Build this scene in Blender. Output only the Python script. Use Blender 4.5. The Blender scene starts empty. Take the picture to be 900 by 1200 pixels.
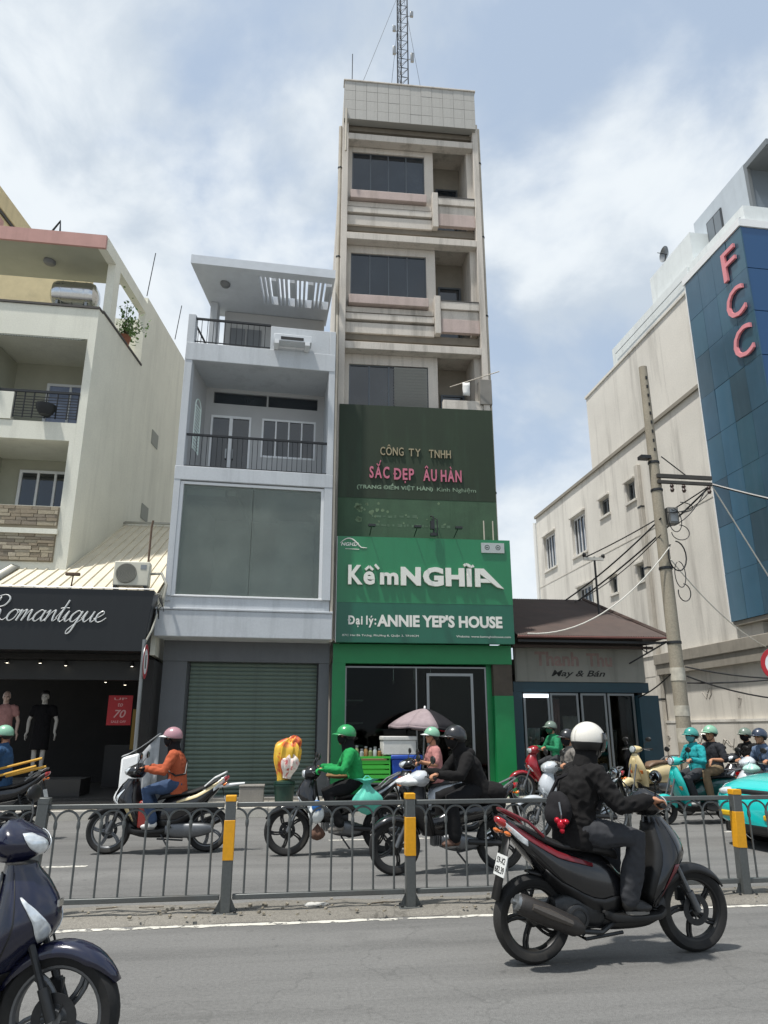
import bpy, bmesh, math, random
from mathutils import Vector, Matrix, noise as mnoise
PI = math.pi; R = math.radians
rnd = random.Random(7)
scene = bpy.context.scene
COL = scene.collection

# ---------------------------------------------------------------- camera
cam_d = bpy.data.cameras.new('camera'); cam = bpy.data.objects.new('camera', cam_d); COL.objects.link(cam)
cam_d.sensor_fit = 'VERTICAL'; cam_d.sensor_height = 24.0; cam_d.lens = 17.0
cam_d.clip_start = 0.05; cam_d.clip_end = 2000
cam.location = (0, 0, 1.55)
cam.rotation_euler = (R(90 + 16.76), 0, R(-8.46))
scene.camera = cam

# ---------------------------------------------------------------- sky and sun
SUN = Vector((-0.32, -0.17, 1.0)).normalized()
world = bpy.data.worlds.new('World'); scene.world = world; world.use_nodes = True
wn, wl = world.node_tree.nodes, world.node_tree.links
wn.clear()
w_out = wn.new('ShaderNodeOutputWorld'); w_bg = wn.new('ShaderNodeBackground')
w_bg.inputs['Strength'].default_value = 0.1
sky = wn.new('ShaderNodeTexSky'); sky.sky_type = 'NISHITA'; sky.sun_disc = False
sky.sun_elevation = math.asin(SUN.z); sky.sun_rotation = math.atan2(SUN.x, SUN.y)
sky.air_density = 1.0; sky.dust_density = 1.5; sky.ozone_density = 1.0
tc = wn.new('ShaderNodeTexCoord')
wmap = wn.new('ShaderNodeMapping'); wl.new(tc.outputs['Generated'], wmap.inputs['Vector'])
wmap.inputs['Location'].default_value = (3.1, 0.7, 1.9); wmap.inputs['Scale'].default_value = (1.0, 1.0, 1.35)
def w_noise(scale, detail, rough, dist=0.0):
    n = wn.new('ShaderNodeTexNoise'); n.inputs['Scale'].default_value = scale; n.inputs['Detail'].default_value = detail
    n.inputs['Roughness'].default_value = rough; n.inputs['Distortion'].default_value = dist
    wl.new(wmap.outputs[0], n.inputs['Vector']); return n
def w_ramp(src, a, b):
    m = wn.new('ShaderNodeMapRange'); m.interpolation_type = 'SMOOTHSTEP'
    m.inputs[1].default_value = a; m.inputs[2].default_value = b; wl.new(src, m.inputs[0]); return m.outputs[0]
n1 = w_noise(2.6, 9, 0.53, 0.25)
n2 = w_noise(4.2, 8, 0.55, 0.3)
cover = w_ramp(n1.outputs['Fac'], 0.40, 0.57)
shade = w_ramp(n2.outputs['Fac'], 0.38, 0.62)
ccol = wn.new('ShaderNodeMix'); ccol.data_type = 'RGBA'
ccol.inputs['A'].default_value = (3.4, 3.85, 4.35, 1); ccol.inputs['B'].default_value = (5.1, 5.4, 5.6, 1)
wl.new(shade, ccol.inputs['Factor'])
veil = wn.new('ShaderNodeMix'); veil.data_type = 'RGBA'; veil.inputs['Factor'].default_value = 0.72
veil.inputs['B'].default_value = (3.05, 3.65, 4.4, 1); wl.new(sky.outputs[0], veil.inputs['A'])
cm = wn.new('ShaderNodeMath'); cm.operation = 'MULTIPLY'; cm.inputs[1].default_value = 0.9; wl.new(cover, cm.inputs[0])
mixc = wn.new('ShaderNodeMix'); mixc.data_type = 'RGBA'
wl.new(cm.outputs[0], mixc.inputs['Factor']); wl.new(veil.outputs['Result'], mixc.inputs['A']); wl.new(ccol.outputs['Result'], mixc.inputs['B'])
wl.new(mixc.outputs['Result'], w_bg.inputs['Color']); wl.new(w_bg.outputs[0], w_out.inputs['Surface'])

sun_d = bpy.data.lights.new('sun', 'SUN'); sun_d.energy = 2.8; sun_d.angle = R(2.5); sun_d.color = (1.0, 0.965, 0.91)
sun = bpy.data.objects.new('sun', sun_d); COL.objects.link(sun)
sun.rotation_euler = SUN.to_track_quat('Z', 'Y').to_euler(); sun.location = (-20, -10, 50)
scene.view_settings.view_transform = 'Standard'; scene.view_settings.look = 'None'
scene.view_settings.exposure = 0.84; scene.view_settings.gamma = 1.0
scene.cycles.max_bounces = 8; scene.cycles.transparent_max_bounces = 12
scene.cycles.use_denoising = True

# ---------------------------------------------------------------- materials
def lin(h):
    if isinstance(h, (tuple, list)): return tuple(h)[:3]
    h = h.lstrip('#'); o = []
    for i in (0, 2, 4):
        c = int(h[i:i + 2], 16) / 255.0
        o.append(c / 12.92 if c <= 0.04045 else ((c + 0.055) / 1.055) ** 2.4)
    return tuple(o)
MATS = {}
def mat(name, col, rough=0.6, metal=0.0, var=0.0, vscale=3.0, dirt=None, dirt_amt=0.0, streak=False, bump=0.0, bscale=60.0,
        coat=0.0, spec=0.5, emit=0.0, fine=0.0, fscale=40.0, sscale=1.0):
    if name in MATS: return MATS[name]
    m = bpy.data.materials.new(name); m.use_nodes = True; MATS[name] = m
    N, L = m.node_tree.nodes, m.node_tree.links
    b = N['Principled BSDF']; c = lin(col)
    b.inputs['Base Color'].default_value = (*c, 1); b.inputs['Roughness'].default_value = rough
    b.inputs['Metallic'].default_value = metal; b.inputs['Specular IOR Level'].default_value = spec
    if coat: b.inputs['Coat Weight'].default_value = coat; b.inputs['Coat Roughness'].default_value = 0.08
    if emit:
        b.inputs['Emission Color'].default_value = (*c, 1); b.inputs['Emission Strength'].default_value = emit
    if var or dirt_amt or fine or bump:
        t = N.new('ShaderNodeTexCoord')
    cur = None
    if var:
        n = N.new('ShaderNodeTexNoise'); n.inputs['Scale'].default_value = vscale; n.inputs['Detail'].default_value = 6; n.inputs['Roughness'].default_value = 0.6
        L.new(t.outputs['Object'], n.inputs['Vector'])
        mx = N.new('ShaderNodeMix'); mx.data_type = 'RGBA'
        mr = N.new('ShaderNodeMapRange'); mr.inputs[1].default_value = 0.3; mr.inputs[2].default_value = 0.7; L.new(n.outputs['Fac'], mr.inputs[0])
        L.new(mr.outputs[0], mx.inputs['Factor'])
        mx.inputs['A'].default_value = (*[x * (1 - var) for x in c], 1); mx.inputs['B'].default_value = (*[min(1, x * (1 + var)) for x in c], 1)
        cur = mx.outputs['Result']
    if fine:
        n = N.new('ShaderNodeTexNoise'); n.inputs['Scale'].default_value = fscale; n.inputs['Detail'].default_value = 3
        L.new(t.outputs['Object'], n.inputs['Vector'])
        mr = N.new('ShaderNodeMapRange'); mr.inputs[1].default_value = 0.3; mr.inputs[2].default_value = 0.7
        mr.inputs[3].default_value = 1 - fine; mr.inputs[4].default_value = 1 + fine; L.new(n.outputs['Fac'], mr.inputs[0])
        mx = N.new('ShaderNodeMix'); mx.data_type = 'RGBA'; mx.blend_type = 'MULTIPLY'; mx.inputs['Factor'].default_value = 1
        if cur: L.new(cur, mx.inputs['A'])
        else: mx.inputs['A'].default_value = (*c, 1)
        L.new(mr.outputs[0], mx.inputs['B']); cur = mx.outputs['Result']
    if dirt_amt:
        mp = N.new('ShaderNodeMapping'); L.new(t.outputs['Object'], mp.inputs['Vector'])
        mp.inputs['Scale'].default_value = (2.6 * sscale, 2.6 * sscale, 0.22 * sscale) if streak else (1, 1, 1)
        n = N.new('ShaderNodeTexNoise'); n.inputs['Scale'].default_value = 1.3; n.inputs['Detail'].default_value = 8; n.inputs['Roughness'].default_value = 0.68
        L.new(mp.outputs[0], n.inputs['Vector'])
        mr = N.new('ShaderNodeMapRange'); mr.inputs[1].default_value = 0.5; mr.inputs[2].default_value = 0.78; mr.inputs[4].default_value = dirt_amt
        L.new(n.outputs['Fac'], mr.inputs[0])
        mx = N.new('ShaderNodeMix'); mx.data_type = 'RGBA'; L.new(mr.outputs[0], mx.inputs['Factor'])
        if cur: L.new(cur, mx.inputs['A'])
        else: mx.inputs['A'].default_value = (*c, 1)
        mx.inputs['B'].default_value = (*lin(dirt or '#4a453c'), 1); cur = mx.outputs['Result']
    if cur: L.new(cur, b.inputs['Base Color'])
    if bump:
        n = N.new('ShaderNodeTexNoise'); n.inputs['Scale'].default_value = bscale; n.inputs['Detail'].default_value = 4
        L.new(t.outputs['Object'], n.inputs['Vector'])
        bp = N.new('ShaderNodeBump'); bp.inputs['Strength'].default_value = bump; bp.inputs['Distance'].default_value = 0.02
        L.new(n.outputs['Fac'], bp.inputs['Height']); L.new(bp.outputs[0], b.inputs['Normal'])
    return m
def glass(name, tint, refl=0.08, clear=0.6, rough=0.03, ior=1.5, dust_sheen=0.0, dcol='#8f968f'):
    if name in MATS: return MATS[name]
    m = bpy.data.materials.new(name); m.use_nodes = True; MATS[name] = m
    N, L = m.node_tree.nodes, m.node_tree.links; N.clear()
    o = N.new('ShaderNodeOutputMaterial'); tr = N.new('ShaderNodeBsdfTransparent'); g = N.new('ShaderNodeBsdfGlossy')
    tr.inputs[0].default_value = (*[x * clear for x in lin(tint)], 1); g.inputs['Roughness'].default_value = rough
    fr = N.new('ShaderNodeFresnel'); fr.inputs[0].default_value = ior
    ad = N.new('ShaderNodeMath'); ad.operation = 'ADD'; ad.inputs[1].default_value = refl; L.new(fr.outputs[0], ad.inputs[0])
    mx = N.new('ShaderNodeMixShader'); L.new(ad.outputs[0], mx.inputs[0]); L.new(tr.outputs[0], mx.inputs[1]); L.new(g.outputs[0], mx.inputs[2])
    if dust_sheen:  # diffuse film over the pane imitates a pale reflection
        df = N.new('ShaderNodeBsdfDiffuse'); df.inputs[0].default_value = (*lin(dcol), 1); m2 = N.new('ShaderNodeMixShader')
        t = N.new('ShaderNodeTexCoord'); n = N.new('ShaderNodeTexNoise'); n.inputs['Scale'].default_value = 1.1; n.inputs['Detail'].default_value = 6; L.new(t.outputs['Object'], n.inputs['Vector'])
        r_ = N.new('ShaderNodeMapRange'); r_.inputs[1].default_value = .3; r_.inputs[2].default_value = .7; r_.inputs[3].default_value = dust_sheen * .6; r_.inputs[4].default_value = dust_sheen * 1.4; L.new(n.outputs['Fac'], r_.inputs[0])
        L.new(r_.outputs[0], m2.inputs[0]); L.new(mx.outputs[0], m2.inputs[1]); L.new(df.outputs[0], m2.inputs[2]); L.new(m2.outputs[0], o.inputs[0]); return m
    L.new(mx.outputs[0], o.inputs[0]); return m
def paint(name, col, rough=0.25): return mat(name, col, rough, coat=0.6, var=0.05, vscale=4, fine=0.04, fscale=150, dirt='#6b675c', dirt_amt=0.05 if sum(lin(col)) < .08 else .13)
def plastic(name, col, rough=0.5): return mat(name, col, rough, fine=0.06, fscale=120, dirt='#6a655a', dirt_amt=0.18)
def cloth(name, col, rough=0.9, var=0.12): return mat(name, col, rough, var=var, vscale=9, fine=0.08, fscale=220, bump=0.15, bscale=400, spec=0.2)

M_BLACK = plastic('black_plastic', '#161616', 0.45)
M_RUB = mat('tyre_rubber', '#191919', 0.8, fine=0.15, fscale=60, dirt='#5b564c', dirt_amt=0.35)
M_CHROME = mat('chrome', '#c9cbcc', 0.18, 1.0)
M_STEEL = mat('grey_steel', '#8f9191', 0.42, 0.9, fine=0.08, fscale=60)
M_DSTEEL = mat('dark_steel', '#3b3c3d', 0.45, 0.7, fine=0.1, fscale=50)
M_ALU = mat('cast_alloy', '#6f7173', 0.45, 0.8, fine=0.08, fscale=80)
M_SEAT = mat('seat_vinyl', '#1c1b1b', 0.55, bump=0.15, bscale=250, fine=0.08)
M_LENS = mat('clear_lamp_lens', '#d9dee0', 0.08, 0.35, coat=1.0, fine=0.2, fscale=35)
M_RED = mat('red_lamp_lens', '#9c0f12', 0.12, coat=1.0)
M_AMBER = mat('amber_lamp_lens', '#c7650e', 0.15, coat=1.0)
M_SKIN = mat('skin', '#b07f62', 0.55, var=0.08, vscale=12, spec=0.4)
M_SKIN2 = mat('tan_skin', '#94644a', 0.55, var=0.08, vscale=12, spec=0.4)
M_WHITE = mat('white_paint', '#e4e5e4', 0.5, fine=0.04)

# ---------------------------------------------------------------- mesh helpers
def smoothstep(t): return t * t * (3 - 2 * t)
class MB:
    def __init__(s): s.v = []; s.f = []
    def add(s, vs, fs):
        o = len(s.v); s.v += [tuple(p) for p in vs]; s.f += [tuple(i + o for i in f) for f in fs]; return s
    def box(s, x0, x1, y0, y1, z0, z1):
        if x0 > x1: x0, x1 = x1, x0
        if y0 > y1: y0, y1 = y1, y0
        if z0 > z1: z0, z1 = z1, z0
        return s.add([(x0, y0, z0), (x1, y0, z0), (x1, y1, z0), (x0, y1, z0), (x0, y0, z1), (x1, y0, z1), (x1, y1, z1), (x0, y1, z1)],
              [(0, 3, 2, 1), (4, 5, 6, 7), (0, 1, 5, 4), (1, 2, 6, 5), (2, 3, 7, 6), (3, 0, 4, 7)])
    def cbox(s, c, d, rot=None):
        m = MB().box(-d[0] / 2, d[0] / 2, -d[1] / 2, d[1] / 2, -d[2] / 2, d[2] / 2)
        M = rot if rot is not None else Matrix.Identity(3)
        return s.add([Vector(c) + M @ Vector(p) for p in m.v], m.f)
    def tube(s, pts, r, n=8, cap=True, rounded=False, sx=1.0):
        P = [Vector(p) for p in pts]; k = len(P)
        rr = list(r) if isinstance(r, (list, tuple)) else [r] * k
        if rounded:
            d0 = (P[0] - P[1]).normalized(); d1 = (P[-1] - P[-2]).normalized(); a, b = P[0], P[-1]; ra, rb = rr[0], rr[-1]
            P = [a + d0 * ra * 0.95, a + d0 * ra * 0.7] + P + [b + d1 * rb * 0.7, b + d1 * rb * 0.95]
            rr = [ra * 0.3, ra * 0.71] + rr + [rb * 0.71, rb * 0.3]; k = len(P)
        T = []
        for i in range(k):
            a = P[max(0, i - 1)]; b = P[min(k - 1, i + 1)]
            t = (b - a); T.append(t.normalized() if t.length > 1e-9 else Vector((0, 0, 1)))
        up = Vector((0, 0, 1)) if abs(T[0].z) < 0.9 else Vector((0, 1, 0))
        nrm = T[0].cross(up).normalized(); vs = []; fs = []
        for i in range(k):
            nrm = (nrm - T[i] * nrm.dot(T[i]))
            nrm = nrm.normalized() if nrm.length > 1e-6 else T[i].orthogonal().normalized()
            bi = T[i].cross(nrm)
            for j in range(n):
                a = 2 * PI * j / n
                vs.append(P[i] + (nrm * math.cos(a) * sx + bi * math.sin(a)) * rr[i])
        for i in range(k - 1):
            for j in range(n):
                a = i * n + j; b = i * n + (j + 1) % n
                fs.append((a, b, b + n, a + n))
        if cap: fs.append(tuple(range(n - 1, -1, -1))); fs.append(tuple((k - 1) * n + j for j in range(n)))
        return s.add(vs, fs)
    def loft(s, rings, cap=True, closed=True):
        n = len(rings[0]); vs = [p for r_ in rings for p in r_]; fs = []
        for i in range(len(rings) - 1):
            for j in range(n if closed else n - 1):
                a = i * n + j; b = i * n + (j + 1) % n
                fs.append((a, b, b + n, a + n))
        if cap and closed: fs.append(tuple(range(n - 1, -1, -1))); fs.append(tuple((len(rings) - 1) * n + j for j in range(n)))
        return s.add(vs, fs)
    def lathe(s, prof, c=(0, 0, 0), axis='Y', n=24):
        """profile of (radius, along axis)"""
        rings = []
        for (r_, h) in prof:
            ring = []
            for j in range(n):
                a = 2 * PI * j / n; u, v = r_ * math.cos(a), r_ * math.sin(a)
                p = (u, h, v) if axis == 'Y' else ((u, v, h) if axis == 'Z' else (h, u, v))
                ring.append((c[0] + p[0], c[1] + p[1], c[2] + p[2]))
            rings.append(ring)
        return s.loft(rings, cap=prof[0][0] > 1e-6)
    def ring(s, prof, c=(0, 0, 0), axis='Y', n=32):
        """closed profile swept round an axis"""
        k = len(prof); vs = []; fs = []
        for j in range(n):
            a = 2 * PI * j / n
            for (r_, h) in prof:
                u, v = r_ * math.cos(a), r_ * math.sin(a)
                p = (u, h, v) if axis == 'Y' else ((u, v, h) if axis == 'Z' else (h, u, v))
                vs.append((c[0] + p[0], c[1] + p[1], c[2] + p[2]))
        for j in range(n):
            for i in range(k):
                a = j * k + i; b = j * k + (i + 1) % k; c2 = ((j + 1) % n) * k + (i + 1) % k; d = ((j + 1) % n) * k + i
                fs.append((a, b, c2, d))
        return s.add(vs, fs)
    def ell(s, c, r, n=14, m=9, rot=None):
        M = rot if rot is not None else Matrix.Identity(3)
        vs = [Vector(c) + M @ Vector((0, 0, r[2]))]; fs = []
        for i in range(1, m):
            ph = PI * i / m
            for j in range(n):
                a = 2 * PI * j / n
                vs.append(Vector(c) + M @ Vector((r[0] * math.sin(ph) * math.cos(a), r[1] * math.sin(ph) * math.sin(a), r[2] * math.cos(ph))))
        vs.append(Vector(c) + M @ Vector((0, 0, -r[2])))
        for j in range(n): fs.append((0, 1 + j, 1 + (j + 1) % n))
        for i in range(m - 2):
            for j in range(n):
                a = 1 + i * n + j; b = 1 + i * n + (j + 1) % n
                fs.append((a, a + n, b + n, b))
        last = len(vs) - 1; o = 1 + (m - 2) * n
        for j in range(n): fs.append((last, o + (j + 1) % n, o + j))
        return s.add(vs, fs)
    def prism(s, poly, y0, y1):
        """polygon in (x, z) extruded along y"""
        n = len(poly)
        vs = [(p[0], y0, p[1]) for p in poly] + [(p[0], y1, p[1]) for p in poly]
        fs = [tuple(range(n)), tuple(range(2 * n - 1, n - 1, -1))] + [(i, i + n, (i + 1) % n + n, (i + 1) % n) for i in range(n)]
        return s.add(vs, fs)
    def sheet(s, grid):
        n = len(grid[0]); vs = [p for r_ in grid for p in r_]; fs = []
        for i in range(len(grid) - 1):
            for j in range(n - 1):
                a = i * n + j; fs.append((a, a + 1, a + n + 1, a + n))
        return s.add(vs, fs)
    def join(s, o): return s.add(o.v, o.f)
    def map(s, fn): s.v = [tuple(fn(Vector(p))) for p in s.v]; return s
    def mesh(s, name, m=None, smooth=True, angle=38, fixn=True):
        me = bpy.data.meshes.new(name); me.from_pydata(s.v, [], s.f)
        if fixn:
            bm = bmesh.new(); bm.from_mesh(me); bmesh.ops.recalc_face_normals(bm, faces=bm.faces); bm.to_mesh(me); bm.free()
        if smooth:
            me.polygons.foreach_set('use_smooth', [True] * len(me.polygons)); me.set_sharp_from_angle(angle=R(angle))
        if m: me.materials.append(m)
        me.update(); return me
    def build(s, name, m, parent=None, smooth=True, angle=38, bevel=0.0, sub=0, solid=0.0, kind=None, fixn=True):
        o = bpy.data.objects.new(name, s.mesh(name, m, smooth, angle, fixn)); COL.objects.link(o)
        if parent: o.parent = parent
        if solid:
            md = o.modifiers.new('thickness', 'SOLIDIFY'); md.thickness = solid; md.offset = 0
        if bevel:
            md = o.modifiers.new('bevel', 'BEVEL'); md.width = bevel; md.segments = 2; md.limit_method = 'ANGLE'; md.angle_limit = R(40)
        if sub:
            md = o.modifiers.new('subdivision', 'SUBSURF'); md.levels = sub; md.render_levels = sub
        if kind: o['kind'] = kind
        return o
def tag(o, label=None, cat=None, group=None, kind=None):
    if label: o['label'] = label
    if cat: o['category'] = cat
    if group: o['group'] = group
    if kind: o['kind'] = kind
    return o
def thing(name, label, cat, loc=(0, 0, 0), rz=0.0, group=None):
    o = bpy.data.objects.new(name, None); COL.objects.link(o); o.empty_display_size = 0.2
    o.location = loc; o.rotation_euler = (0, 0, rz)
    return tag(o, label, cat, group)
def inst(src, name, parent, loc=(0, 0, 0), rot=(0, 0, 0), scale=(1, 1, 1)):
    """another object that shares a mesh"""
    o = bpy.data.objects.new(name, src if isinstance(src, bpy.types.Mesh) else src.data); COL.objects.link(o)
    o.location = loc; o.rotation_euler = rot; o.scale = scale
    if parent: o.parent = parent
    return o
def copy_tree(o, parent=None):
    c = o.copy(); COL.objects.link(c)
    if parent: c.parent = parent
    for ch in list(o.children): copy_tree(ch, c)
    return c
def struct(o): o['kind'] = 'structure'; return o
WORK = bpy.data.scenes.new('workbench')      # a scratch scene, so that evaluating one mesh does not touch the rest
def evaluated(o, name, m=None):
    WORK.view_layers[0].update(); dg = WORK.view_layers[0].depsgraph
    me = bpy.data.meshes.new_from_object(o.evaluated_get(dg)); me.name = name
    bpy.data.objects.remove(o)
    if m: me.materials.clear(); me.materials.append(m)
    return me
# ---- lettering
def text_mb(body, x0, x1, z0, z1, y, depth=0.004, bold=0.0, shear=0.0, raw=False, res=3):
    cu = bpy.data.curves.new('lettering', 'FONT'); cu.body = body; cu.extrude = 0.5; cu.resolution_u = res
    cu.offset = bold; cu.shear = shear; cu.size = 1.0
    o = bpy.data.objects.new('lettering', cu); WORK.collection.objects.link(o)
    me = evaluated(o, 'lettering')
    V = [v.co.copy() for v in me.vertices]; F = [tuple(p.vertices) for p in me.polygons]; bpy.data.meshes.remove(me)
    ax, bx = min(v.x for v in V), max(v.x for v in V); ay, by = min(v.y for v in V), max(v.y for v in V)
    sx = (x1 - x0) / (bx - ax); sy = (z1 - z0) / (by - ay)
    if raw: sx = sy = 1; x0, z0 = ax, ay
    mb = MB(); mb.add([(x0 + (v.x - ax) * sx, y - (v.z + 0.5) * depth, z0 + (v.y - ay) * sy) for v in V], F); return mb
import unicodedata
def glyph(ch, bold):
    """one character: the base letter with its accents drawn on as strokes"""
    d = unicodedata.normalize('NFD', ch); base = {'Đ': 'D', 'đ': 'd'}.get(d[0], d[0]); m = text_mb(base, 0, 1, 0, 1, 0, 1, bold, raw=True)
    xs = [p[0] for p in m.v]; zs = [p[2] for p in m.v]; a, b, lo, hi = min(xs), max(xs), min(zs), max(zs); c = (a + b) / 2; t = .032 + bold * .5
    def bar(x0, z0, x1, z1, w=t):
        dx_, dz_ = x1 - x0, z1 - z0; L = math.hypot(dx_, dz_); nx, nz = -dz_ / L * w, dx_ / L * w
        m.prism([(x0 + nx, z0 + nz), (x0 - nx, z0 - nz), (x1 - nx, z1 - nz), (x1 + nx, z1 + nz)], -1, 0)
    if d[0] in 'Đđ': bar(a - .06, (lo + hi) / 2, a + .26, (lo + hi) / 2)
    up = hi + .06
    for k in d[1:]:
        if k == '\u0302': bar(c - .16, up, c, up + .14); bar(c, up + .14, c + .16, up); up += .12
        elif k == '\u0306':
            for q in range(5): bar(c + .15 * math.cos(PI + PI * q / 5), up + .13 + .12 * math.sin(PI + PI * q / 5), c + .15 * math.cos(PI + PI * (q + 1) / 5), up + .13 + .12 * math.sin(PI + PI * (q + 1) / 5))
            up += .16
        elif k == '\u0303':
            for q in range(6): bar(c - .2 + .4 * q / 6, up + .07 + .05 * math.sin(q * PI / 3), c - .2 + .4 * (q + 1) / 6, up + .07 + .05 * math.sin((q + 1) * PI / 3))
        elif k == '\u0301': bar(c + (.14 if up > hi + .1 else -.03), up + .02, c + (.26 if up > hi + .1 else .1), up + .17)
        elif k == '\u0300': bar(c + (.40 if up > hi + .1 else .05), up - (.08 if up > hi + .1 else 0), c + (.24 if up > hi + .1 else -.08), up + (.1 if up > hi + .1 else .15))
        elif k == '\u0323': bar(c - .05, lo - .14, c + .05, lo - .14, .06)
    return m
def letter_row(body, x0, x1, z0, z1, y, depth=.05, bold=0.0, gap=.14):
    """one MB a letter, set side by side on one baseline"""
    raw = []
    for ch in body:
        if ch == ' ': raw.append(None); continue
        m = glyph(ch, bold); m.v = [(p[0], y + p[1] * depth, p[2]) for p in m.v]; xs = [p[0] for p in m.v]; zs = [p[2] for p in m.v]
        raw.append((m, min(xs), max(xs), min(zs), max(zs)))
    tot = sum(r_[2] - r_[1] if r_ else .18 for r_ in raw) + gap * (len(raw) - 1); lo, hi = min(r_[3] for r_ in raw if r_), max(r_[4] for r_ in raw if r_)
    sx = (x1 - x0) / tot; sz = (z1 - z0) / (hi - lo); x = x0; out = []
    for r_ in raw:
        if r_ is None: x += (.18 + gap) * sx; continue
        m, a, b = r_[:3]
        m.v = [(x + (p[0] - a) * sx, p[1], z0 + (p[2] - lo) * sz) for p in m.v]; x += (b - a + gap) * sx; out.append(m)
    return out
# ================================================================ SETTING
def asphalt(name, c0, c1, crack=0.25):
    m = bpy.data.materials.new(name); m.use_nodes = True
    N, L = m.node_tree.nodes, m.node_tree.links; b = N['Principled BSDF']; b.inputs['Roughness'].default_value = 0.85
    b.inputs['Specular IOR Level'].default_value = 0.3
    t = N.new('ShaderNodeTexCoord')
    def nz(s, d, sc=(1, 1, 1), rough=0.6):
        mp = N.new('ShaderNodeMapping'); mp.inputs['Scale'].default_value = sc; L.new(t.outputs['Object'], mp.inputs['Vector'])
        n = N.new('ShaderNodeTexNoise'); n.inputs['Scale'].default_value = s; n.inputs['Detail'].default_value = d; n.inputs['Roughness'].default_value = rough
        L.new(mp.outputs[0], n.inputs['Vector']); return n.outputs['Fac']
    def mr(x, a, b_, c=0.0, d=1.0):
        r = N.new('ShaderNodeMapRange'); r.inputs[1].default_value = a; r.inputs[2].default_value = b_; r.inputs[3].default_value = c; r.inputs[4].default_value = d
        L.new(x, r.inputs[0]); return r.outputs[0]
    def mixf(f, A, B, mode='MIX'):
        x = N.new('ShaderNodeMix'); x.data_type = 'RGBA'; x.blend_type = mode
        if isinstance(f, float): x.inputs['Factor'].default_value = f
        else: L.new(f, x.inputs['Factor'])
        for s, v in (('A', A), ('B', B)):
            if isinstance(v, tuple): x.inputs[s].default_value = (*v, 1)
            else: L.new(v, x.inputs[s])
        return x.outputs['Result']
    base = mixf(mr(nz(0.5, 5, (0.25, 1, 1)), 0.35, 0.65), c0, c1)
    base = mixf(mr(nz(1.6, 6, (0.15, 1.6, 1)), 0.45, 0.75, 0, 0.8), base, tuple(x * 0.70 for x in c0))
    g = mr(nz(190, 2), 0.3, 0.7, 0.62, 1.38)
    base = mixf(1.0, base, g, 'MULTIPLY')
    g2 = mr(nz(38, 3), 0.3, 0.7, 0.86, 1.14); base = mixf(1.0, base, g2, 'MULTIPLY')
    v = N.new('ShaderNodeTexVoronoi'); v.feature = 'DISTANCE_TO_EDGE'; v.inputs['Scale'].default_value = 0.55
    mp = N.new('ShaderNodeMapping'); L.new(t.outputs['Object'], mp.inputs['Vector'])
    wv = N.new('ShaderNodeTexNoise'); wv.inputs['Scale'].default_value = 1.5; wv.inputs['Detail'].default_value = 5; L.new(t.outputs['Object'], wv.inputs['Vector'])
    vm = N.new('ShaderNodeVectorMath'); vm.operation = 'ADD'; L.new(mp.outputs[0], vm.inputs[0]); L.new(wv.outputs['Color'], vm.inputs[1])
    L.new(vm.outputs[0], v.inputs['Vector'])
    cr = mr(v.outputs['Distance'], 0.0, 0.008, crack, 0.0)
    base = mixf(cr, base, tuple(x * 0.4 for x in c0))
    st = mr(nz(0.9, 5), 0.60, 0.70, 0, 0.45); base = mixf(st, base, tuple(x * 0.62 for x in c0))
    pt = N.new('ShaderNodeTexVoronoi'); pt.inputs['Scale'].default_value = .28; L.new(t.outputs['Object'], pt.inputs['Vector']); base = mixf(1.0, base, mr(pt.outputs['Color'], 0, 1, .93, 1.07), 'MULTIPLY')
    sp = mr(nz(7, 4), 0.64, 0.72, 0, 0.7); base = mixf(sp, base, tuple(x * 0.6 for x in c0))
    L.new(base, b.inputs['Base Color'])
    bp = N.new('ShaderNodeBump'); bp.inputs['Strength'].default_value = 0.5; bp.inputs['Distance'].default_value = 0.008
    L.new(nz(150, 2), bp.inputs['Height']); L.new(bp.outputs[0], b.inputs['Normal']); return m
M_ROAD = asphalt('worn_asphalt', (0.138, 0.137, 0.132), (0.178, 0.176, 0.168))
M_DIRT = asphalt('dusty_concrete', (0.15, 0.14, 0.12), (0.24, 0.225, 0.195), 0.5)
M_PAVE = asphalt('pavement_concrete', (0.26, 0.25, 0.23), (0.36, 0.35, 0.32), 0.3)
def worn_paint(name, col, thr):
    m = mat(name, col, 0.7, var=0.1, vscale=6, fine=0.1, fscale=90)
    N, L = m.node_tree.nodes, m.node_tree.links; b = N['Principled BSDF']
    t = N.new('ShaderNodeTexCoord'); n = N.new('ShaderNodeTexNoise'); n.inputs['Scale'].default_value = 11; n.inputs['Detail'].default_value = 7; n.inputs['Roughness'].default_value = 0.7
    L.new(t.outputs['Object'], n.inputs['Vector'])
    r = N.new('ShaderNodeMapRange'); r.inputs[1].default_value = thr; r.inputs[2].default_value = thr + 0.06; L.new(n.outputs['Fac'], r.inputs[0])
    L.new(r.outputs[0], b.inputs['Alpha']); return m
M_MARK = worn_paint('worn_road_paint', '#c3c0b6', 0.42)

g = MB().sheet([[(x, y, -0.06) for x in (-900, 900)] for y in (-900, 900)]).build('ground', M_PAVE); struct(g)
def grid(x0, x1, y0, y1, z, nx, ny): return [[(x0 + (x1 - x0) * i / nx, y0 + (y1 - y0) * j / ny, z) for i in range(nx + 1)] for j in range(ny + 1)]
struct(MB().sheet(grid(-90, 90, -6, 14.72, 0, 20, 6)).build('road', M_ROAD))
struct(MB().box(-90, 90, 14.9, 40, -0.05, 0.15).build('pavement', M_PAVE))
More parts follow.
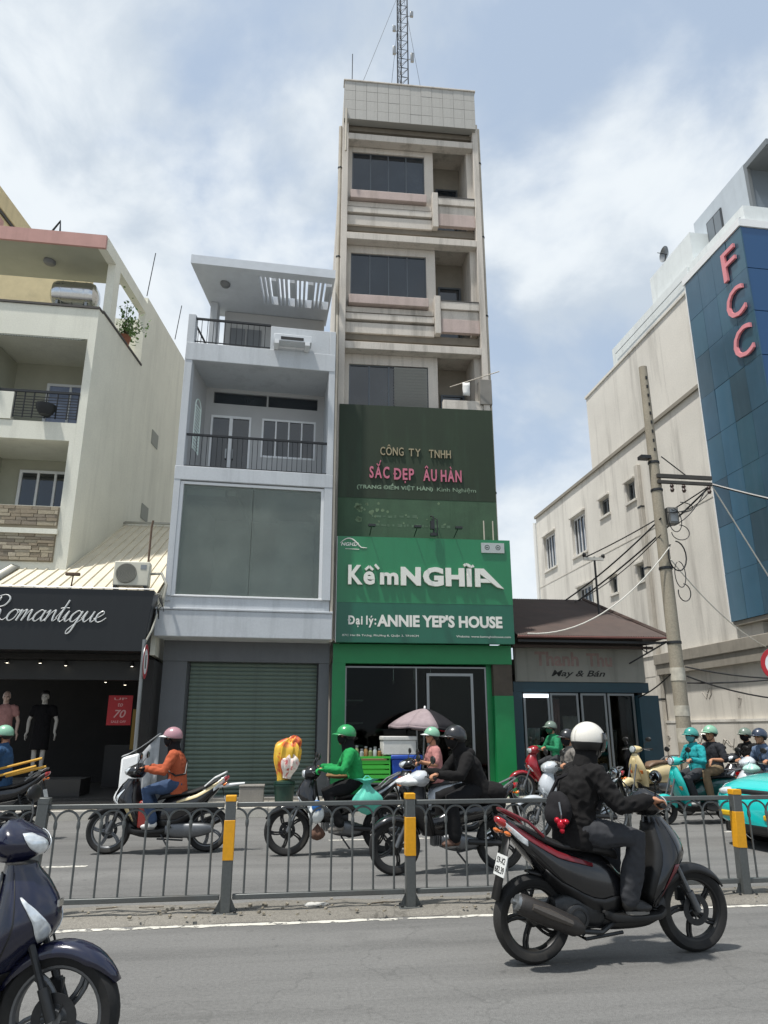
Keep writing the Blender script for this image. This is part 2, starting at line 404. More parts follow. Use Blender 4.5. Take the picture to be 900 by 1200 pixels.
# kerb stones along the far pavement
kb = struct(MB().box(-90, 90, 14.74, 14.895, -0.04, 0.10).build('kerb', M_PAVE))
ks = MB().box(0.006, 0.994, 0, 0.19, 0, 0.16).mesh('kerb_stone', mat('kerb_concrete', '#b4b0a6', 0.85, var=0.12, vscale=2, fine=0.15, fscale=60, dirt='#56524a', dirt_amt=0.5))
for i in range(-9, 15): inst(ks, 'kerb_stone', kb, (i, 14.71 + rnd.uniform(-.004, .004), rnd.uniform(-.006, .004)))
# slabs of the pavement in view
ps = MB().box(0.004, 0.596, 0.004, 0.596, 0, 0.022).mesh('paving_slab', mat('paving_slab', '#a9a498', 0.85, var=0.14, vscale=1.2, fine=0.12, fscale=60, dirt='#5c574d', dirt_amt=0.45))
pv = bpy.data.objects['pavement']
for j in range(3):
    for i in range(-8, 18): inst(ps, 'paving_slab', pv, (i * 0.6, 14.905 + j * 0.6, 0.145 + rnd.uniform(-.004, .003)))
# median: low dusty strip with worn white lines along both edges
rg = random.Random(3)
def ragged(name, y0, y1, z, m, amp, x0=-14, x1=16, n=300):
    a, b = [], []
    for i in range(n + 1):
        x = x0 + (x1 - x0) * i / n
        a.append((x, y0 + rg.uniform(-amp, amp), z)); b.append((x, y1 + rg.uniform(-amp, amp), z))
    return struct(MB().sheet([a, b]).build(name, m))
med = MB()
xs = [-14 + 0.25 * i for i in range(121)]
prof = [(6.93, 0.002), (6.97, 0.035), (7.1, 0.05), (7.3, 0.05), (7.42, 0.055), (7.46, 0.004)]
med.sheet([[(x, y + (rg.uniform(-.02, .02) if k in (0, 1) else 0), z + rg.uniform(-.012, .012) * (k not in (0, 5))) for x in xs] for k, (y, z) in enumerate(prof)])
struct(med.build('median_strip', M_DIRT, angle=70))
ragged('road_marking', 6.83, 6.905, 0.004, M_MARK, 0.02)
ragged('road_marking', 7.50, 7.615, 0.006, mat('fresh_white_line', '#e8e6e0', 0.6, var=0.06, fine=0.08), 0.006)
for (a, b_, y) in ((-3.0, -2.1, 9.9), (0.9, 2.6, 11.6), (-9, -7, 9.9), (7.2, 9.4, 11.6)):
    ragged('road_marking', y - 0.05, y + 0.05, 0.004, M_MARK, 0.008, a, b_, 24)
# litter and grit lying on the median
lit = MB()
for i in range(170):
    x, y = rg.uniform(-3, 5), rg.uniform(6.9, 7.45); s_ = rg.uniform(.004, .016)
    lit.cbox((x, y, 0.055 + s_ * .2), (s_ * 2, s_ * 1.5, s_), Matrix.Rotation(rg.uniform(0, 3), 3, 'Z') @ Matrix.Rotation(rg.uniform(-.4, .4), 3, 'X'))
tag(lit.build('grit', mat('grit_stones', '#8a8272', 0.9, var=0.3, vscale=8), smooth=False), kind='stuff')
tw = MB()
for i in range(4):
    x, y = rg.uniform(-1.6, 2.6), rg.uniform(7.0, 7.35)
    tw.tube([(x, y, .062), (x + .12, y + rg.uniform(-.03, .03), .066), (x + rg.uniform(.2, .35), y + rg.uniform(-.05, .05), .06)], .004, 5)
tag(tw.build('twigs', mat('dry_twig', '#5a4f3f', 0.9)), kind='stuff')
cw = MB(); 
cw.v = []; 
for (x, y) in ((0.42, 7.2), (0.5, 7.21)):
    cw.ell((x, y, .065), (.07, .035, .018), 9, 6)
cw.map(lambda p: p + mnoise.noise_vector(p * 40) * 0.014)
tag(cw.build('crumpled_paper', mat('crumpled_paper', '#b9b8b2', 0.8), smooth=False), 'crumpled grey paper lying on the dusty median strip', 'litter')

# ================================================================ MEDIAN FENCE
M_FENCE = mat('fence_grey_paint', '#5c5f5e', 0.42, 0.35, var=0.08, fine=0.08, fscale=50, dirt='#55493c', dirt_amt=0.4)
M_YEL = mat('yellow_reflector', '#d99a12', 0.45, var=0.05, fine=0.06, dirt='#6b5a2b', dirt_amt=0.25)
PITCH = 1.63; FX0 = -3.59; FY = 7.12; NB = 8
bar_me = None
post_src = None
def fence_panel(x0, label):
    t = thing('railing', label, 'fence', (x0, FY, 0.02), 0, 'railing panels along the median')
    w = PITCH - 0.11; o = 0.055
    MB().box(o, o + w, -.02, .02, 0.872, 0.912).build('top_rail', M_FENCE, t, bevel=.006)
    MB().box(o, o + w, -.022, .022, 0.125, 0.168).build('bottom_rail', M_FENCE, t, bevel=.006)
    sp = w / NB
    bm_ = fence_panel.bar or MB().tube([(0, 0, .16), (0, 0, .77)], .0095, 8).mesh('bar', M_FENCE)
    fence_panel.bar = bm_
    ar = fence_panel.arch
    if not ar:
        pts = [(-sp / 2, 0, .755)] + [(-sp / 2 * math.cos(a), 0, .765 + .095 * math.sin(a)) for a in [PI * i / 12 for i in range(13)]] + [(sp / 2, 0, .755)]
        ar = fence_panel.arch = MB().tube(pts, .0095, 8).mesh('arch', M_FENCE)
    col_ = fence_panel.col
    if not col_: col_ = fence_panel.col = MB().lathe([(.013, .71), (.016, .73), (.016, .755), (.013, .77)], axis='Z', n=8).mesh('collar', M_FENCE)
    for i in range(NB):
        x = o + sp * (i + .5)
        inst(bar_m(bm_), 'bar', t, (x, 0, 0)); inst(col_, 'collar', t, (x, 0, 0))
        if i: inst(ar, 'arch', t, (x - sp / 2, 0, 0))
    # half arches that spring to the posts
    for sgn, x in ((-1, o + sp * .5), (1, o + w - sp * .5)):
        pts = [(x, 0, .76)] + [(x + sgn * (sp / 2) * (1 - math.cos(a)), 0, .765 + .095 * math.sin(a)) for a in [PI / 2 * i / 6 for i in range(1, 7)]]
        MB().tube(pts, .0095, 8).build('half_arch', M_FENCE, t)
    return t
def bar_m(m): return m
fence_panel.bar = fence_panel.arch = fence_panel.col = None
def fence_post(x, label, lean=0.0, band=True):
    t = thing('fence_post', label, 'post', (x, FY, 0.035), 0, 'posts of the median railing'); t.rotation_euler = (0, lean, 0)
    b = 0.052
    MB().box(-.045, .045, -.045, .045, 0, .945).build('post_tube', M_FENCE, t, bevel=.008)
    MB().box(-b + .005, b - .005, -b + .005, b - .005, .905, .956).build('cap', M_YEL if band else M_FENCE, t, bevel=.005)
    if band: MB().box(-.0475, .0475, -.0475, .0475, .425, .752).build('reflector_band', M_YEL, t, bevel=.004)
    MB().box(-.11, .11, -.075, .075, -.004, .012).build('base_plate', M_FENCE, t, bevel=.003)
    for (sx, sy) in ((-1, -1), (1, -1), (-1, 1), (1, 1)):
        MB().lathe([(.0, .012), (.014, .012), (.014, .026), (.008, .03), (0, .03)], (sx * .085, sy * .052, 0), 'Z', 6).build('bolt', M_DSTEEL, t)
    for sx in (-1, 1):
        g_ = MB().add([(sx * .046, -.006, .012), (sx * .1, -.006, .012), (sx * .046, -.006, .12), (sx * .046, .006, .012), (sx * .1, .006, .012), (sx * .046, .006, .12)], [(0, 1, 2), (3, 5, 4), (0, 3, 4, 1), (1, 4, 5, 2), (2, 5, 3, 0)])
        g_.build('gusset', M_FENCE, t)
PL_ = ['second railing panel from the left, behind the navy scooter', 'railing panel in front of the orange jacketed rider',
       'railing panel in front of the green jacketed rider', 'railing panel in front of the woman and child on the motorbike',
       'railing panel behind the back of the black jacketed rider', 'railing panel at the right in front of the teal taxi', 'rightmost railing panel, cut by the picture edge']
pn = ['railing panel at the left picture edge behind the dark motorbike', 'railing panel in front of the orange jacketed rider', 'railing panel in front of the green jacketed rider and yellow bag',
      'railing panel in front of the woman and child on the black motorbike', 'railing panel just behind the rider in the white helmet', 'rightmost railing panel in front of the teal taxi']
for i in range(6): fence_panel(FX0 + PITCH * i + (PITCH if False else 0), pn[i] if i else pn[0])
qn = {1: 'plain grey leaning railing post without yellow band just right of the navy scooter headlight', 2: 'grey railing post with yellow band behind the orange rider scooter tail',
      3: 'grey railing post with yellow band in front of the woman with the child', 4: 'grey railing post hidden behind the rider in the white helmet',
      5: 'leaning grey railing post with yellow band in front of the teal taxi', 6: 'grey railing post beyond the right picture edge', 0: 'grey railing post at the far left end of the railing'}
for i in range(1, 6): fence_post(FX0 + PITCH * i, qn[i], R(1.5) if i == 5 else (R(2.5) if i == 1 else 0), i != 1)

# ================================================================ BUILDING HELPERS
class Bld:
    """collects parts of one building in its own frame: u along the front, v into the plot, z up"""
    def __init__(s, root, shear=None): s.root = root; s.sh = shear
    def add(s, name, m, mb, parent=None, **k):
        if s.sh: mb.map(s.sh)
        return mb.build(name, m, parent or s.root, **k)
    def box(s, name, m, u0, u1, v0, v1, z0, z1, parent=None, bevel=0.0, **k):
        return s.add(name, m, MB().box(u0, u1, v0, v1, z0, z1), parent, bevel=bevel, **k)
    def wall(s, name, m, u0, u1, z0, z1, v0, v1, holes, parent=None, **k):
        """a wall slab v0..v1 with rectangular holes (u0,u1,z0,z1), built as butted boxes in one mesh"""
        us = sorted({u0, u1, *[h[0] for h in holes], *[h[1] for h in holes]}); zs = sorted({z0, z1, *[h[2] for h in holes], *[h[3] for h in holes]})
        us = [u for u in us if u0 <= u <= u1]; zs = [z for z in zs if z0 <= z <= z1]
        idx = {}; mb = MB()
        def V(i, j, k):
            key = (i, j, k)
            if key not in idx: idx[key] = len(mb.v); mb.v.append((us[i], (v0, v1)[k], zs[j]))
            return idx[key]
        def solid(i, j):
            if i < 0 or j < 0 or i >= len(us) - 1 or j >= len(zs) - 1: return False
            cu, cz = (us[i] + us[i + 1]) / 2, (zs[j] + zs[j + 1]) / 2
            return not any(h[0] < cu < h[1] and h[2] < cz < h[3] for h in holes)
        for i in range(len(us) - 1):
            for j in range(len(zs) - 1):
                if not solid(i, j): continue
                mb.f.append((V(i, j, 0), V(i + 1, j, 0), V(i + 1, j + 1, 0), V(i, j + 1, 0)))
                mb.f.append((V(i, j, 1), V(i, j + 1, 1), V(i + 1, j + 1, 1), V(i + 1, j, 1)))
                if not solid(i - 1, j): mb.f.append((V(i, j, 0), V(i, j + 1, 0), V(i, j + 1, 1), V(i, j, 1)))
                if not solid(i + 1, j): mb.f.append((V(i + 1, j, 0), V(i + 1, j, 1), V(i + 1, j + 1, 1), V(i + 1, j + 1, 0)))
                if not solid(i, j - 1): mb.f.append((V(i, j, 0), V(i, j, 1), V(i + 1, j, 1), V(i + 1, j, 0)))
                if not solid(i, j + 1): mb.f.append((V(i, j + 1, 0), V(i + 1, j + 1, 0), V(i + 1, j + 1, 1), V(i, j + 1, 1)))
        return s.add(name, m, mb, parent, smooth=False, **k)
    def window(s, u0, u1, z0, z1, v, mf, mg, n=2, fw=0.05, depth=0.06, name='window', pane='pane', mull=None):
        """frame mesh with one pane object for each light"""
        mw = mull or fw * 0.8; mb = MB()
        mb.box(u0, u1, v - depth, v, z0, z0 + fw).box(u0, u1, v - depth, v, z1 - fw, z1)
        mb.box(u0, u0 + fw, v - depth, v, z0 + fw, z1 - fw).box(u1 - fw, u1, v - depth, v, z0 + fw, z1 - fw)
        w = (u1 - u0 - 2 * fw - mw * (n - 1)) / n
        for i in range(1, n):
            a = u0 + fw + i * w + (i - 1) * mw; mb.box(a, a + mw, v - depth, v, z0 + fw, z1 - fw)
        fr = s.add(name, mf, mb)
        for i in range(n):
            a = u0 + fw + i * (w + mw)
            s.box(pane, mg, a, a + w, v - depth * .55, v - depth * .35, z0 + fw, z1 - fw, fr)
        return fr
M_DGLASS = mat('dark_window_glass', '#1d242b', 0.05, 0.0, spec=0.9, var=0.35, vscale=0.8, bump=.04, bscale=1.6, dirt='#4a5054', dirt_amt=.3)  # blotchy tone in the colour stands in for varied reflections
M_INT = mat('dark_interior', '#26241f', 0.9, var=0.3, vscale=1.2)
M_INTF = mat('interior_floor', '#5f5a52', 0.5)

# ---------------------------------------------------------------- tall narrow building
M_TPL = mat('cream_render', '#c3bcb2', 0.85, var=0.07, vscale=1.1, fine=0.06, fscale=30, dirt='#5f594f', dirt_amt=0.7, streak=True, bump=0.1)
M_TPINK = mat('faded_pink_render', '#b3a29b', 0.85, var=0.08, vscale=1.6, fine=0.06, fscale=30, dirt='#6b6353', dirt_amt=0.5, streak=True)
M_TILE = mat('grey_mosaic_tile', '#a9a7a1', 0.5, var=0.06, vscale=1.5, fine=0.05, dirt='#6e6a60', dirt_amt=0.35, streak=True)
M_TWIN = mat('window_alu_frame', '#5b5f62', 0.4, 0.6)
T = thing('tower_house', 'very tall narrow cream tube house with dark green old sign and antenna on top', 'building', (1.55, 16.7, 0), R(-2.4))
tb = Bld(T)
def tz(z, v): return 1.55 + (z - 1.55) * (16.7 + v) / 16.7
# side walls, back and the core behind the front
tb.box('side_wall', M_TPL, -.24, -.09, 0.0, 11, 3.6, 18.3); tb.box('side_wall', M_TPL, 3.45, 3.58, 0.0, 11, 3.6, 18.3)
tb.box('rear_wall', M_TPL, -.09, 3.45, 10.85, 11, 0.1, 18.3)
tb.box('roof', M_TPL, -.24, 3.58, -.2, 11, 18.302, 18.5)
# upper parapet clad with large tiles
pz0, pz1 = tz(18.45, -.45), tz(19.82, -.45)
par = tb.box('parapet', mat('tile_joint', '#93918b', 0.9), -.245, 3.52, -.42, -.2, pz0, pz1)
ncol, nrow = 12, 4; tw_, th_ = 3.765 / ncol, (pz1 - pz0) / nrow
tme = MB().box(.004, tw_ - .004, -.012, 0, .004, th_ - .004).mesh('tile', M_TILE)
for i in range(ncol):
    for j in range(nrow): inst(tme, 'tile', par, (-.245 + i * tw_, -.42 + rnd.uniform(-.003, .003), pz0 + j * th_))
tb.box('parapet_coping', M_TPL, -.27, 3.55, -.46, -.17, pz1 + .002, pz1 + .05, bevel=.01)
tb.box('side_parapet', M_TPL, 3.4, 3.52, -.198, 9, pz0, pz1 - .1); tb.box('side_parapet', M_TPL, -.245, -.12, -.198, 9, pz0, pz1 - .1)
# pilasters
tb.box('pilaster', M_TPL, -.26, -.10, -.30, 0.0, 3.5, tz(18.4, -.3), bevel=.008); tb.box('pilaster', M_TPL, 3.44, 3.60, -.30, 0.0, 3.5, tz(18.6, -.3), bevel=.008)
for k in range(3):
    d = 3.345 * k
    def Z(z): return z - d
    # beam and the floor slab behind it
    tb.box('beam', M_TPL, -.098, 3.438, -.30, -.02, tz(Z(17.72), -.3), tz(Z(17.93), -.3), bevel=.01)
    tb.box('floor_slab', M_TPL, -.088, 3.445, -.018, 6, Z(17.68), Z(17.96))
    lo = Z(14.95) if k < 2 else 8.6
    tb.wall('front_wall', M_TPL, -.088, 2.33, lo, Z(17.678), 0.0, .18, [(.03, 2.08, Z(15.99), Z(17.27))])
    tb.box('front_wall', M_TPL, 3.28, 3.446, -.1, .9, lo, Z(17.678))
    # recessed loggia behind the right bay
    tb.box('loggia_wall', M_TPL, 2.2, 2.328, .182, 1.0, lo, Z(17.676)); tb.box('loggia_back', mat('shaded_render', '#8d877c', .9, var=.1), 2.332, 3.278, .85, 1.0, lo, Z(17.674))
    tb.window(2.55, 3.2, Z(15.2), Z(16.9), .845, M_TWIN, M_DGLASS, 1, name='loggia_window')
    fr = tb.window(.032, 2.078, Z(15.992), Z(17.268), .09, M_TWIN, M_DGLASS, 4, .03, .05, mull=.04)
    if k == 2:
        sl = MB()
        for q in range(15): sl.cbox((1.62, -.0, Z(16.02) + .083 * q), (.86, .012, .08), Matrix.Rotation(R(35), 3, 'X'))
        tb.add('louvre_shutter', mat('grey_louvre', '#8b8c88', .5, fine=.05), sl, kind='stuff')
    # room behind the window
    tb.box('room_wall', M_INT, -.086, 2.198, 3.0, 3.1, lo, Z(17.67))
    # bands below the window
    if k < 2:
        tb.box('window_sill_band', M_TPINK, -.02, 2.09, -.26, -.002, tz(Z(15.73), -.26), tz(Z(15.99), -.26), bevel=.012)
        tb.box('facade_band', M_TPL, -.096, 2.24, -.12, -.003, tz(Z(15.5), -.2), tz(Z(15.66), -.2), bevel=.008)
        tb.box('facade_band', M_TPL, -.096, 2.24, -.20, -.003, tz(Z(15.24), -.2), tz(Z(15.42), -.2), bevel=.008)
        tb.box('facade_band', M_TPL, -.096, 2.24, -.16, -.003, tz(Z(14.86), -.2), tz(Z(15.17), -.2), bevel=.008)
        tb.box('short_pier', M_TPL, 2.245, 2.40, -.29, -.001, tz(Z(14.96), -.3), tz(Z(16.1), -.3), bevel=.01)
        tb.box('balcony_parapet', M_TPL, 2.405, 3.436, -.28, -.12, tz(Z(15.70), -.28), tz(Z(15.93), -.28), bevel=.008)
        tb.box('balcony_parapet', M_TPL, 2.405, 3.436, -.22, -.13, tz(Z(15.42), -.28), tz(Z(15.70), -.28) - .01, bevel=.006)
        tb.box('balcony_panel', M_TPINK, 2.405, 3.436, -.25, -.125, tz(Z(15.02), -.28), tz(Z(15.42), -.28) - .012, bevel=.006)
        tb.box('balcony_coping', mat('dark_coping', '#4a4744', .8), 2.41, 3.43, -.29, -.11, tz(Z(15.93), -.28) + .002, tz(Z(15.93), -.28) + .03)
        tb.box('soffit_band', mat('shaded_soffit', '#736c61', .9, var=.15), -.094, 3.436, -.1, -.004, tz(Z(14.63), -.1), tz(Z(14.84), -.1))  # dark band: the shade under the storey above is put into its colour
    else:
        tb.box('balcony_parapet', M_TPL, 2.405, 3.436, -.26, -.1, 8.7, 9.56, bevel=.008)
tb.box('soffit_band', mat('shaded_soffit', '#736c61', .9), -.094, 3.436, -.15, -.004, tz(17.96, -.1), tz(18.42, -.1))  # same dark colour, painted shade under the parapet
# downpipes
for (u, v, r_, z0, z1) in ((-.32, -.2, .05, 3.5, 17.9), (3.66, -.1, .05, 5.9, 18.3), (3.63, .3, .045, 5.9, 19.0)):
    p_ = tb.add('downpipe', mat('pipe_pvc', '#b3ab9c', .6, var=.1, dirt='#5d564a', dirt_amt=.4), MB().tube([(u, v, z0), (u, v, z1)], r_, 10))
    for q in range(5):
        zq = z0 + (z1 - z0) * (q + .5) / 5
        tb.add('pipe_clip', M_DSTEEL, MB().lathe([(r_ + .008, zq), (r_ + .012, zq + .01), (r_ + .012, zq + .04), (r_ + .008, zq + .05)], (u, v, 0), 'Z', 10), p_)
tb.add('roof_pipe', mat('pipe_pvc', '#b3ab9c', .6), MB().tube([(-.18, -.48, tz(17.3, -.5)), (-.18, -.48, tz(18.8, -.5))], .03, 8))
# old dark green sign board
M_OLD = mat('weathered_dark_green', '#17280f', 0.6, var=0.22, vscale=0.7, fine=0.05, dirt='#2f4a34', dirt_amt=0.5, streak=True)
M_OLD2 = mat('stripped_sign_band', '#37523a', 0.7, var=0.2, vscale=1.6, dirt='#1f3a22', dirt_amt=0.7, streak=True, fine=.08)
oz0, oz1 = 5.75, tz(9.44, -.34)
osn = tb.box('old_sign_board', M_OLD, -.21, 3.63, -.34, -.31, 6.86, oz1)
tb.box('stripped_band', M_OLD2, -.208, 3.628, -.336, -.312, oz0, 6.857)
tb.box('sign_frame', M_DSTEEL, -.2, 3.62, -.306, -.302, oz0, oz1 - .02)
M_GOLD = mat('faded_gold_letter', '#958a6f', 0.6, var=.15, vscale=6); M_PKL = mat('faded_pink_letter', '#b8667a', 0.55, var=.12, vscale=6); M_GHOST = mat('ghost_letter', '#7b8e78', 0.8, var=.3, vscale=12)
for (body, u0, u1, z0, z1, m, bold) in (('CÔNG', .80, 1.37, 8.07, 8.36, M_GOLD, .008), ('TY', 1.50, 1.79, 8.07, 8.27, M_GOLD, .008), ('TNHH', 2.0, 2.54, 8.05, 8.26, M_GOLD, .008),
        ('SẮC', .54, 1.02, 7.46, 7.94, M_PKL, .022), ('ĐẸP', 1.12, 1.62, 7.36, 7.74, M_PKL, .022), ('ÂU', 1.85, 2.18, 7.43, 7.84, M_PKL, .022), ('HÀN', 2.28, 2.79, 7.43, 7.84, M_PKL, .022)):
    for L_ in letter_row(body, u0, u1, tz(z0, -.3), tz(z1, -.3), -.342, .035, bold):
        tb.add('letter', m, L_, osn, smooth=False)
tb.add('small_lettering', M_GHOST, text_mb('(TRANG ĐIỂM VIỆT HÀN)', .24, 2.08, 7.06, 7.24, -.341, .004, .03), osn, smooth=False)
tb.add('small_lettering', M_GHOST, text_mb('Kinh Nghiệm', 2.18, 3.14, 7.05, 7.19, -.341, .004), osn, smooth=False)
gm = MB(); rq = random.Random(5)
for i in range(26):
    c = (rq.choice([rq.uniform(.22, .78)] * 2 + [rq.uniform(.8, 2.7)]), rq.uniform(6.25, 6.8)); r_ = rq.uniform(.02, .06) * (1.5 if c[0] < .8 else .8)
    gm.prism([(c[0] + r_ * math.cos(a) * rq.uniform(.5, 1.1), c[1] + r_ * math.sin(a) * rq.uniform(.5, 1.2)) for a in [2 * PI * q / 9 for q in range(9)]][::-1], -.3385, -.3362)
tb.add('peeled_patch', mat('peeled_paint', '#5c7055', .8, var=.35, vscale=5), gm, smooth=False, kind='stuff')
dm = MB()
for zz_, a, b_ in ((6.42, .6, 1.6), (6.2, .6, 2.4)):
    x = a
    while x < b_:
        w_ = rq.uniform(.03, .12); dm.box(x, x + w_, -.3385, -.3365, zz_ - rq.uniform(.02, .05), zz_ + rq.uniform(.01, .05)); x += w_ + rq.uniform(.02, .08)
tb.add('peeled_patch', mat('peeled_paint_dark', '#4f6650', .8, var=.3, vscale=12), dm, smooth=False, kind='stuff')
# lamp bracket hanging in front of the old sign
tb.add('lamp_bracket', M_DSTEEL, MB().tube([(2.02, -.35, 6.45), (2.03, -.62, 6.35), (2.03, -.62, 5.93)], .02).tube([(2.12, -.35, 6.4), (2.12, -.6, 6.3), (2.12, -.6, 5.9)], .012).cbox((2.0, -.62, 6.15), (.09, .09, .2)).cbox((2.02, -.62, 5.92), (.14, .1, .07)))
for u in (3.28, 3.5): tb.add('support_rod', mat('pipe_pvc', '#b3ab9c'), MB().tube([(u, -.42, 5.6), (u, -.42, 6.35)], .016))
for u in (.55, 1.6, 2.55): tb.add('lamp_arm', M_DSTEEL, MB().tube([(u, -.40, 5.92), (u, -.95, 6.02)], .012).cbox((u, -.98, 6.0), (.16, .1, .05)))
# green shop sign
M_GRN = mat('sign_green', '#1b7449', 0.38, var=0.07, vscale=.9, fine=.03, dirt='#0b5f35', dirt_amt=.35, streak=True, coat=.3)
M_GRN2 = mat('sign_deep_green', '#0b5a43', 0.38, var=0.07, vscale=1.1, fine=.03, dirt='#034a35', dirt_amt=.35, streak=True, coat=.3)
M_GRN3 = mat('shop_green', '#0e7a43', 0.45, var=.06, fine=.04, dirt='#0b4a2c', dirt_amt=.3)
gs = tb.box('shop_sign', M_GRN, -.2, 3.87, -.5, -.345, 4.32, 5.86)
tb.box('lower_sign_panel', M_GRN2, -.2, 3.87, -.497, -.343, 3.43, 4.318, gs)
tb.box('sign_edge', M_WHITE, -.215, -.202, -.49, -.32, 3.43, 5.86, gs)
tb.box('sign_frame', M_DSTEEL, -.19, 3.86, -.34, -.32, 3.45, 5.84, gs)
M_LET = mat('white_letter', '#d9d8cf', 0.45, fine=.03)
def let(body, u0, u1, z0, z1, bold=.02, depth=.07, m=M_LET, shear=0):
    for L_ in letter_row(body, u0, u1, z0, z1, -.502, depth, bold): tb.add('letter', m, L_, gs, smooth=False)
let('K', .05, .38, 4.72, 5.17, .03); let('ề', .40, .77, 4.72, 5.21, .03); let('m', .78, 1.20, 4.73, 5.01, .035)
let('N', 1.26, 1.72, 4.72, 5.15, .05); let('G', 1.77, 2.25, 4.71, 5.16, .05); let('H', 2.30, 2.74, 4.72, 5.15, .05); let('Ĩ', 2.72, 2.98, 4.72, 5.27, .05)
tb.add('letter', M_LET, MB().prism([(2.99, 4.72), (3.11, 4.72), (3.11, 5.15), (2.99, 5.15)][::-1], -.572, -.502).prism([(3.112, 5.02), (3.50, 4.72), (3.66, 4.68), (3.2, 5.15), (3.112, 5.15)][::-1], -.572, -.502).prism([(3.112, 4.82), (3.36, 4.82), (3.25, 4.91), (3.112, 4.91)][::-1], -.570, -.502), gs, smooth=False)
qm = MB()
for L_ in letter_row('Đại lý:', .06, .70, 3.76, 4.03, -.498, .006, .03, .1): qm.join(L_)
tb.add('lettering', M_LET, qm, gs, smooth=False)
tb.add('lettering', M_LET, text_mb("ANNIE YEP'S HOUSE", .72, 3.60, 3.78, 4.06, -.498, .006, .04), gs, smooth=False)
tb.add('small_lettering', M_LET, text_mb('87C Hai Bà Trưng, Phường 8, Quận 3, TP.HCM', -.06, 1.66, 3.55, 3.61, -.498, .003), gs, smooth=False)
tb.add('small_lettering', M_LET, text_mb('Website: www.kemnghiahouse.com', 2.52, 3.78, 3.55, 3.61, -.498, .003), gs, smooth=False)
tb.add('logo_swoosh', M_LET, MB().tube([(-.14 + .62 * t_, -.503, 5.62 + .2 * math.sin(PI * min(1, t_ * 1.15 + .12)) - .03 * t_) for t_ in [i / 14 for i in range(15)]], [.006 + .012 * math.sin(PI * i / 14) for i in range(15)], 6), gs)
tb.add('logo_lettering', M_LET, text_mb('NGHĨA', -.12, .30, 5.63, 5.74, -.501, .003, .03, .2), gs, smooth=False)
tb.add('logo_swoosh', M_LET, MB().tube([(-.02, -.503, 5.56), (.3, -.503, 5.55)], .007, 5), gs)
bd = tb.box('badge_plate', mat('silver_badge', '#aeb2ae', .35, .3, fine=.06), 3.17, 3.72, -.535, -.502, 5.54, 5.78, gs)
for u in (3.31, 3.57):
    tb.add('badge_mark', mat('badge_dark', '#3f4542', .5), MB().ring([(.045, -.538), (.06, -.538), (.06, -.534), (.045, -.534)], (u, 0, 5.67), 'Y', 18), gs)
    tb.add('badge_mark', mat('badge_dark', '#3f4542', .5), MB().box(u - .03, u + .025, -.538, -.5345, 5.655, 5.68), gs)
# shop front below
tb.box('fascia', M_GRN3, -.24, 3.86, -.2, .1, 3.0, 3.425)
tb.box('green_pier', M_GRN3, -.25, .04, -.2, .12, .15, 2.998); tb.box('green_pier', M_GRN3, 3.42, 3.86, -.2, .12, .15, 2.30)
tb.box('brown_pier_panel', mat('brown_slats', '#4a4238', .8, var=.2, vscale=5, streak=True, dirt_amt=.4), 3.422, 3.858, -.18, .12, 2.302, 2.998)
tb.wall('shop_wall', M_GRN3, 3.3, 3.418, .15, 2.998, 0, .1, [])
M_SHG = glass('shop_glass', '#d4ddd8', .0, .85, .03, 1.25)
sfw = tb.window(.045, 3.295, .22, 2.95, .06, M_STEEL, M_SHG, 2, .035, .05, name='shop_window')
dr = tb.add('shop_door', M_STEEL, MB().box(1.90, 1.96, -.03, .0, .2, 2.80).box(2.92, 2.98, -.03, .0, .2, 2.80).box(1.96, 2.92, -.03, .0, 2.74, 2.80))
tb.box('door_glass', M_SHG, 1.962, 2.918, -.02, -.012, .2, 2.738, dr); tb.add('door_handle', M_CHROME, MB().tube([(2.06, -.05, .9), (2.06, -.05, 1.6)], .015), dr)
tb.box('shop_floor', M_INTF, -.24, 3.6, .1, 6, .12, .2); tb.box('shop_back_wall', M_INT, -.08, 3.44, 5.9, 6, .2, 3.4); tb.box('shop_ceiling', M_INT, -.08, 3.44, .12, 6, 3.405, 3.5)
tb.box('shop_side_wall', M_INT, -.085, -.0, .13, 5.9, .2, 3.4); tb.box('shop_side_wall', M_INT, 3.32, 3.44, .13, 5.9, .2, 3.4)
cnt = tb.box('display_counter', mat('display_wood', '#6b5a45', .6), .5, 1.6, 2.2, 2.7, .2, 1.1)
shf = MB()
for q in range(4): shf.box(.1, .5, .5, 4, .7 + .5 * q, .73 + .5 * q)
tb.add('display_shelf', mat('display_white', '#8d8d88', .6), shf)
for (u, z) in ((1.25, 2.6), (1.75, 2.62), (2.15, 2.7)):
    tb.add('spot_lamp', M_CHROME, MB().tube([(u, .9, 3.4), (u, .9, z + .1)], .012, 6).lathe([(.02, 0), (.05, .1), (.045, .1)], (u, .9, z), 'Z', 10))

# laundry pole and air unit on the third loggia
tb.add('laundry_pole', mat('pipe_pvc', '#b3ab9c'), MB().tube([(2.6, -.2, 9.95), (3.8, -.6, 10.25)], .012, 6))
tb.box('water_meter_box', mat('cement_box', '#7d7a74', .8, var=.12), 3.35, 3.66, -.33, -.05, 9.45, 10.15, bevel=.01)
hc = MB().sheet([[(2.9 + .09 * i + .01 * math.sin(3 * j), -.35 + .02 * math.sin(i * 2 + j), 10.02 - .09 * j) for i in range(3)] for j in range(5)])
hc.map(lambda p: Matrix.Rotation(R(-2.4), 3, 'Z') @ p + Vector((1.55, 16.7, 0)))
tag(hc.build('hanging_cloth', cloth('white_cloth', '#d8d8d4'), solid=.01), 'white cloth hung on the pole in the upper loggia of the tower house', 'laundry')

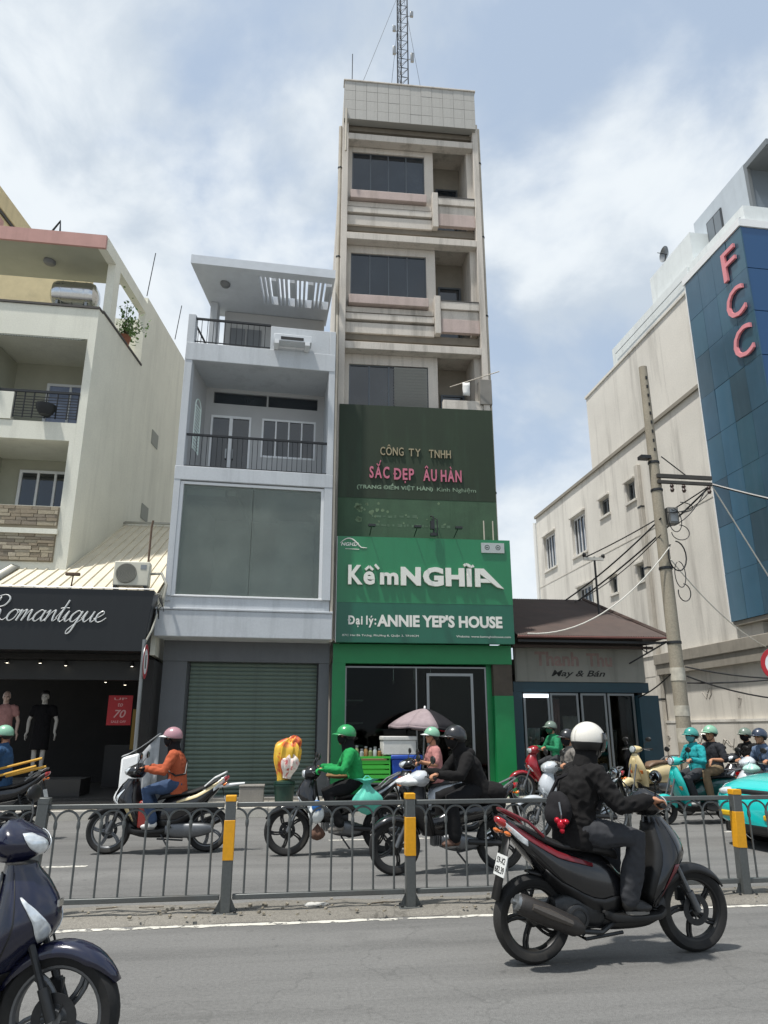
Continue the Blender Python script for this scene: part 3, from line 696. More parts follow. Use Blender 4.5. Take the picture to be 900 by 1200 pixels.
# ---------------------------------------------------------------- antenna mast on the roof
A = thing('antenna_mast', 'lattice antenna mast standing on the roof of the tall narrow building', 'antenna', (3.2, 17.6, 18.5))
leg = MB(); S3 = [(.2 * math.cos(a), .2 * math.sin(a)) for a in (R(90), R(210), R(330))]
for (x, y) in S3: MB().tube([(x, y, 0), (x * .9, y * .9, 9)], .02, 6).build('mast_leg', M_DSTEEL, A)
br = MB()
for q in range(24):
    z0 = .37 * q
    for i in range(3):
        a, b_ = S3[i], S3[(i + 1) % 3]
        br.tube([(a[0], a[1], z0), (b_[0], b_[1], z0 + .37)], .008, 5); br.tube([(a[0], a[1], z0), (b_[0], b_[1], z0)], .008, 5)
br.build('lattice_brace', M_DSTEEL, A)
for (x, z, s_) in ((-.28, .9, .22), (.26, .7, .25), (.27, 1.9, .18), (-.27, 3.6, .3), (.3, 3.4, .34), (-.27, 4.5, .2), (.3, 5.2, .2)):
    MB().cbox((x, -.12, z), (.1, .08, s_)).tube([(x * .5, 0, z), (x, -.1, z)], .012, 5).build('radio_panel', M_STEEL, A, bevel=.01)
for (ex, ey, ez) in ((-1.6, -.3, 0.9), (.6, -.5, .9), (-.3, 3, .3)):
    MB().tube([(0, 0, 6.5), (ex, ey, ez)], .006, 4).build('guy_wire', M_DSTEEL, A)
tag(MB().tube([(1.52, 16.5, 19.3), (1.52, 16.5, 20.6)], .012, 6).build('whip_antenna', M_DSTEEL), 'thin rod antenna at the left front corner of the tower house roof', 'antenna')
# ---------------------------------------------------------------- pale blue house with roller shutter
M_LBL = mat('pale_blue_render', '#b9bdc0', 0.8, var=0.05, vscale=1.2, fine=0.04, fscale=30, dirt='#7c8084', dirt_amt=0.5, streak=True, sscale=.8, bump=.08)
M_LGREY = mat('blue_grey_render', '#aaabab', 0.85, var=0.05, vscale=1.2, fine=.04)
M_DGREY = mat('dark_grey_panel', '#5b5e61', 0.55, var=.06, fine=.05, dirt='#3a3b3c', dirt_amt=.3, streak=True)
H = thing('blue_house', 'pale blue three storey house with big shop window over a closed green grey roller shutter', 'building', (-2.38, 15.8, 0), R(2))
KS = math.tan(R(12))
hb = Bld(H, lambda p: Vector((p.x + max(0, p.y) * KS * max(0.0, min(1.0, 1 - (p.x - .3) / 3.2)), p.y, p.z)))
M_WPVC = mat('white_window_frame', '#d8dadb', .45); M_RAIL = mat('dark_iron_rail', '#2a2c2e', .5, .4)
# body
hb.box('side_wall', M_LBL, 0, .12, .02, 9, 4.2, 10.2); hb.box('side_wall', M_LBL, 3.42, 3.54, .5, 9, 4.2, 11.0)
hb.box('rear_wall', M_LBL, .122, 3.418, 8.8, 9, .15, 12.4)
# ledge over the shutter
hb.box('ledge', M_LBL, -.14, 3.60, -.02, 1.2, 3.44, 4.00, bevel=.015); hb.box('ledge_cap', M_LBL, -.155, 3.61, -.04, 1.2, 4.002, 4.05, bevel=.01)
hb.box('sill_wall', M_LBL, .0, 3.54, .06, .4, 4.052, 4.30, bevel=.008); hb.box('window_sill', M_WHITE, .1, 3.40, .03, .2, 4.302, 4.34, bevel=.006)
# big display window
hb.box('corner_pier', M_LBL, -.002, .13, -.003, .3, 4.305, 6.92); hb.box('corner_pier', M_LBL, 3.36, 3.545, -.003, .3, 4.305, 6.92)
fw = hb.add('window_frame', M_WPVC, MB().box(.131, .20, .04, .14, 4.341, 6.9).box(3.29, 3.358, .04, .14, 4.341, 6.9).box(.20, 3.29, .04, .14, 6.84, 6.9))
M_BAY = glass('bay_window_glass', '#e6ece8', .02, 1.0, .04, 1.45, .26, '#98a39b')  # dusty film kept pale to imitate the reflection on the pane
w3 = 3.09 / 2
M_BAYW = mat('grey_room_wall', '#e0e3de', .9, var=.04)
for i in range(2): hb.box('pane', M_BAY, .2 + w3 * i + .004, .2 + w3 * (i + 1) - .004, .085, .095, 4.341, 6.839, fw)
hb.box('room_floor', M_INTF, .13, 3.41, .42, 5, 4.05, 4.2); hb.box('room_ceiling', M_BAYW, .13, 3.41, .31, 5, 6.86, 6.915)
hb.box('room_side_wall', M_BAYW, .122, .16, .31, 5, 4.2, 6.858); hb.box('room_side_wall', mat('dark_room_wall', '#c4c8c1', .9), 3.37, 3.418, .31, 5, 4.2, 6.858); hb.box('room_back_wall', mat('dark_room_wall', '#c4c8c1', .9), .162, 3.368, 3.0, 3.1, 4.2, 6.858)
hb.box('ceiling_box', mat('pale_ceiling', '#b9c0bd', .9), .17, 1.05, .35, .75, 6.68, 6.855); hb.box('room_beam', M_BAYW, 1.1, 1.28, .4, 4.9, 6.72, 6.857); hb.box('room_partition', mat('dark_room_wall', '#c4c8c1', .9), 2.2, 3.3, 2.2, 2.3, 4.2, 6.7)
# storey slab and balcony
hb.box('balcony_slab', M_LBL, -.01, 3.55, -.01, 1.7, 6.921, 7.25, bevel=.012)
hb.box('front_column', M_LBL, .0, .17, 0, .2, 7.252, 11.12, bevel=.008); hb.box('front_column', M_LBL, 3.40, 3.55, 0, .2, 7.252, 11.0, bevel=.008)
def railing(b, u0, u1, v, z0, z1, gap, name='balcony_railing', ret=None, mid=None):
    mb = MB(); r_ = b.add(name, M_RAIL, MB().box(u0, u1, v - .025, v + .025, z1 - .045, z1))
    mb.box(u0, u1, v - .012, v + .012, z0, z0 + .02); n = int((u1 - u0) / gap)
    for i in range(1, n): x = u0 + (u1 - u0) * i / n; mb.tube([(x, v, z0), (x, v, z1 - .04)], .0075, 5, cap=False)
    b.add('railing_bars', M_RAIL, mb, r_, kind='stuff'); return r_
railing(hb, .172, 3.398, .06, 7.27, 8.06, .115)
hb.wall('recessed_wall', M_LGREY, .15, 3.42, 7.252, 9.9, 1.4, 1.52, [(.31, 1.40, 7.26, 9.15), (1.70, 3.2, 8.1, 9.15), (.33, 1.80, 9.48, 9.80), (1.84, 3.24, 9.48, 9.80)])
hb.box('inner_side_wall', M_LGREY, .121, .15, .2, 1.6, 7.252, 9.9)
dd = hb.add('double_door', M_WPVC, MB().box(.31, .36, 1.38, 1.46, 7.26, 9.15).box(1.35, 1.40, 1.38, 1.46, 7.26, 9.15).box(.36, 1.35, 1.38, 1.46, 9.09, 9.15).box(.81, .90, 1.385, 1.46, 7.26, 9.09))
for (a, b_) in ((.36, .81), (.90, 1.35)):
    hb.box('door_pane', M_DGLASS, a, b_, 1.42, 1.44, 7.26, 9.09, dd)
    hb.box('door_handle', M_STEEL, (b_ - .06 if a < .5 else a + .02), (b_ - .02 if a < .5 else a + .06), 1.35, 1.385, 8.0, 8.25, dd)
hb.window(1.70, 3.2, 8.1, 9.15, 1.46, M_WPVC, M_DGLASS, 4, .05, .07)
for (a, b_) in ((.33, 1.80), (1.84, 3.24)): hb.window(a, b_, 9.48, 9.80, 1.5, mat('dark_frame', '#3f4244', .5), M_DGLASS, 1, .02, .05, name='transom', pane='transom_pane')
# arched lattice on the left side wall, outdoor daylight painted into its colour
aw = hb.add('arched_window', mat('daylit_lattice', '#e6f4ee', .6), MB().box(.148, .168, .55, .58, 7.9, 9.0).box(.148, .168, 1.0, 1.03, 7.9, 9.0).tube([(.158, .565 + .225 * (1 - math.cos(a)), 9.0 + .25 * math.sin(a)) for a in [PI * i / 10 for i in range(11)]], .015, 6))
lm = MB()
for i in range(14): lm.box(.15, .158, .58, 1.0, 7.92 + .085 * i, 7.97 + .085 * i)
hb.add('lattice_slat', mat('daylit_lattice', '#cfe4dc', .6), lm, aw, kind='stuff')
# roof terrace slab, parapet, air conditioner
hb.box('terrace_slab', M_LBL, .0, 3.55, -.012, 3.2, 9.9, 10.36, bevel=.012)
hb.box('terrace_parapet', M_LBL, 1.96, 3.398, .01, .14, 10.361, 11.0, bevel=.01)
rl = railing(hb, .172, 1.955, .06, 10.42, 11.06, .13, 'terrace_railing')
side = MB().box(.07, .1, .2, 2.2, 11.0, 11.05)
for q in range(8): side.tube([(.085, .3 + .25 * q, 10.37), (.085, .3 + .25 * q, 11.0)], .008, 5, cap=False)
hb.add('side_railing', M_RAIL, side)
ac = hb.box('air_conditioner', mat('ac_white', '#c9cdd0', .5, fine=.04), 2.04, 2.94, -.32, -.02, 10.45, 10.63, bevel=.01)
hb.box('ac_bracket', M_WPVC, 2.05, 2.16, -.34, .0, 10.36, 10.449, ac); hb.box('ac_bracket', M_WPVC, 2.78, 2.89, -.34, .0, 10.36, 10.449, ac); hb.box('ac_grille', M_BLACK, 2.2, 2.74, -.326, -.321, 10.48, 10.56, ac)
hb.box('terrace_wall', M_LGREY, .3, 3.42, 2.0, 2.12, 10.36, 12.5)
dw_ = MB()
for (a, b_) in ((.5, .95), (1.0, 1.45)): dw_.box(a, b_, 1.97, 1.995, 10.37, 12.0)
hb.add('terrace_door', mat('grey_door', '#6d7073', .6), dw_)
hb.box('terrace_window', M_DGLASS, 1.9, 3.2, 1.975, 1.995, 11.2, 12.1)
hb.box('terrace_column', M_LBL, .02, .2, 1.6, 1.85, 10.362, 12.5)
# roof slab with cut slots on the right
slots = []
for i in range(4):
    a = 1.56 + .485 * i
    slots += [(a, a + .06), (a + .115, a + .175), (a + .235, a + .43)]
rz0, rz1 = 12.52, 12.76
rb = MB(); cuts = []
us = [-.06] + [x for s_ in slots for x in s_] + [3.50]
for i in range(0, len(us), 2): rb.box(us[i], us[i + 1], .25, 1.45, rz0, rz1)
rb.box(-.06, 3.50, -.02, .25, rz0, rz1); rb.box(-.06, 3.50, 1.45, 2.3, rz0, rz1)
M_RSLAB = mat('roof_slab_paint', '#c6cbd0', .8, var=.05, dirt='#8a8d90', dirt_amt=.25)
hb.add('roof_slab', M_RSLAB, rb)
for i in range(4): hb.box('slot_block', M_RSLAB, 1.56 + .485 * i + .30, 1.56 + .485 * i + .432, .42, 1.12, rz0 + .03, rz1 - .03)
hb.add('ceiling_lamp', mat('lamp_dome', '#6d6f70', .4), MB().lathe([(0, 12.40), (.09, 12.42), (.13, 12.47), (.13, 12.519)], (.62, .7, 0), 'Z', 16))
# ground floor with the roller shutter
hb.box('shutter_lintel', M_DGREY, -.14, 3.64, .72, 1.0, 3.0, 3.438); hb.box('shutter_pier', M_DGREY, -.14, .37, .75, 1.05, .15, 2.998); hb.box('shutter_pier', M_DGREY, 3.40, 3.64, .75, 1.05, .15, 2.998)
M_SHUT = mat('green_grey_shutter', '#5c6b61', .5, .15, var=.08, fine=.05, dirt='#3e4640', dirt_amt=.5, streak=True)
sh = hb.box('roller_shutter', M_SHUT, .371, 3.399, .97, .99, .16, 3.0)
nsl = 32; hs = 2.84 / nsl
sm = MB(); P_ = [(0, 0), (-.012, .012), (-.022, hs * .35), (-.022, hs * .6), (-.012, hs - .014), (0, hs - .006)]
sm.loft([[(x, y, z) for (y, z) in P_] for x in (0, 3.02)], closed=False)
sme = sm.mesh('shutter_slat', M_SHUT, True, 30)
for i in range(nsl): inst(sme, 'shutter_slat', sh, (.375 + .969 * KS * .99 * .0, .966, .16 + hs * i))
hb.box('shutter_guide', M_DSTEEL, .36, .40, .9, .965, .15, 2.99); hb.box('shutter_guide', M_DSTEEL, 3.37, 3.41, .9, .965, .15, 2.99); hb.box('bottom_bar', M_DSTEEL, .40, 3.37, .93, .964, .15, .22)
hb.box('door_step', M_PAVE, .2, 3.5, .3, .9, .15, .22)
hb.add('downpipe', mat('pipe_pvc', '#b3ab9c'), MB().tube([(3.585, .05, 3.4), (3.585, .05, 11.5)], .035, 8))

# ---------------------------------------------------------------- beige balcony house at the left
M_BEI = mat('beige_render', '#dad9cb', .85, var=.05, vscale=.9, fine=.05, fscale=30, dirt='#98968a', dirt_amt=.35, streak=True, sscale=.5, bump=.08)
M_PEACH = mat('pink_band', '#b98f86', .8, var=.06, dirt_amt=.3, dirt='#83695f', streak=True)
Bg = thing('beige_house', 'beige house with two deep balconies, stone clad parapet and pink edged roof slab', 'building', (-4.76, 17, 0))
KB = math.tan(R(9.7)); bb = Bld(Bg, lambda p: Vector((p.x + max(-1, p.y) * KB, p.y, p.z)))
bb.box('side_wall', M_BEI, -.18, 0, .0, 3.02, 4.1, 11.8); bb.box('side_wall', M_BEI, -.18, .001, 3.02, 14, 4.1, 14.1)
bb.box('terrace_floor', M_BEI, -7, -.181, .2, 3.0, 11.0, 11.2)
bb.box('rear_wall', M_BEI, -7, -.182, 4.0, 4.2, 4.5, 13.9)
bb.wall('front_wall', M_BEI, -7, -.182, 4.0, 11.76, 0, .2, [(-2.6, -.19, 8.62, 10.9), (-2.6, -.30, 6.52, 8.16)])
bb.box('terrace_coping', mat('dark_coping', '#4a4744'), -7, .02, -.04, .2, 11.762, 11.82); bb.box('side_coping', mat('dark_coping', '#4a4744'), -.2, .03, .202, 3.0, 11.802, 11.86)
bb.box('balcony_floor', M_BEI, -7, -.183, .2, 2.0, 8.2, 8.45); bb.box('balcony_floor', M_BEI, -7, -.183, .2, 2.0, 6.2, 6.48); bb.box('balcony_ceiling', M_BEI, -7, -.183, .2, 2.0, 10.92, 11.0)
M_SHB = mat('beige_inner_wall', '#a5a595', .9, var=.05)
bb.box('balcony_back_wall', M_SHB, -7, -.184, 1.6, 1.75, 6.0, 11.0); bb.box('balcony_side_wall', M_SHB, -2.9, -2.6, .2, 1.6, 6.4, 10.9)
# doors, glazed
for (a, b_, z0, z1, m_) in ((-1.75, -.55, 8.5, 10.35, mat('blue_curtain_glass', '#7d88a0', .2, var=.2, vscale=3)), (-2.1, -.35, 6.5, 7.9, M_DGLASS)):
    bb.window(a, b_, z0, z1, 1.59, M_WPVC, m_, 2 if z0 > 8 else 4, .07, .07, name='balcony_door')
# corrugated strip awning over the balcony
cs = MB(); ring_ = [(-2.6 + i * .03, 0, .03 * (i % 2)) for i in range(80)]
cs.sheet([[(x, -.22, 10.72 + z) for (x, _, z) in ring_], [(x, .0, 10.86 + z) for (x, _, z) in ring_]]); bb.add('corrugated_canopy', mat('canopy_metal', '#757a74', .5, .5), cs, smooth=False, solid=.004)
# balcony railing with rings
rr = bb.box('balcony_railing', M_RAIL, -2.6, -.19, -.02, .02, 9.36, 9.42)
rbm = MB()
for q in range(8): rbm.box(-1.66, -.2, -.008, .008, 8.72 + .075 * q, 8.735 + .075 * q)
for x in [-1.66, -1.45, -1.24, -.95, -.7, -.45, -.22]: rbm.box(x, x + .02, -.012, .012, 8.7, 9.36)
bb.add('railing_bars', M_RAIL, rbm, rr, kind='stuff')
bb.add('flower_basket', M_RAIL, MB().lathe([(.12, 8.72), (.2, 8.85), (.22, 8.98)], (-.85, -.16, 0), 'Z', 12))
bb.box('solid_balcony_parapet', M_BEI, -7, -1.68, -.03, .1, 8.64, 9.34)
# stone clad parapet: single stones
M_STONES = [mat('stone_cladding_%d' % i, c, .9, var=.2, vscale=5, fine=.12, bump=.3, bscale=30) for i, c in enumerate(('#a09681', '#8f8370', '#aca28e', '#857b6c'))]
stp = bb.box('stone_parapet', mat('stone_mortar', '#8b8270', .9), -3.2, -.30, -.03, .15, 5.2, 6.5)
rs = random.Random(11); z = 5.22; smesh = [MB().box(0, 1, -.5, .5, 0, 1).mesh('stone', m_, False) for m_ in M_STONES]
while z < 6.46:
    hh = rs.uniform(.06, .11); x = -2.2
    if not 5.82 < z < 5.98:
        while x < -.32:
            w_ = min(rs.uniform(.15, .42), -.305 - x)
            inst(rs.choice(smesh), 'stone', stp, (x - .005, -.03 - .0, z), (0, 0, 0), (w_ - .012, rs.uniform(.03, .08), hh - .01)); x += w_
    z += hh
bb.box('stone_ledge', M_BEI, -3.2, -.26, -.09, -.032, 5.84, 5.96)
# roof slab, open to the side
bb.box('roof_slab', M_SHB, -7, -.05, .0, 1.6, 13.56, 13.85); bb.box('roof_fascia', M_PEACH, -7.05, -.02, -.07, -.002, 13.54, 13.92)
bb.box('roof_edge_beam', M_BEI, -.22, .0, .0, 3.15, 13.53, 13.9); bb.box('roof_column', M_BEI, -.20, .0, .62, .95, 11.8, 13.528); bb.box('roof_column', M_BEI, -.20, .0, 2.95, 3.2, 11.8, 13.527)
bb.add('ceiling_lamp', mat('lamp_dome', '#6d6f70'), MB().lathe([(0, 13.44), (.12, 13.46), (.15, 13.5), (.15, 13.559)], (-1.75, .75, 0), 'Z', 14))
bb.box('setback_wall', mat('cream_setback', '#c6b791', .85, var=.08, dirt_amt=.3), -7, -1.9, 3.4, 3.6, 11.2, 15.4)
bb.add('roof_pipe', M_DSTEEL, MB().tube([(-1.7, .3, 13.9), (-1.4, .3, 14.5), (-1.35, .3, 13.9)], .03, 6))
# wall vents on the side
for (s_, z_) in ((4.7, 10.2), (4.45, 7.75)): bb.box('wall_vent', mat('vent_grey', '#8d8f86', .7), .001, .02, s_ - .3, s_ + .25, z_ - .25, z_ + .2)
# water tank lying on the terrace
wt = thing('water_tank', 'shiny steel water tank lying under the pink edged roof slab of the beige house', 'water tank', (-5.75, 18.2, 12.8))
MB().lathe([(0, -.62), (.2, -.6), (.36, -.52), (.4, -.42), (.4, .42), (.36, .52), (.2, .6), (0, .62)], axis='X', n=24).build('tank_body', M_CHROME, wt)
for x in (-.3, 0, .3): MB().lathe([(.405, x - .02), (.412, x), (.405, x + .02)], axis='X', n=24).build('tank_rib', M_CHROME, wt)
MB().box(-.4, -.34, -.3, .3, -1.6, -.3).box(.34, .4, -.3, .3, -1.6, -.3).build('tank_stand', M_STEEL, wt)
# foliage helper (many leaf faces)
def leafy(name, label, cat, loc, size, n, m, leaf=.09, seed=1, stem=None):
    t = thing(name, label, cat, loc); q = random.Random(seed); mb = MB(); st = MB()
    for b in range(7):
        a = q.uniform(0, 2 * PI); tip = Vector((math.cos(a) * size[0] * q.uniform(.3, .9), math.sin(a) * size[1] * q.uniform(.3, .9), size[2] * q.uniform(.4, 1)))
        st.tube([(0, 0, 0), tip * .5 + Vector((0, 0, size[2] * .12)), tip], [.016, .011, .005], 5)
        for i in range(n // 7):
            c = tip * q.uniform(.35, 1.05) + Vector((q.gauss(0, size[0] * .2), q.gauss(0, size[1] * .2), q.gauss(0, size[2] * .14)))
            d = Vector((q.gauss(0, 1), q.gauss(0, 1), q.gauss(0, .6))).normalized(); w = d.orthogonal().normalized(); s_ = leaf * q.uniform(.6, 1.3)
            mb.add([c, c + d * s_ * .5 + w * s_ * .28, c + d * s_, c + d * s_ * .5 - w * s_ * .28], [(0, 1, 2, 3)])
    mb.build('foliage', m, t, smooth=False, kind='stuff', fixn=False); st.build('stem', mat('green_stem', '#5c5a3c', .8), t); return t
M_LEAF = mat('leaf_green', '#52702f', .6, var=.4, vscale=5); M_LEAF2 = mat('leaf_dark', '#2c3a24', .6, var=.3, vscale=5)
pl = leafy('potted_plant', 'bushy green plant on the terrace edge of the beige house', 'plant', (-4.55, 18.9, 12.0), (.6, .7, 1.1), 500, M_LEAF, .11, 2)
MB().lathe([(.14, -.2), (.2, .1), (.17, .08)], axis='Z', n=12).build('pot', mat('clay_pot', '#8a5a42', .8), pl)
leafy('balcony_plant', 'dark leafy plant hanging at the left edge above the upper balcony', 'plant', (-7.5, 16.85, 10.95), (.4, .25, .55), 180, M_LEAF2, .14, 5)
for (px, yy, zz, hh, lab) in ((-4.2, 19.6, 13.9, 1.5, 'thin rod aerial on the flat roof edge of the beige house'), (-3.75, 22.4, 14.1, 1.3, 'short thin aerial at the far end of the beige house roof')):
    tag(MB().tube([(px, yy, zz), (px + .12, yy, zz + hh)], .014, 5).build('rod_aerial', M_DSTEEL), lab, 'antenna')
# upper block of the next house at the far left edge
N_ = thing('cream_block', 'cream and pink upper storey rising at the left picture edge behind the roof slab', 'building', (-8.9, 22.95, 0))
nb = Bld(N_, lambda p: Vector((p.x + p.y * KB, p.y, p.z)))
M_CRB = mat('cream_block_render', '#cdbb93', .85, var=.06, dirt_amt=.25, streak=True)
nb.box('side_wall', M_CRB, -4, 0, -2.6, .22, 13.95, 17.4); nb.box('pink_wall', M_PEACH, -3.9, .012, -2.58, -1.75, 14.0, 17.2); nb.box('roof_coping', M_CRB, -4.1, .09, -2.7, .3, 17.41, 18.05)
nb.box('wall_ledge', mat('dark_coping', '#4a4744'), .001, .06, -2.5, .2, 17.3, 17.405)
# ---------------------------------------------------------------- dress shop with the black sign
M_BLK = mat('black_sign_face', '#0b0d0e', .38, var=.15, vscale=1.2, fine=.05, dirt='#232627', dirt_amt=.25, streak=True)
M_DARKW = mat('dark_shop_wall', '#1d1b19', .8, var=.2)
D = thing('dress_shop', 'dress shop with black sign in white script and a pale ribbed tin roof', 'shop', (-2.5, 15.4, 0))
db = Bld(D)
sg = db.add('black_sign', M_BLK, MB().add([(-6, -.06, 3.07), (-.12, -.06, 3.07), (-.02, 0, 4.33), (-6, 0, 4.33), (-6, .6, 3.07), (-.12, .6, 3.07), (-.02, .6, 4.33), (-6, .6, 4.33)], [(0, 1, 2, 3), (1, 5, 6, 2), (5, 4, 7, 6), (4, 0, 3, 7), (3, 2, 6, 7), (0, 4, 5, 1)]), bevel=.01)
db.add('sign_trim', M_STEEL, MB().tube([(-6, -.02, 4.345), (-.02, -.02, 4.345)], .012, 6), sg)
# script lettering: one pen stroke path each, with a varying nib
M_SIL = mat('silver_letter', '#cfd0cd', .35, .3)
def pen(name, pts, parent, z0, x0, sc, r0=.022, slant=.45):
    # Catmull-Rom through the points
    P = [Vector((p[0] + p[1] * slant, p[1])) for p in pts]; out = []
    for i in range(len(P) - 1):
        p0, p1, p2, p3 = P[max(0, i - 1)], P[i], P[i + 1], P[min(len(P) - 1, i + 2)]
        for k in range(6):
            t = k / 6; out.append(.5 * ((2 * p1) + (p2 - p0) * t + (2 * p0 - 5 * p1 + 4 * p2 - p3) * t * t + (3 * p1 - p0 - 3 * p2 + p3) * t ** 3))
    out.append(P[-1]); rr = []
    for i in range(len(out)):
        d = out[min(i + 1, len(out) - 1)] - out[max(0, i - 1)]
        down = abs(d.y) / (d.length + 1e-6) if d.y < 0 else .15
        rr.append(r0 * (.55 + .75 * down))
    def fz(x, z): return -.06 + .06 * (z - 3.07) / 1.26 - .02
    pts3 = [(x0 + p.x * sc, fz(x0, z0 + p.y * sc), z0 + p.y * sc) for p in out]
    return db.add(name, M_SIL, MB().tube(pts3, rr, 7), parent)
LET = [  # (x offset, strokes); x-height 1, ascender 2, descender -1
    [[(0, 0), (.15, .9), (.3, 2.0), (.2, 1.7)], [(-.25, 1.5), (0, 2.05), (.6, 2.25), (1.05, 1.9), (.9, 1.35), (.35, 1.1), (.75, .9), (.9, .3), (1.3, .05), (1.6, .4)]],
    [[(1.0, .75), (.7, .98), (.4, .7), (.35, .25), (.6, 0), (.9, .2), (1.0, .65), (.9, .95), (1.2, .85), (1.4, .9)]],
    [[(0, .7), (.2, .98), (.2, .5), (.15, 0), (.35, .75), (.6, .98), (.62, .5), (.58, 0), (.8, .75), (1.02, .98), (1.03, .4), (1.15, .02), (1.4, .3)]],
    [[(.85, .8), (.55, .98), (.2, .6), (.2, .15), (.45, 0), (.75, .4), (.88, .95), (.8, .3), (.95, 0), (1.2, .3)]],
    [[(0, .7), (.2, .98), (.2, .5), (.15, 0), (.35, .7), (.65, .98), (.68, .4), (.8, .02), (1.05, .3)]],
    [[(0, .3), (.3, 1.1), (.45, 1.9), (.32, .9), (.3, .2), (.5, 0), (.75, .3)], [(.05, 1.15), (.35, 1.22), (.75, 1.2)]],
    [[(0, .3), (.25, .95), (.2, .3), (.35, 0), (.6, .3)]],
    [[(.85, .8), (.55, .98), (.2, .6), (.2, .15), (.45, 0), (.75, .4), (.9, .95), (.78, 0), (.65, -.85), (.4, -1.05), (.35, -.7), (.8, -.1), (1.2, .3)]],
    [[(0, .3), (.25, .95), (.2, .3), (.4, 0), (.7, .4), (.85, .95), (.8, .3), (.95, 0), (1.2, .3)]],
    [[(0, .3), (.35, .45), (.65, .75), (.5, .98), (.2, .7), (.2, .2), (.45, 0), (.75, .12), (1.0, .4)]]]
ADV = [1.25, 1.05, 1.28, 1.05, .92, .6, .48, 1.05, 1.05, .9]
x = 0; tot = sum(ADV); sc_ = 2.22 / tot
for strokes, ad in zip(LET, ADV):
    for st in strokes: pen('script_letter', [(p[0] + x, p[1]) for p in st], sg, 3.64, -3.18, sc_, .0155, .35)
    x += ad
# underside, ceiling and recessed shop window
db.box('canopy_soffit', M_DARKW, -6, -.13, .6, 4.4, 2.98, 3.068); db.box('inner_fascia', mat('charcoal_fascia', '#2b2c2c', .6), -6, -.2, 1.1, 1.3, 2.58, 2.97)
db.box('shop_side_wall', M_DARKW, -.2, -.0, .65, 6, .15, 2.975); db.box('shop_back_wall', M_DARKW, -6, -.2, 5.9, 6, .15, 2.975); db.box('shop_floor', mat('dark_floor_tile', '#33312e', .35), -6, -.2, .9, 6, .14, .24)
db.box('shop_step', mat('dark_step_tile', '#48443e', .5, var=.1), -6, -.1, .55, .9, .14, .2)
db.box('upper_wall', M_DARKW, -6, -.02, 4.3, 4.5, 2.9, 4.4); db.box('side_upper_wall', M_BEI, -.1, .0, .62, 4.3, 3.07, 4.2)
M_SPOT = mat('lit_spot', '#fff1d8', .5, emit=4.0)
for (px, yy, zz) in ((-3.0, .95, 2.9), (-2.35, .95, 2.9), (-1.85, 1.0, 2.86), (-.5, 1.0, 2.86), (-1.1, 1.45, 2.55), (-.7, 1.5, 2.5)):
    s_ = db.add('spotlight', M_BLACK, MB().lathe([(.02, zz + .1), (.035, zz + .06), (.04, zz)], (px, yy, 0), 'Z', 10)); db.add('spot_bulb', M_SPOT, MB().lathe([(0, zz - .008), (.028, zz - .004)], (px, yy, 0), 'Z', 10), s_)
db.box('clothes_rail', M_STEEL, -4.4, -3.6, 3.0, 3.03, 1.9, 1.93); db.box('cash_desk', mat('desk_dark', '#2a2826', .5), -1.5, -.7, 4.0, 4.6, .24, 1.2)
# red sale poster
po = db.box('sale_poster', mat('poster_red', '#b3141d', .5, fine=.05), -1.12, -.60, 2.02, 2.03, 1.66, 2.30)
M_PW = mat('poster_print', '#d9a6a4', .5)
for (body, u0, u1, z0, z1, sh_) in (('70', -.98, -.72, 1.82, 1.99, .25), ('to', -.91, -.80, 2.06, 2.14, .2), ('UP', -1.0, -.72, 2.2, 2.25, 0), ('SALE OFF', -1.02, -.7, 1.71, 1.76, 0)):
    db.add('poster_lettering', M_PW, text_mb(body, u0, u1, z0, z1, 2.019, .002, .01, sh_), po, smooth=False)
db.box('gold_column', mat('brass_panel', '#7a6020', .5, .3), -.55, -.32, 1.9, 2.0, 1.15, 2.0)
# ribbed tin roof in single sheets
M_TIN = mat('cream_tin_sheet', '#d2cab6', .5, .15, var=.06, fine=.04, dirt='#8f8260', dirt_amt=.35)
rp0, rp1 = Vector((-3.3, .55, 4.36)), Vector((-2.9, 5.4, 7.0))   # left edge from eave to top
def roofp(a, t):   # a 0..1 across, t 0..1 up
    l0 = Vector((-3.6, .55, 4.34)); l1 = Vector((-2.62, 4.6, 6.93)); r0 = Vector((-.05, .55, 4.34)); r1 = Vector((-.58, 4.6, 6.95))
    r1 = Vector((.25, 4.6, 6.95))
    return (l0.lerp(l1, t)).lerp(r0.lerp(r1, t), a)
trf = db.add('tin_roof', mat('roof_underlay', '#7b705a', .8), MB().sheet([[roofp(a, t) - Vector((0, 0, .05)) for a in (0, 1)] for t in (0, 1)]), solid=.02)
NS = 15
for i in range(NS):
    for (t0, t1) in ((0, .52), (.505, 1)):
        a0, a1 = i / NS, (i + 1) / NS - .003; g_ = []
        for t in (t0, t1):
            row = []
            for (f_, h_) in ((0, .0), (.04, .04), (.12, .04), (.16, 0), (.5, .003), (.98, 0)):
                p = roofp(a0 + (a1 - a0) * f_, t); row.append(p + Vector((0, -.3, .8)) * (h_ + (.012 if t0 == 0 else 0)))
            g_.append(row)
        db.add('roof_sheet', M_TIN, MB().sheet(g_), trf, smooth=False, solid=.004)
cap = MB().sheet([[roofp(-.06, t) + Vector((0, 0, .03)), roofp(-.02, t) + Vector((0, 0, .12)), roofp(.03, t) + Vector((0, 0, .06))] for t in (0, .5, 1)])
db.add('ridge_cap', mat('grey_flashing', '#a4a296', .5, .4, dirt_amt=.4), cap, trf, solid=.01)
db.add('roof_flashing', mat('grey_flashing', '#a4a296', .5, .4), MB().sheet([[roofp(a, 1) + Vector((0, -.05, .05)) for a in (0, .5, 1)], [roofp(a, 1) + Vector((0, .1, .14)) for a in (0, .5, 1)]]), trf, solid=.02)
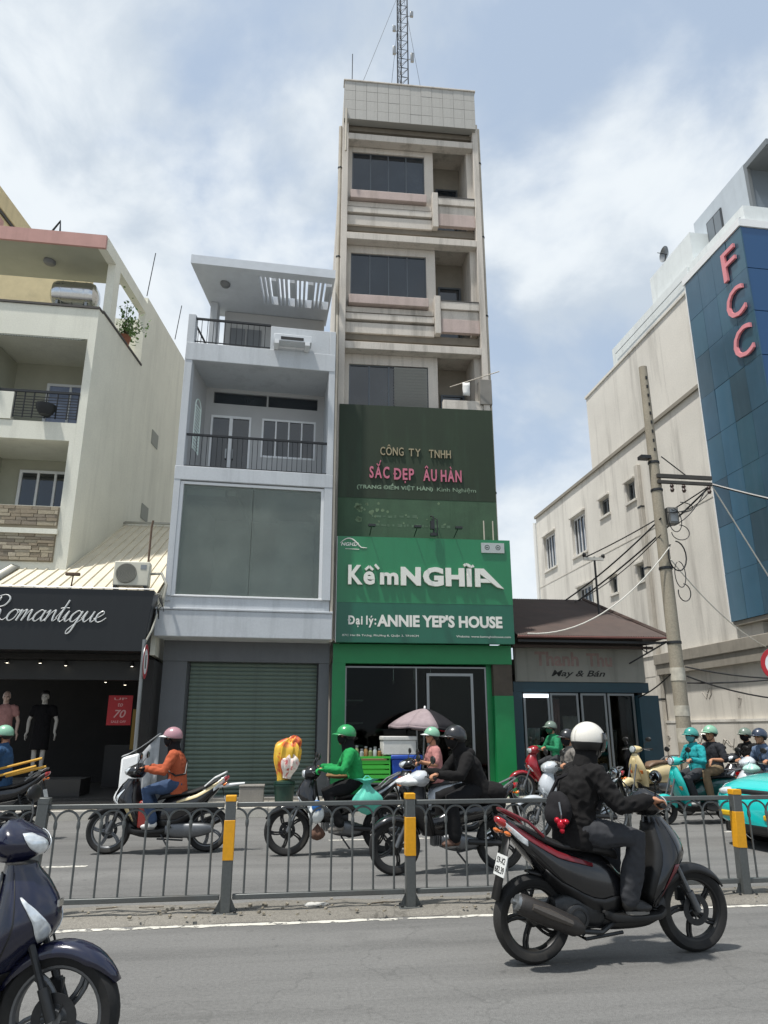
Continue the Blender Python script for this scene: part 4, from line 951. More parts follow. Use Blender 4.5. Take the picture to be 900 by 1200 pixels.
# darker roof at the far left
M_GTIN = mat('old_grey_tin', '#8d8a80', .6, .2, var=.12, dirt='#4d473d', dirt_amt=.5)
ol = MB(); gg = []
for t in (0, 1):
    row = []
    for i in range(41):
        x = -7 + 3.35 * i / 40; row.append((x, .6 + (1.4) * t, 4.36 + .55 * t + .03 * (i % 2) - (0 if t == 0 else 0)))
    gg.append(row)
db.add('old_tin_roof', M_GTIN, MB().sheet(gg), smooth=False, solid=.006)
acu = thing('air_conditioner', 'cream outdoor air conditioner unit standing on top of the black dress shop sign', 'air conditioner', (-3.05, 15.72, 4.40))
MB().box(-.36, .36, -.14, .14, .05, .57).build('casing', mat('ac_cream', '#c9c6b6', .5, fine=.04, dirt_amt=.3), acu, bevel=.02)
MB().ring([(.0, -.145), (.20, -.145), (.21, -.16), (.205, -.165), (.195, -.15), (.0, -.15)], (-.1, 0, .31), 'Y', 28).build('fan_shroud', mat('fan_dark', '#4d4e4a', .6), acu)
fg = MB()
for k in range(7): fg.ring([(.03 * k + .01, -.168), (.03 * k + .015, -.168), (.03 * k + .015, -.163), (.03 * k + .01, -.163)], (-.1, 0, .31), 'Y', 20)
fg.build('fan_grille', mat('ac_cream', '#c9c6b6'), acu); MB().box(.18, .3, -.146, -.141, .4, .5).build('brand_plate', M_STEEL, acu)
MB().box(-.34, -.28, -.16, .16, -.03, .05).build('foot', M_DSTEEL, acu); MB().box(.28, .34, -.16, .16, -.03, .05).build('foot', M_DSTEEL, acu)
tag(MB().tube([(-2.74, 15.66, 4.36), (-2.74, 15.66, 5.75), (-2.72, 15.66, 5.9)], .022, 6).build('steel_pole', mat('rust_pipe', '#5d4a3c', .8)), 'thin rusty pole standing beside the air conditioner on the sign', 'pole')
fl = thing('floodlight', 'small rusty floodlight standing on top of the black sign edge', 'floodlight', (-4.2, 15.5, 4.34))
MB().tube([(0, 0, 0), (.02, 0, .27)], .015, 6).build('stem', mat('rust_pipe', '#5d4a3c'), fl); MB().box(-.13, .15, -.05, .05, .27, .33).build('lamp_head', mat('rust_pipe', '#5d4a3c'), fl, bevel=.01)
for i, (pts, r_) in enumerate((([(-2.7, 15.8, 4.75), (-2.45, 15.7, 4.75), (-2.32, 15.62, 4.5), (-2.36, 15.6, 4.1)], .03), ([(-2.55, 15.5, 4.25), (-2.4, 15.55, 4.3), (-2.42, 15.5, 3.9), (-2.5, 15.4, 3.5), (-2.62, 15.35, 3.2)], .022))):
    tag(MB().tube(pts, r_, 8).build('pipe_bundle', mat('pipe_wrap', '#a9a79c', .8, var=.2, dirt_amt=.4)), ('white wrapped pipe curling from the air conditioner to the blue house', 'grey cable pipe running down the right end of the black sign')[i], 'pipe')
for q in range(3):
    cbm = MB().tube([(-2.46 + .03 * q, 15.5, 4.25), (-2.38 + .04 * q, 15.42, 4.1 - .1 * q), (-2.44 + .02 * q, 15.45, 3.95), (-2.4, 15.5, 3.75)], .009, 5)
    tag(cbm.build('cable_loop', M_BLACK), ('innermost loose cable loop at the right end of the black sign', 'middle loose cable loop between black sign and blue house', 'outermost loose cable loop touching the blue house corner')[q], 'cable', 'cable loops at the sign end')

# ---------------------------------------------------------------- small shop with the brown tin roof
M_BRN = mat('brown_tin', '#473a34', .6, .1, var=.15, fine=.05, dirt='#5f453c', dirt_amt=.5)
M_TEALD = mat('dark_teal_paint', '#11343f', .45, var=.12, fine=.04)
M_OSIGN = mat('shaded_dusty_sign', '#84837b', .7, var=.1, vscale=1.5, dirt='#4f4d46', dirt_amt=.5, streak=True)  # white board with the eave's shade put into its grey, plus dirt streaks
B_ = thing('tailor_shop', 'low tailor shop with brown tin roof and faded sign beside the tall building', 'shop', (5.7, 17, 0))
tbd = Bld(B_)
# corrugated hip roof
def broof(a, t): return Vector((-.22, -1.0, 3.62)).lerp(Vector((-.22, 2.6, 5.1)), t).lerp(Vector((3.46, -1.0, 3.64)).lerp(Vector((3.0, 2.6, 5.12)), t), a)
gr = []
for t in (0, .33, .66, 1): gr.append([broof(i / 120, t) + Vector((0, 0, .022 * (i % 2))) for i in range(121)])
brf = tbd.add('brown_roof', M_BRN, MB().sheet(gr), smooth=False, solid=.006)
tbd.add('hip_slope', M_BRN, MB().sheet([[broof(1, t) + Vector((.002, 0, 0)) for t in (0, .5, 1)], [Vector((3.9, 1.2, 3.7)), Vector((3.8, 2.2, 4.3)), Vector((3.4, 3.4, 5.1))]]), brf, solid=.006)
tbd.add('eave_edge', mat('rusty_edge', '#5f3a34', .7, var=.2), MB().tube([(-.25, -1.02, 3.6), (3.5, -1.02, 3.62)], .03, 6), brf)
tbd.add('hip_cap', M_BRN, MB().tube([broof(1, 0) + Vector((0, 0, .03)), broof(1, 1) + Vector((0, 0, .03))], .05, 6), brf)
tbd.box('roof_beam', M_DSTEEL, -.2, 3.4, -.9, -.85, 3.5, 3.55)
tr = MB().tube([(3.42, -.95, 3.55), (2.8, -.2, 3.1)], .02, 5).tube([(3.42, -.95, 3.55), (2.8, -.2, 3.5)], .02, 5).tube([(3.1, -.55, 3.5), (3.1, -.55, 3.3)], .014, 5).tube([(2.95, -.4, 3.5), (3.1, -.55, 3.33)], .014, 5)
tbd.add('eave_bracket', M_DSTEEL, tr)
bs = tbd.box('faded_sign', M_OSIGN, -.05, 3.22, -.12, -.02, 2.66, 3.45)
tbd.box('sign_side_panel', M_OSIGN, -.02, .22, -.135, -.121, 2.68, 3.44, bs)
M_FRED = mat('faded_red_print', '#84706a', .8, var=.2, vscale=6); M_FBLK = mat('old_black_print', '#22221f', .7, var=.2)
for (body, u0, u1, z0, z1, m, b_, sh_) in (('Thanh', .45, 1.55, 3.02, 3.36, M_FRED, .03, .0), ('Thu', 1.75, 2.4, 3.02, 3.34, M_FRED, .03, 0), ('May & Bán', .84, 2.2, 2.74, 2.93, M_FBLK, .02, .35)):
    tbd.add('sign_lettering', m, text_mb(body, u0, u1, z0, z1, -.121, .003, b_, sh_), bs, smooth=False)
tbd.box('blue_lintel', M_TEALD, -.1, 3.3, -.08, .1, 2.42, 2.655); tbd.box('teal_pier', M_TEALD, 2.94, 3.44, -.25, .5, .15, 2.35, bevel=.01); tbd.box('teal_pier', M_TEALD, -.12, .1, -.08, .3, .15, 2.418)
tbd.box('gap_board', mat('dark_board', '#3a3431', .9), -.12, 3.3, -.015, .03, 3.452, 4.0); tbd.box('gutter', M_BRN, -.2, 3.3, -.5, -.42, 3.42, 3.48)  # dark board added to block the bright gap between sign and roof
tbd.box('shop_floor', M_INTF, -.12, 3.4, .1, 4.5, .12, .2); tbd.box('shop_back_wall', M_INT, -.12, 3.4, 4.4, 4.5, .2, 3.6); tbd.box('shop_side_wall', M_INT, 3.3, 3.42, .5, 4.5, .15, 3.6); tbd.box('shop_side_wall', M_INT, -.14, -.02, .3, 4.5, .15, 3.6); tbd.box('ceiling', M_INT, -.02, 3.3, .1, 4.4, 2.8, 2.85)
M_FRM = mat('grey_shop_frame', '#7b7f80', .5, .4); M_SHG2 = glass('tailor_glass', '#e6ecec', .0, .92, .03, 1.25)
for (a, b_) in ((.14, .78), (.80, 1.50), (1.56, 2.2), (2.24, 2.92)): tbd.window(a, b_, .2, 2.40, .0, M_FRM, M_SHG2, 1, .05, .05, name='shop_window')
lt = tbd.box('tube_lamp', mat('lit_tube', '#dfe8f2', .4, emit=1.2), .12, .72, -.16, -.11, 2.29, 2.37)
M_FAB = [] + [cloth('fabric_%d' % i, c) for i, c in enumerate(('#8f6a66', '#a39f97', '#5b5753', '#b7b2a6'))]
for i, (u, v, z0, z1, w_) in enumerate(((1.15, .7, .6, 2.3, .32), (.55, .6, .3, 1.6, .36), (2.55, .6, .3, 1.55, .3), (1.85, 1.4, .5, 1.9, .4))):
    t = thing('hanging_fabric', ('dusty pink cloth length hanging behind the tailor shop window', 'pale cloth hanging low at the left tailor shop window', 'pale cloth hanging low at the right tailor shop window', 'dark cloth hanging deep inside the tailor shop')[i], 'fabric', (5.7 + u, 17 + v, 0))
    g_ = [[(w_ * (f / 8 - .5) * (.7 + .3 * (1 - h / 6)), .03 * math.sin(f * 2.2 + h * .5), z1 + (z0 - z1) * h / 6) for f in range(9)] for h in range(7)]
    MB().sheet(g_).build('cloth_length', M_FAB[i], t, solid=.006); MB().tube([(-w_ / 2, 0, z1), (w_ / 2, 0, z1)], .01, 6).build('hanger_bar', M_STEEL, t)

qf = random.Random(21)
for i in range(9):
    u = .25 + .32 * i + qf.uniform(-.06, .06); h = qf.uniform(.5, 1.3); rr_ = qf.uniform(.05, .09); cc = ('#6d5a54', '#8a8276', '#3f4a57', '#7a4c48', '#a39a86', '#4d5a4a', '#6b6f78', '#8c7a5c', '#54484f')[i]
    t = thing('fabric_roll', ('leftmost', 'second', 'third', 'fourth', 'fifth', 'sixth', 'seventh', 'eighth', 'rightmost')[i] + ' cloth roll in the row standing behind the tailor shop front', 'fabric roll', (5.7 + u, 17.35 + qf.uniform(-.08, .08), .2), 0, 'cloth rolls in the tailor shop')
    MB().lathe([(0, 0), (rr_, 0), (rr_, h), (rr_ * .5, h + .005), (0, h - .01)], axis='Z', n=14).build('cloth', cloth('roll_%d' % i, cc), t); MB().lathe([(.02, h), (.02, h + .03), (0, h + .03)], axis='Z', n=8).build('core_tube', mat('cardboard', '#9a7f5c', .9), t)
# ---------------------------------------------------------------- large cream building with the blue glass corner
M_FCW = mat('cream_weathered_wall', '#d4d0c7', .85, var=.09, vscale=.35, fine=.05, fscale=20, dirt='#837e77', dirt_amt=.85, streak=True, sscale=.4, bump=.08)
M_FCD = mat('grey_stained_wall', '#c9c4ba', .88, var=.1, vscale=.8, fine=.06, dirt='#7d766b', dirt_amt=.6, streak=True)
F = thing('office_building', 'large cream building with blue glass corner carrying three pink letters', 'building', (12.7, 15.6, 0))
fb = Bld(F)
wins = [(33.9 - 15.6 - 1.25, 7.73, 10.5)]
def W(y0, y1, z0, z1): return (y0 - 15.6, y1 - 15.6, z0, z1)
holes = [W(31.2, 32.66, 8.85, 10.5), W(27.82, 29.25, 8.75, 10.45), W(25.5, 26.3, 9.7, 10.4), W(23.4, 24.05, 9.6, 10.35), W(27.6, 29.1, 6.0, 7.35), W(23.3, 23.85, 6.6, 7.2), W(25.45, 26.0, 6.55, 7.2)]
# the side wall faces -x: build it as a wall along y by turning a front-facing one
def side_wall(name, m, y0, y1, z0, z1, x0, th, hs, parent=None):
    mb = Bld.wall
    tmp = Bld(F, lambda p: Vector((x0 + p.y, p.x, p.z)))
    return tmp.wall(name, m, y0, y1, z0, z1, 0, th, hs, parent)
side_wall('side_wall', M_FCW, 2.9, 17.9, 3.97, 11.72, 0, .3, holes)
sw = Bld(F, lambda p: Vector((p.y, p.x, p.z)))
for h in holes:
    n_ = 4 if h[1] - h[0] > 1 else 2
    sw.window(h[0] + .01, h[1] - .01, h[2] + .01, h[3] - .01, .2, M_WPVC if n_ == 4 else M_FRM, M_DGLASS, n_, .07, .08)
    sw.box('window_sill', M_FCW, h[0] - .08, h[1] + .08, -.07, -.001, h[2] - .09, h[2] - .005)
    sw.box('window_hood', M_FCW, h[0] - .08, h[1] + .08, -.1, -.001, h[3] + .02, h[3] + .09)
sw.box('roof_ledge', mat('dark_ledge', '#8a8478', .8, var=.1), 2.9, 17.95, -.08, .4, 11.721, 11.85)
sw.box('upper_wall', M_FCW, 2.6, 11.1, -.001, .3, 11.852, 15.1); sw.box('upper_end_wall', M_FCW, 10.8, 11.1, .301, 6, 11.852, 15.1); sw.box('upper_coping', M_FCW, 2.6, 11.15, -.05, .35, 15.102, 15.2)
sw.box('wall_seam', M_FCD, 2.9, 17.9, -.012, -.002, 8.2, 8.24)
sw.box('end_wall', M_FCW, 17.6, 17.9, .31, 12, .1, 11.72); sw.box('roof_deck', M_FCD, 2.9, 17.6, .31, 12, 11.6, 11.7); sw.box('roof_deck', M_FCD, 2.9, 10.79, .31, 9, 14.95, 15.05)
fb.add('corner_pipe', mat('white_pipe', '#dfe0de', .5), MB().tube([(-.08, 17.95, 4), (-.08, 17.95, 11.5)], .09, 8))
# ledge over the ground floor, lower wall and plinth
M_CON = mat('grey_concrete_ledge', '#8d877c', .85, var=.12, dirt='#57524a', dirt_amt=.5, streak=True)
sw.box('canopy_ledge', M_CON, .6, 7.4, -.2, .3, 3.62, 3.96, bevel=.02); sw.box('canopy_beam', M_CON, .6, 7.35, -.15, .29, 3.30, 3.618)
sw.box('lower_wall', M_FCD, .4, 17.9, .05, .3, .1, 3.298); sw.box('lower_wall_top', M_FCD, 7.42, 17.9, .04, .3, 3.3, 3.965)
sw.box('plinth', M_FCD, .35, 17.9, -.05, .048, .1, 1.78); sw.box('plinth_cap', M_FCW, .33, 17.9, -.07, .045, 1.782, 1.85)
sw.box('front_pier', M_FCW, 1.9, 2.89, .0, .3, 3.97, 11.8)
# flat duct and stains
dc = sw.box('flat_duct', mat('grey_duct', '#b9b3a8', .7, var=.1, dirt_amt=.4, streak=True), 7.25, 7.48, -.14, -.002, .2, 10.7, bevel=.01)
for q in range(4): sw.box('duct_band', M_DSTEEL, 7.24, 7.49, -.15, -.001, 2.5 + 2.2 * q, 2.56 + 2.2 * q, dc)
# painted-out scrawl on the wall
M_SCR = mat('scrawl_paint', '#a5a098', .8, var=.2); qs = random.Random(4)
for k in range(7):
    y = 3.4 + k * .6 + qs.uniform(-.25, .25); z = (2.3, 1.2, 2.6, 1.3, 1.1, 2.2, 1.25)[k]; pts = []; c1, c2, c3 = qs.uniform(.5, 2.2), qs.uniform(.6, 2.6), qs.uniform(.05, .22)
    for i in range(9): pts.append((-.056 if z < 1.75 else .046, y + c3 * math.cos(i * c1) + .06 * i * qs.uniform(.2, 1), z + .15 * math.sin(i * c2)))
    fb.add('wall_scrawl', M_SCR, MB().tube(pts, .012, 5))
# blue glass corner box: panels one by one
M_BLUE = [mat('blue_glass_%d' % i, c, .12, .25, spec=.8, var=.12, vscale=.7, dirt='#5d7486', dirt_amt=.25, streak=True) for i, c in enumerate(('#33566a', '#386178', '#304c5a', '#345a6b'))]
M_BLF = mat('front_blue_glass', '#2a5077', .1, .25, spec=.8)
gx = fb.box('glass_box_core', mat('dark_core', '#22323e', .7), -.19, 6, .06, 2.8, 4.45, 15.15)
ncl, nrw = 4, 8; y0, y1, z0, z1 = 0.0, 2.86, 4.42, 15.18; qg = random.Random(8)
for i in range(ncl):
    for j in range(nrw):
        a = y0 + (y1 - y0) * i / ncl; b_ = y0 + (y1 - y0) * (i + 1) / ncl; c = z0 + (z1 - z0) * j / nrw; d = z0 + (z1 - z0) * (j + 1) / nrw
        tilt = qg.uniform(-.006, .006)
        gp = MB().box(-.235, -.20, a + .005, b_ - .005, c + .005, d - .005); gp.map(lambda p: Vector((p.x + tilt * (p.z - c), p.y, p.z)))
        k_ = 1 if i == 2 and j not in (5, 6, 7) else qg.choice((0, 0, 2, 3))
        fb.add('glass_panel', M_BLUE[k_], gp, gx)
for i in range(6):
    for j in range(nrw):
        c = z0 + (z1 - z0) * j / nrw; d = z0 + (z1 - z0) * (j + 1) / nrw
        fb.box('glass_panel', M_BLF, -.2 + i + .012, .8 + i - .012, .02, .055, c + .012, d - .012, gx)
fb.box('box_cap', M_WHITE, -.27, 6, -.02, 2.95, 15.182, 15.42, gx); fb.box('box_edge', M_WHITE, -.24, .28, 2.862, 2.9, 4.42, 15.18, gx); fb.box('box_base', M_CON, -.2, 6, .03, 2.84, 4.3, 4.418, gx)
sw.box('front_wall', M_FCD, .4, 1.0, .301, 8, .1, 4.29); 
M_FCC = mat('pink_letter', '#d98a90', .5, fine=.03, var=.04)
def side_letter(body, yl, yr, z0, z1):
    mb = text_mb(body, 0, yl - yr, z0, z1, 0, .07, .0); mb.map(lambda p: Vector((-.25 + p.y, yl - p.x, p.z)))
    return fb.add('letter', M_FCC, mb, gx, smooth=False)
side_letter('F', .90, .30, 13.9, 14.82); side_letter('C', .97, .20, 12.62, 13.52); side_letter('C', .93, .14, 11.35, 12.25)
# white penthouse and grey plant room
M_PW_ = mat('white_render', '#d9dedd', .8, var=.04, dirt_amt=.2, streak=True); M_PG = mat('pale_grey_render', '#b4bcc2', .8, var=.04, dirt_amt=.15, streak=True)
fb.box('white_penthouse', M_PW_, .25, 6, 2.96, 5.6, 15.21, 17.3); fb.box('white_parapet', M_PW_, -.02, .24, 2.96, 8.4, 15.203, 15.95)
fb.box('front_parapet', M_PW_, .05, 6, .1, 2.94, 15.425, 16.0)
pg = fb.box('grey_plant_room', M_PG, .9, 6, .8, 3.6, 15.9, 18.2)
for (a, b_, c, d) in ((2.1, 2.9, 16.7, 17.65),):
    f_ = sw.add('window', mat('dark_frame', '#3f4244'), MB().box(a, b_, .86, .895, c, d), None); sw.box('pane', mat('grey_pane', '#6d757b', .2), a + .05, (a + b_) / 2 - .02, .845, .859, c + .05, d - .05, f_); sw.box('pane', mat('grey_pane', '#6d757b'), (a + b_) / 2 + .02, b_ - .05, .845, .859, c + .05, d - .05, f_)
fb.box('roof_door_frame', M_FRM, .84, 3, -.3, .79, 17.9, 18.1); fb.box('roof_door_frame', M_FRM, .84, .95, .65, .78, 16.0, 17.9); fb.box('roof_door', mat('grey_pane', '#8a9095', .3), .96, 3, .7, .76, 16.0, 17.9)
fb.add('railing', M_STEEL, MB().tube([(-.1, .1, 15.55), (-.1, 8, 15.55)], .015, 5))
dsh = thing('satellite_dish', 'small round grey dish on the white penthouse edge of the office building', 'satellite dish', (13.0, 20.2, 17.3))
MB().lathe([(.0, .12), (.15, .09), (.28, 0), (.28, -.02), (.15, .07), (0, .1)], (0, 0, .35), 'X', 18).build('dish', M_STEEL, dsh); MB().tube([(0, 0, 0), (.05, 0, .35)], .025, 6).build('stand', M_DSTEEL, dsh); MB().tube([(.1, 0, .35), (-.25, 0, .38)], .012, 5).build('feed_arm', M_DSTEEL, dsh)

# ---------------------------------------------------------------- utility pole and wires
M_POLE = mat('concrete_pole', '#948c7c', .88, var=.1, vscale=2, fine=.12, fscale=30, dirt='#6a604e', dirt_amt=.5, streak=True, bump=.15)
U = thing('utility_pole', 'tall concrete utility pole with steel cross arm in front of the cream building', 'utility pole', (8.86, 15.3, .1))
MB().tube([(0, 0, 0), (0, 0, 3), (0, 0, 6.5), (0, 0, 10.2)], [.165, .15, .13, .10], 18).build('pole_shaft', M_POLE, U)
for (z, s_) in ((3.3, .15), (5.0, .142), (6.9, .13), (7.6, .125)): MB().lathe([(s_, z), (s_ + .012, z + .01), (s_ + .012, z + .06), (s_, z + .07)], axis='Z', n=16).build('steel_band', M_DSTEEL, U)
for q in range(9):
    MB().box(-.02, .02, -.125, -.10, 7.9 + .24 * q, 7.98 + .24 * q).build('step_hole', M_BLACK, U)
ca = MB().box(-.05, 1.35, -.2, -.14, 7.2, 7.3).box(-.05, 1.35, -.2, -.14, 7.06, 7.14).build('cross_arm', mat('weathered_wood_arm', '#3d3b37', .8, var=.2), U, bevel=.005)
MB().tube([(.12, -.16, 7.75), (.75, -.17, 7.25)], .015, 5).build('arm_brace', M_DSTEEL, U); MB().box(-.35, -.1, -.1, .1, 7.72, 7.8).build('side_bracket', M_DSTEEL, U)
for x in (.3, .6, 1.25): MB().lathe([(.03, -.2), (.05, -.15), (.03, -.1), (.05, -.05), (.02, 0)], (x, -.17, 7.06), 'Z', 10).build('insulator', mat('brown_ceramic', '#3e2c25', .3), U)
bx_ = MB().box(.16, .42, -.12, .1, 6.1, 6.5).build('junction_box', mat('grey_box', '#6f6d68', .6), U, bevel=.01); MB().box(.2, .38, -.13, -.121, 6.15, 6.45).build('box_door', M_STEEL, bx_)
for (z, h_) in ((1.2, .3), (1.75, .22), (2.5, .28)): MB().lathe([(.162, z), (.162, z + h_)], axis='Z', n=16).build('pasted_paper', mat('torn_paper', '#b9b3a4', .9, var=.25, vscale=7), U)
def cable(name, a, b, sag, r_, label, m=None, n=16, group=None):
    A_, B2 = Vector(a), Vector(b)
    pts = [A_.lerp(B2, i / n) - Vector((0, 0, sag * 4 * (i / n) * (1 - i / n))) for i in range(n + 1)]
    return tag(MB().tube(pts, r_, 6).build(name, m or M_BLACK), label, 'cable', group)
M_WCAB = mat('white_cable', '#c9c6bd', .6)
cable('power_cable', (10.2, 15.13, 7.2), (13.6, 8.8, 4.1), .25, .03, 'thick black cable from the cross arm tip to the right edge')
cable('power_cable', (10.2, 15.13, 7.2), (8.45, 19.6, 5.05), .12, .022, 'dark cable from the cross arm tip down over the brown roof')
cable('power_cable', (8.8, 15.15, 6.3), (8.1, 19.55, 5.08), .1, .02, 'short dark cable from the pole down to the brown roof ridge')
cable('phone_cable', (8.9, 15.1, 5.6), (5.55, 15.6, 3.62), .55, .015, 'pale cable sagging from the pole to the green shop sign', M_WCAB)
cable('phone_cable', (8.9, 15.1, 5.3), (12.6, 17.3, 3.6), .25, .014, 'thin pale cable from the pole to the grey ledge of the office building', M_WCAB)
cable('phone_cable', (10.2, 15.13, 7.15), (12.35, 15.55, 3.7), .0, .016, 'straight pale cable from the cross arm down past the blue glass', M_WCAB)
for k, (za, zb, sg_) in enumerate(((2.9, 3.0, .35), (2.7, 2.6, .5), (2.55, 3.2, .2))):
    cable('low_cable', (9.0, 15.2, za), (13.5, 13.2 + k * .3, zb), sg_, .018, ('uppermost of three low black cables sagging right from the pole', 'lowest sagging of the three black cables right of the pole', 'tautest of the three low black cables right of the pole')[k], group='low cables in front of the stained wall')
cable('low_cable', (8.7, 15.3, 2.75), (8.6, 16.7, 2.3), .05, .015, 'short cable between the pole and the teal pier')
lp = [(8.98 + .22 * math.sin(a) + .1, 15.12, 5.4 + .35 * math.cos(a)) for a in [2 * PI * i / 18 for i in range(17)]]
tag(MB().tube(lp, .016, 6).build('cable_coil', M_BLACK), 'coiled black cable loop hanging on the utility pole', 'cable')
lp = [(9.15 + .15 * math.sin(a), 15.12, 4.55 + .2 * math.cos(a)) for a in [PI * 1.6 * i / 14 for i in range(15)]]
tag(MB().tube(lp, .012, 6).build('cable_hook', M_BLACK), 'small curl of black cable hanging below the coil on the pole', 'cable')
for k, (cx, cz, ra, rb, ln_) in enumerate(((9.12, 6.25, .16, .28, 1.75), (9.2, 5.95, .22, .18, 1.5), (9.05, 4.95, .13, .3, 1.9), (9.25, 6.55, .3, .12, 1.3))):
    pts = [(cx + ra * math.sin(a), 15.1 - .03 * k, cz + rb * math.cos(a)) for a in [PI * ln_ * i / 20 for i in range(21)]]
    tag(MB().tube(pts, .011, 5).build('cable_loop', M_BLACK), ('narrow upright cable loop beside the grey junction box', 'wide cable loop just below the junction box', 'long drooping cable loop lowest on the pole', 'flat cable curl between junction box and cross arm')[k], 'cable', 'cable loops on the utility pole')
for k, (a_, b_) in enumerate((((8.95, 15.12, 6.45), (10.15, 15.14, 7.05)), ((8.95, 15.12, 6.1), (10.0, 15.14, 7.02)), ((8.75, 15.15, 5.9), (8.3, 19.55, 5.02)))):
    cable('thin_cable', a_, b_, .18, .012, ('thin slack cable from the junction box up to the cross arm tip', 'lower thin slack cable from the pole up to the cross arm', 'thin cable from the pole to the brown roof ridge')[k])
mb_ = thing('cable_mast', 'thin dark mast with a pale crosspiece standing on the brown roof', 'mast', (8.35, 17.9, 4.3))
MB().tube([(0, 0, -.3), (0, 0, 1.7)], .03, 6).build('mast_pole', M_DSTEEL, mb_); MB().box(-.3, .25, -.03, .03, 1.6, 1.68).build('crosspiece', M_WCAB, mb_); MB().ell((-.28, 0, 1.74), (.05, .05, .07)).ell((.25, 0, 1.72), (.05, .05, .07)).build('insulator', M_BLACK, mb_)
cable('power_cable', (10.2, 15.13, 7.2), (8.1, 17.9, 5.98), .08, .016, 'dark cable from the cross arm to the small mast on the brown roof')
# signs on poles
def sign(name, label, x, y, zt, zc, r_, rz_, lean=0):
    t = thing(name, label, 'road sign', (x, y, .15), rz_); t.rotation_euler = (0, lean, rz_)
    MB().tube([(0, 0, 0), (0, 0, zt)], .038, 10).build('sign_post', M_STEEL, t)
    f_ = MB().lathe([(0, -.055), (r_, -.055), (r_, -.045), (0, -.045)], (0, 0, zc), 'Y', 28).build('sign_plate', M_STEEL, t)
    MB().ring([(r_ * .74, -.0565), (r_ * .995, -.0565), (r_ * .995, -.0585), (r_ * .74, -.0585)], (0, 0, zc), 'Y', 28).build('red_ring', mat('sign_red', '#b3202a', .4, dirt_amt=.2), f_)
    return t, f_
t, f_ = sign('road_sign', 'leaning pole with a round red rimmed sign seen edge on before the dress shop', -2.52, 14.95, 3.1, 2.68, .33, R(91), R(-3.5))
MB().lathe([(0, -.0562), (.24, -.0562), (.24, -.0572)], (0, 0, 2.68), 'Y', 24).build('white_face', M_WHITE, f_)
MB().box(-.05, .05, -.06, -.0575, 2.55, 2.8).build('black_symbol', M_BLACK, f_)
t, f_ = sign('road_sign', 'red rimmed round no parking sign cut off at the right picture edge', 9.9, 13.4, 3.0, 2.66, .34, R(-10))
MB().lathe([(0, -.0562), (.25, -.0562), (.25, -.0572)], (0, 0, 2.66), 'Y', 24).build('white_face', M_WHITE, f_)
MB().cbox((0, -.059, 2.66), (.46, .002, .05), Matrix.Rotation(R(45), 3, 'Y')).build('red_slash', mat('sign_red', '#b3202a'), f_)
# ================================================================ MOTORBIKES
def cpow(v, e): return math.copysign(abs(v) ** (2.0 / e), v)
def interp(S, t):
    """smooth interpolation of section rows, first column is the parameter (ascending)"""
    n = len(S)
    if t <= S[0][0]: return list(S[0][1:])
    if t >= S[-1][0]: return list(S[-1][1:])
    for i in range(n - 1):
        if S[i][0] <= t <= S[i + 1][0]: break
    u = (t - S[i][0]) / (S[i + 1][0] - S[i][0]); out = []
    for k in range(1, len(S[0])):
        p1, p2 = S[i][k], S[i + 1][k]; p0 = S[i - 1][k] if i else p1; p3 = S[i + 2][k] if i + 2 < n else p2
        m1, m2 = (p2 - p0) / 2, (p3 - p1) / 2
        if (p2 - p1) * m1 <= 0: m1 = 0
        if (p2 - p1) * m2 <= 0: m2 = 0
        out.append((2 * u ** 3 - 3 * u * u + 1) * p1 + (u ** 3 - 2 * u * u + u) * m1 + (-2 * u ** 3 + 3 * u * u) * p2 + (u ** 3 - u * u) * m2)
    return out
class XL:
    """loft along x: rows (x, zlo, zhi, halfwidth); ey squareness; yoff moves it sideways"""
    ax = 'x'
    def __init__(s, rows, e=2.6, yoff=0.0): s.S = sorted(rows); s.e = e; s.y0 = yoff
    def pt(s, t, a):
        lo, hi, w = interp(s.S, t); return Vector((t, s.y0 + w * cpow(math.cos(a), s.e), (lo + hi) / 2 + (hi - lo) / 2 * cpow(math.sin(a), s.e)))
    def mesh(s, n=16, m=20):
        a, b = s.S[0][0], s.S[-1][0]; mb = MB()
        return mb.loft([[s.pt(a + (b - a) * (.5 - .5 * math.cos(PI * i / n)), 2 * PI * j / m) for j in range(m)] for i in range(n + 1)])
    def patch(s, rows, off=.004, n=8, m=6, th=.0):
        """rows (t, a0, a1): a piece of the surface lifted by off"""
        g = []
        R_ = sorted(rows)
        for i in range(n + 1):
            t = R_[0][0] + (R_[-1][0] - R_[0][0]) * i / n; a0, a1 = interp(R_, t); row = []
            for j in range(m + 1):
                a = a0 + (a1 - a0) * j / m; p = s.pt(t, a)
                d1 = s.pt(t, a + .03) - s.pt(t, a - .03); d2 = s.pt(min(t + .01, s.S[-1][0]), a) - s.pt(max(t - .01, s.S[0][0]), a)
                nn = d1.cross(d2); nn = nn.normalized() if nn.length > 1e-9 else Vector((0, 0, 1))
                c = Vector((t, s.y0, p.z)) if s.ax == 'x' else Vector((p.x, 0, t))
                ctr = s.center(t)
                if nn.dot(p - ctr) < 0: nn = -nn
                row.append(p + nn * off)
            g.append(row)
        return MB().sheet(g)
    def center(s, t): lo, hi, w = interp(s.S, t); return Vector((t, s.y0, (lo + hi) / 2))
class ZL(XL):
    """loft along z: rows (z, xback, xfront, halfwidth)"""
    ax = 'z'
    def pt(s, t, a):
        lo, hi, w = interp(s.S, t); return Vector(((lo + hi) / 2 + (hi - lo) / 2 * cpow(math.cos(a), s.e), w * cpow(math.sin(a), s.e), t))
    def center(s, t): lo, hi, w = interp(s.S, t); return Vector(((lo + hi) / 2, 0, t))

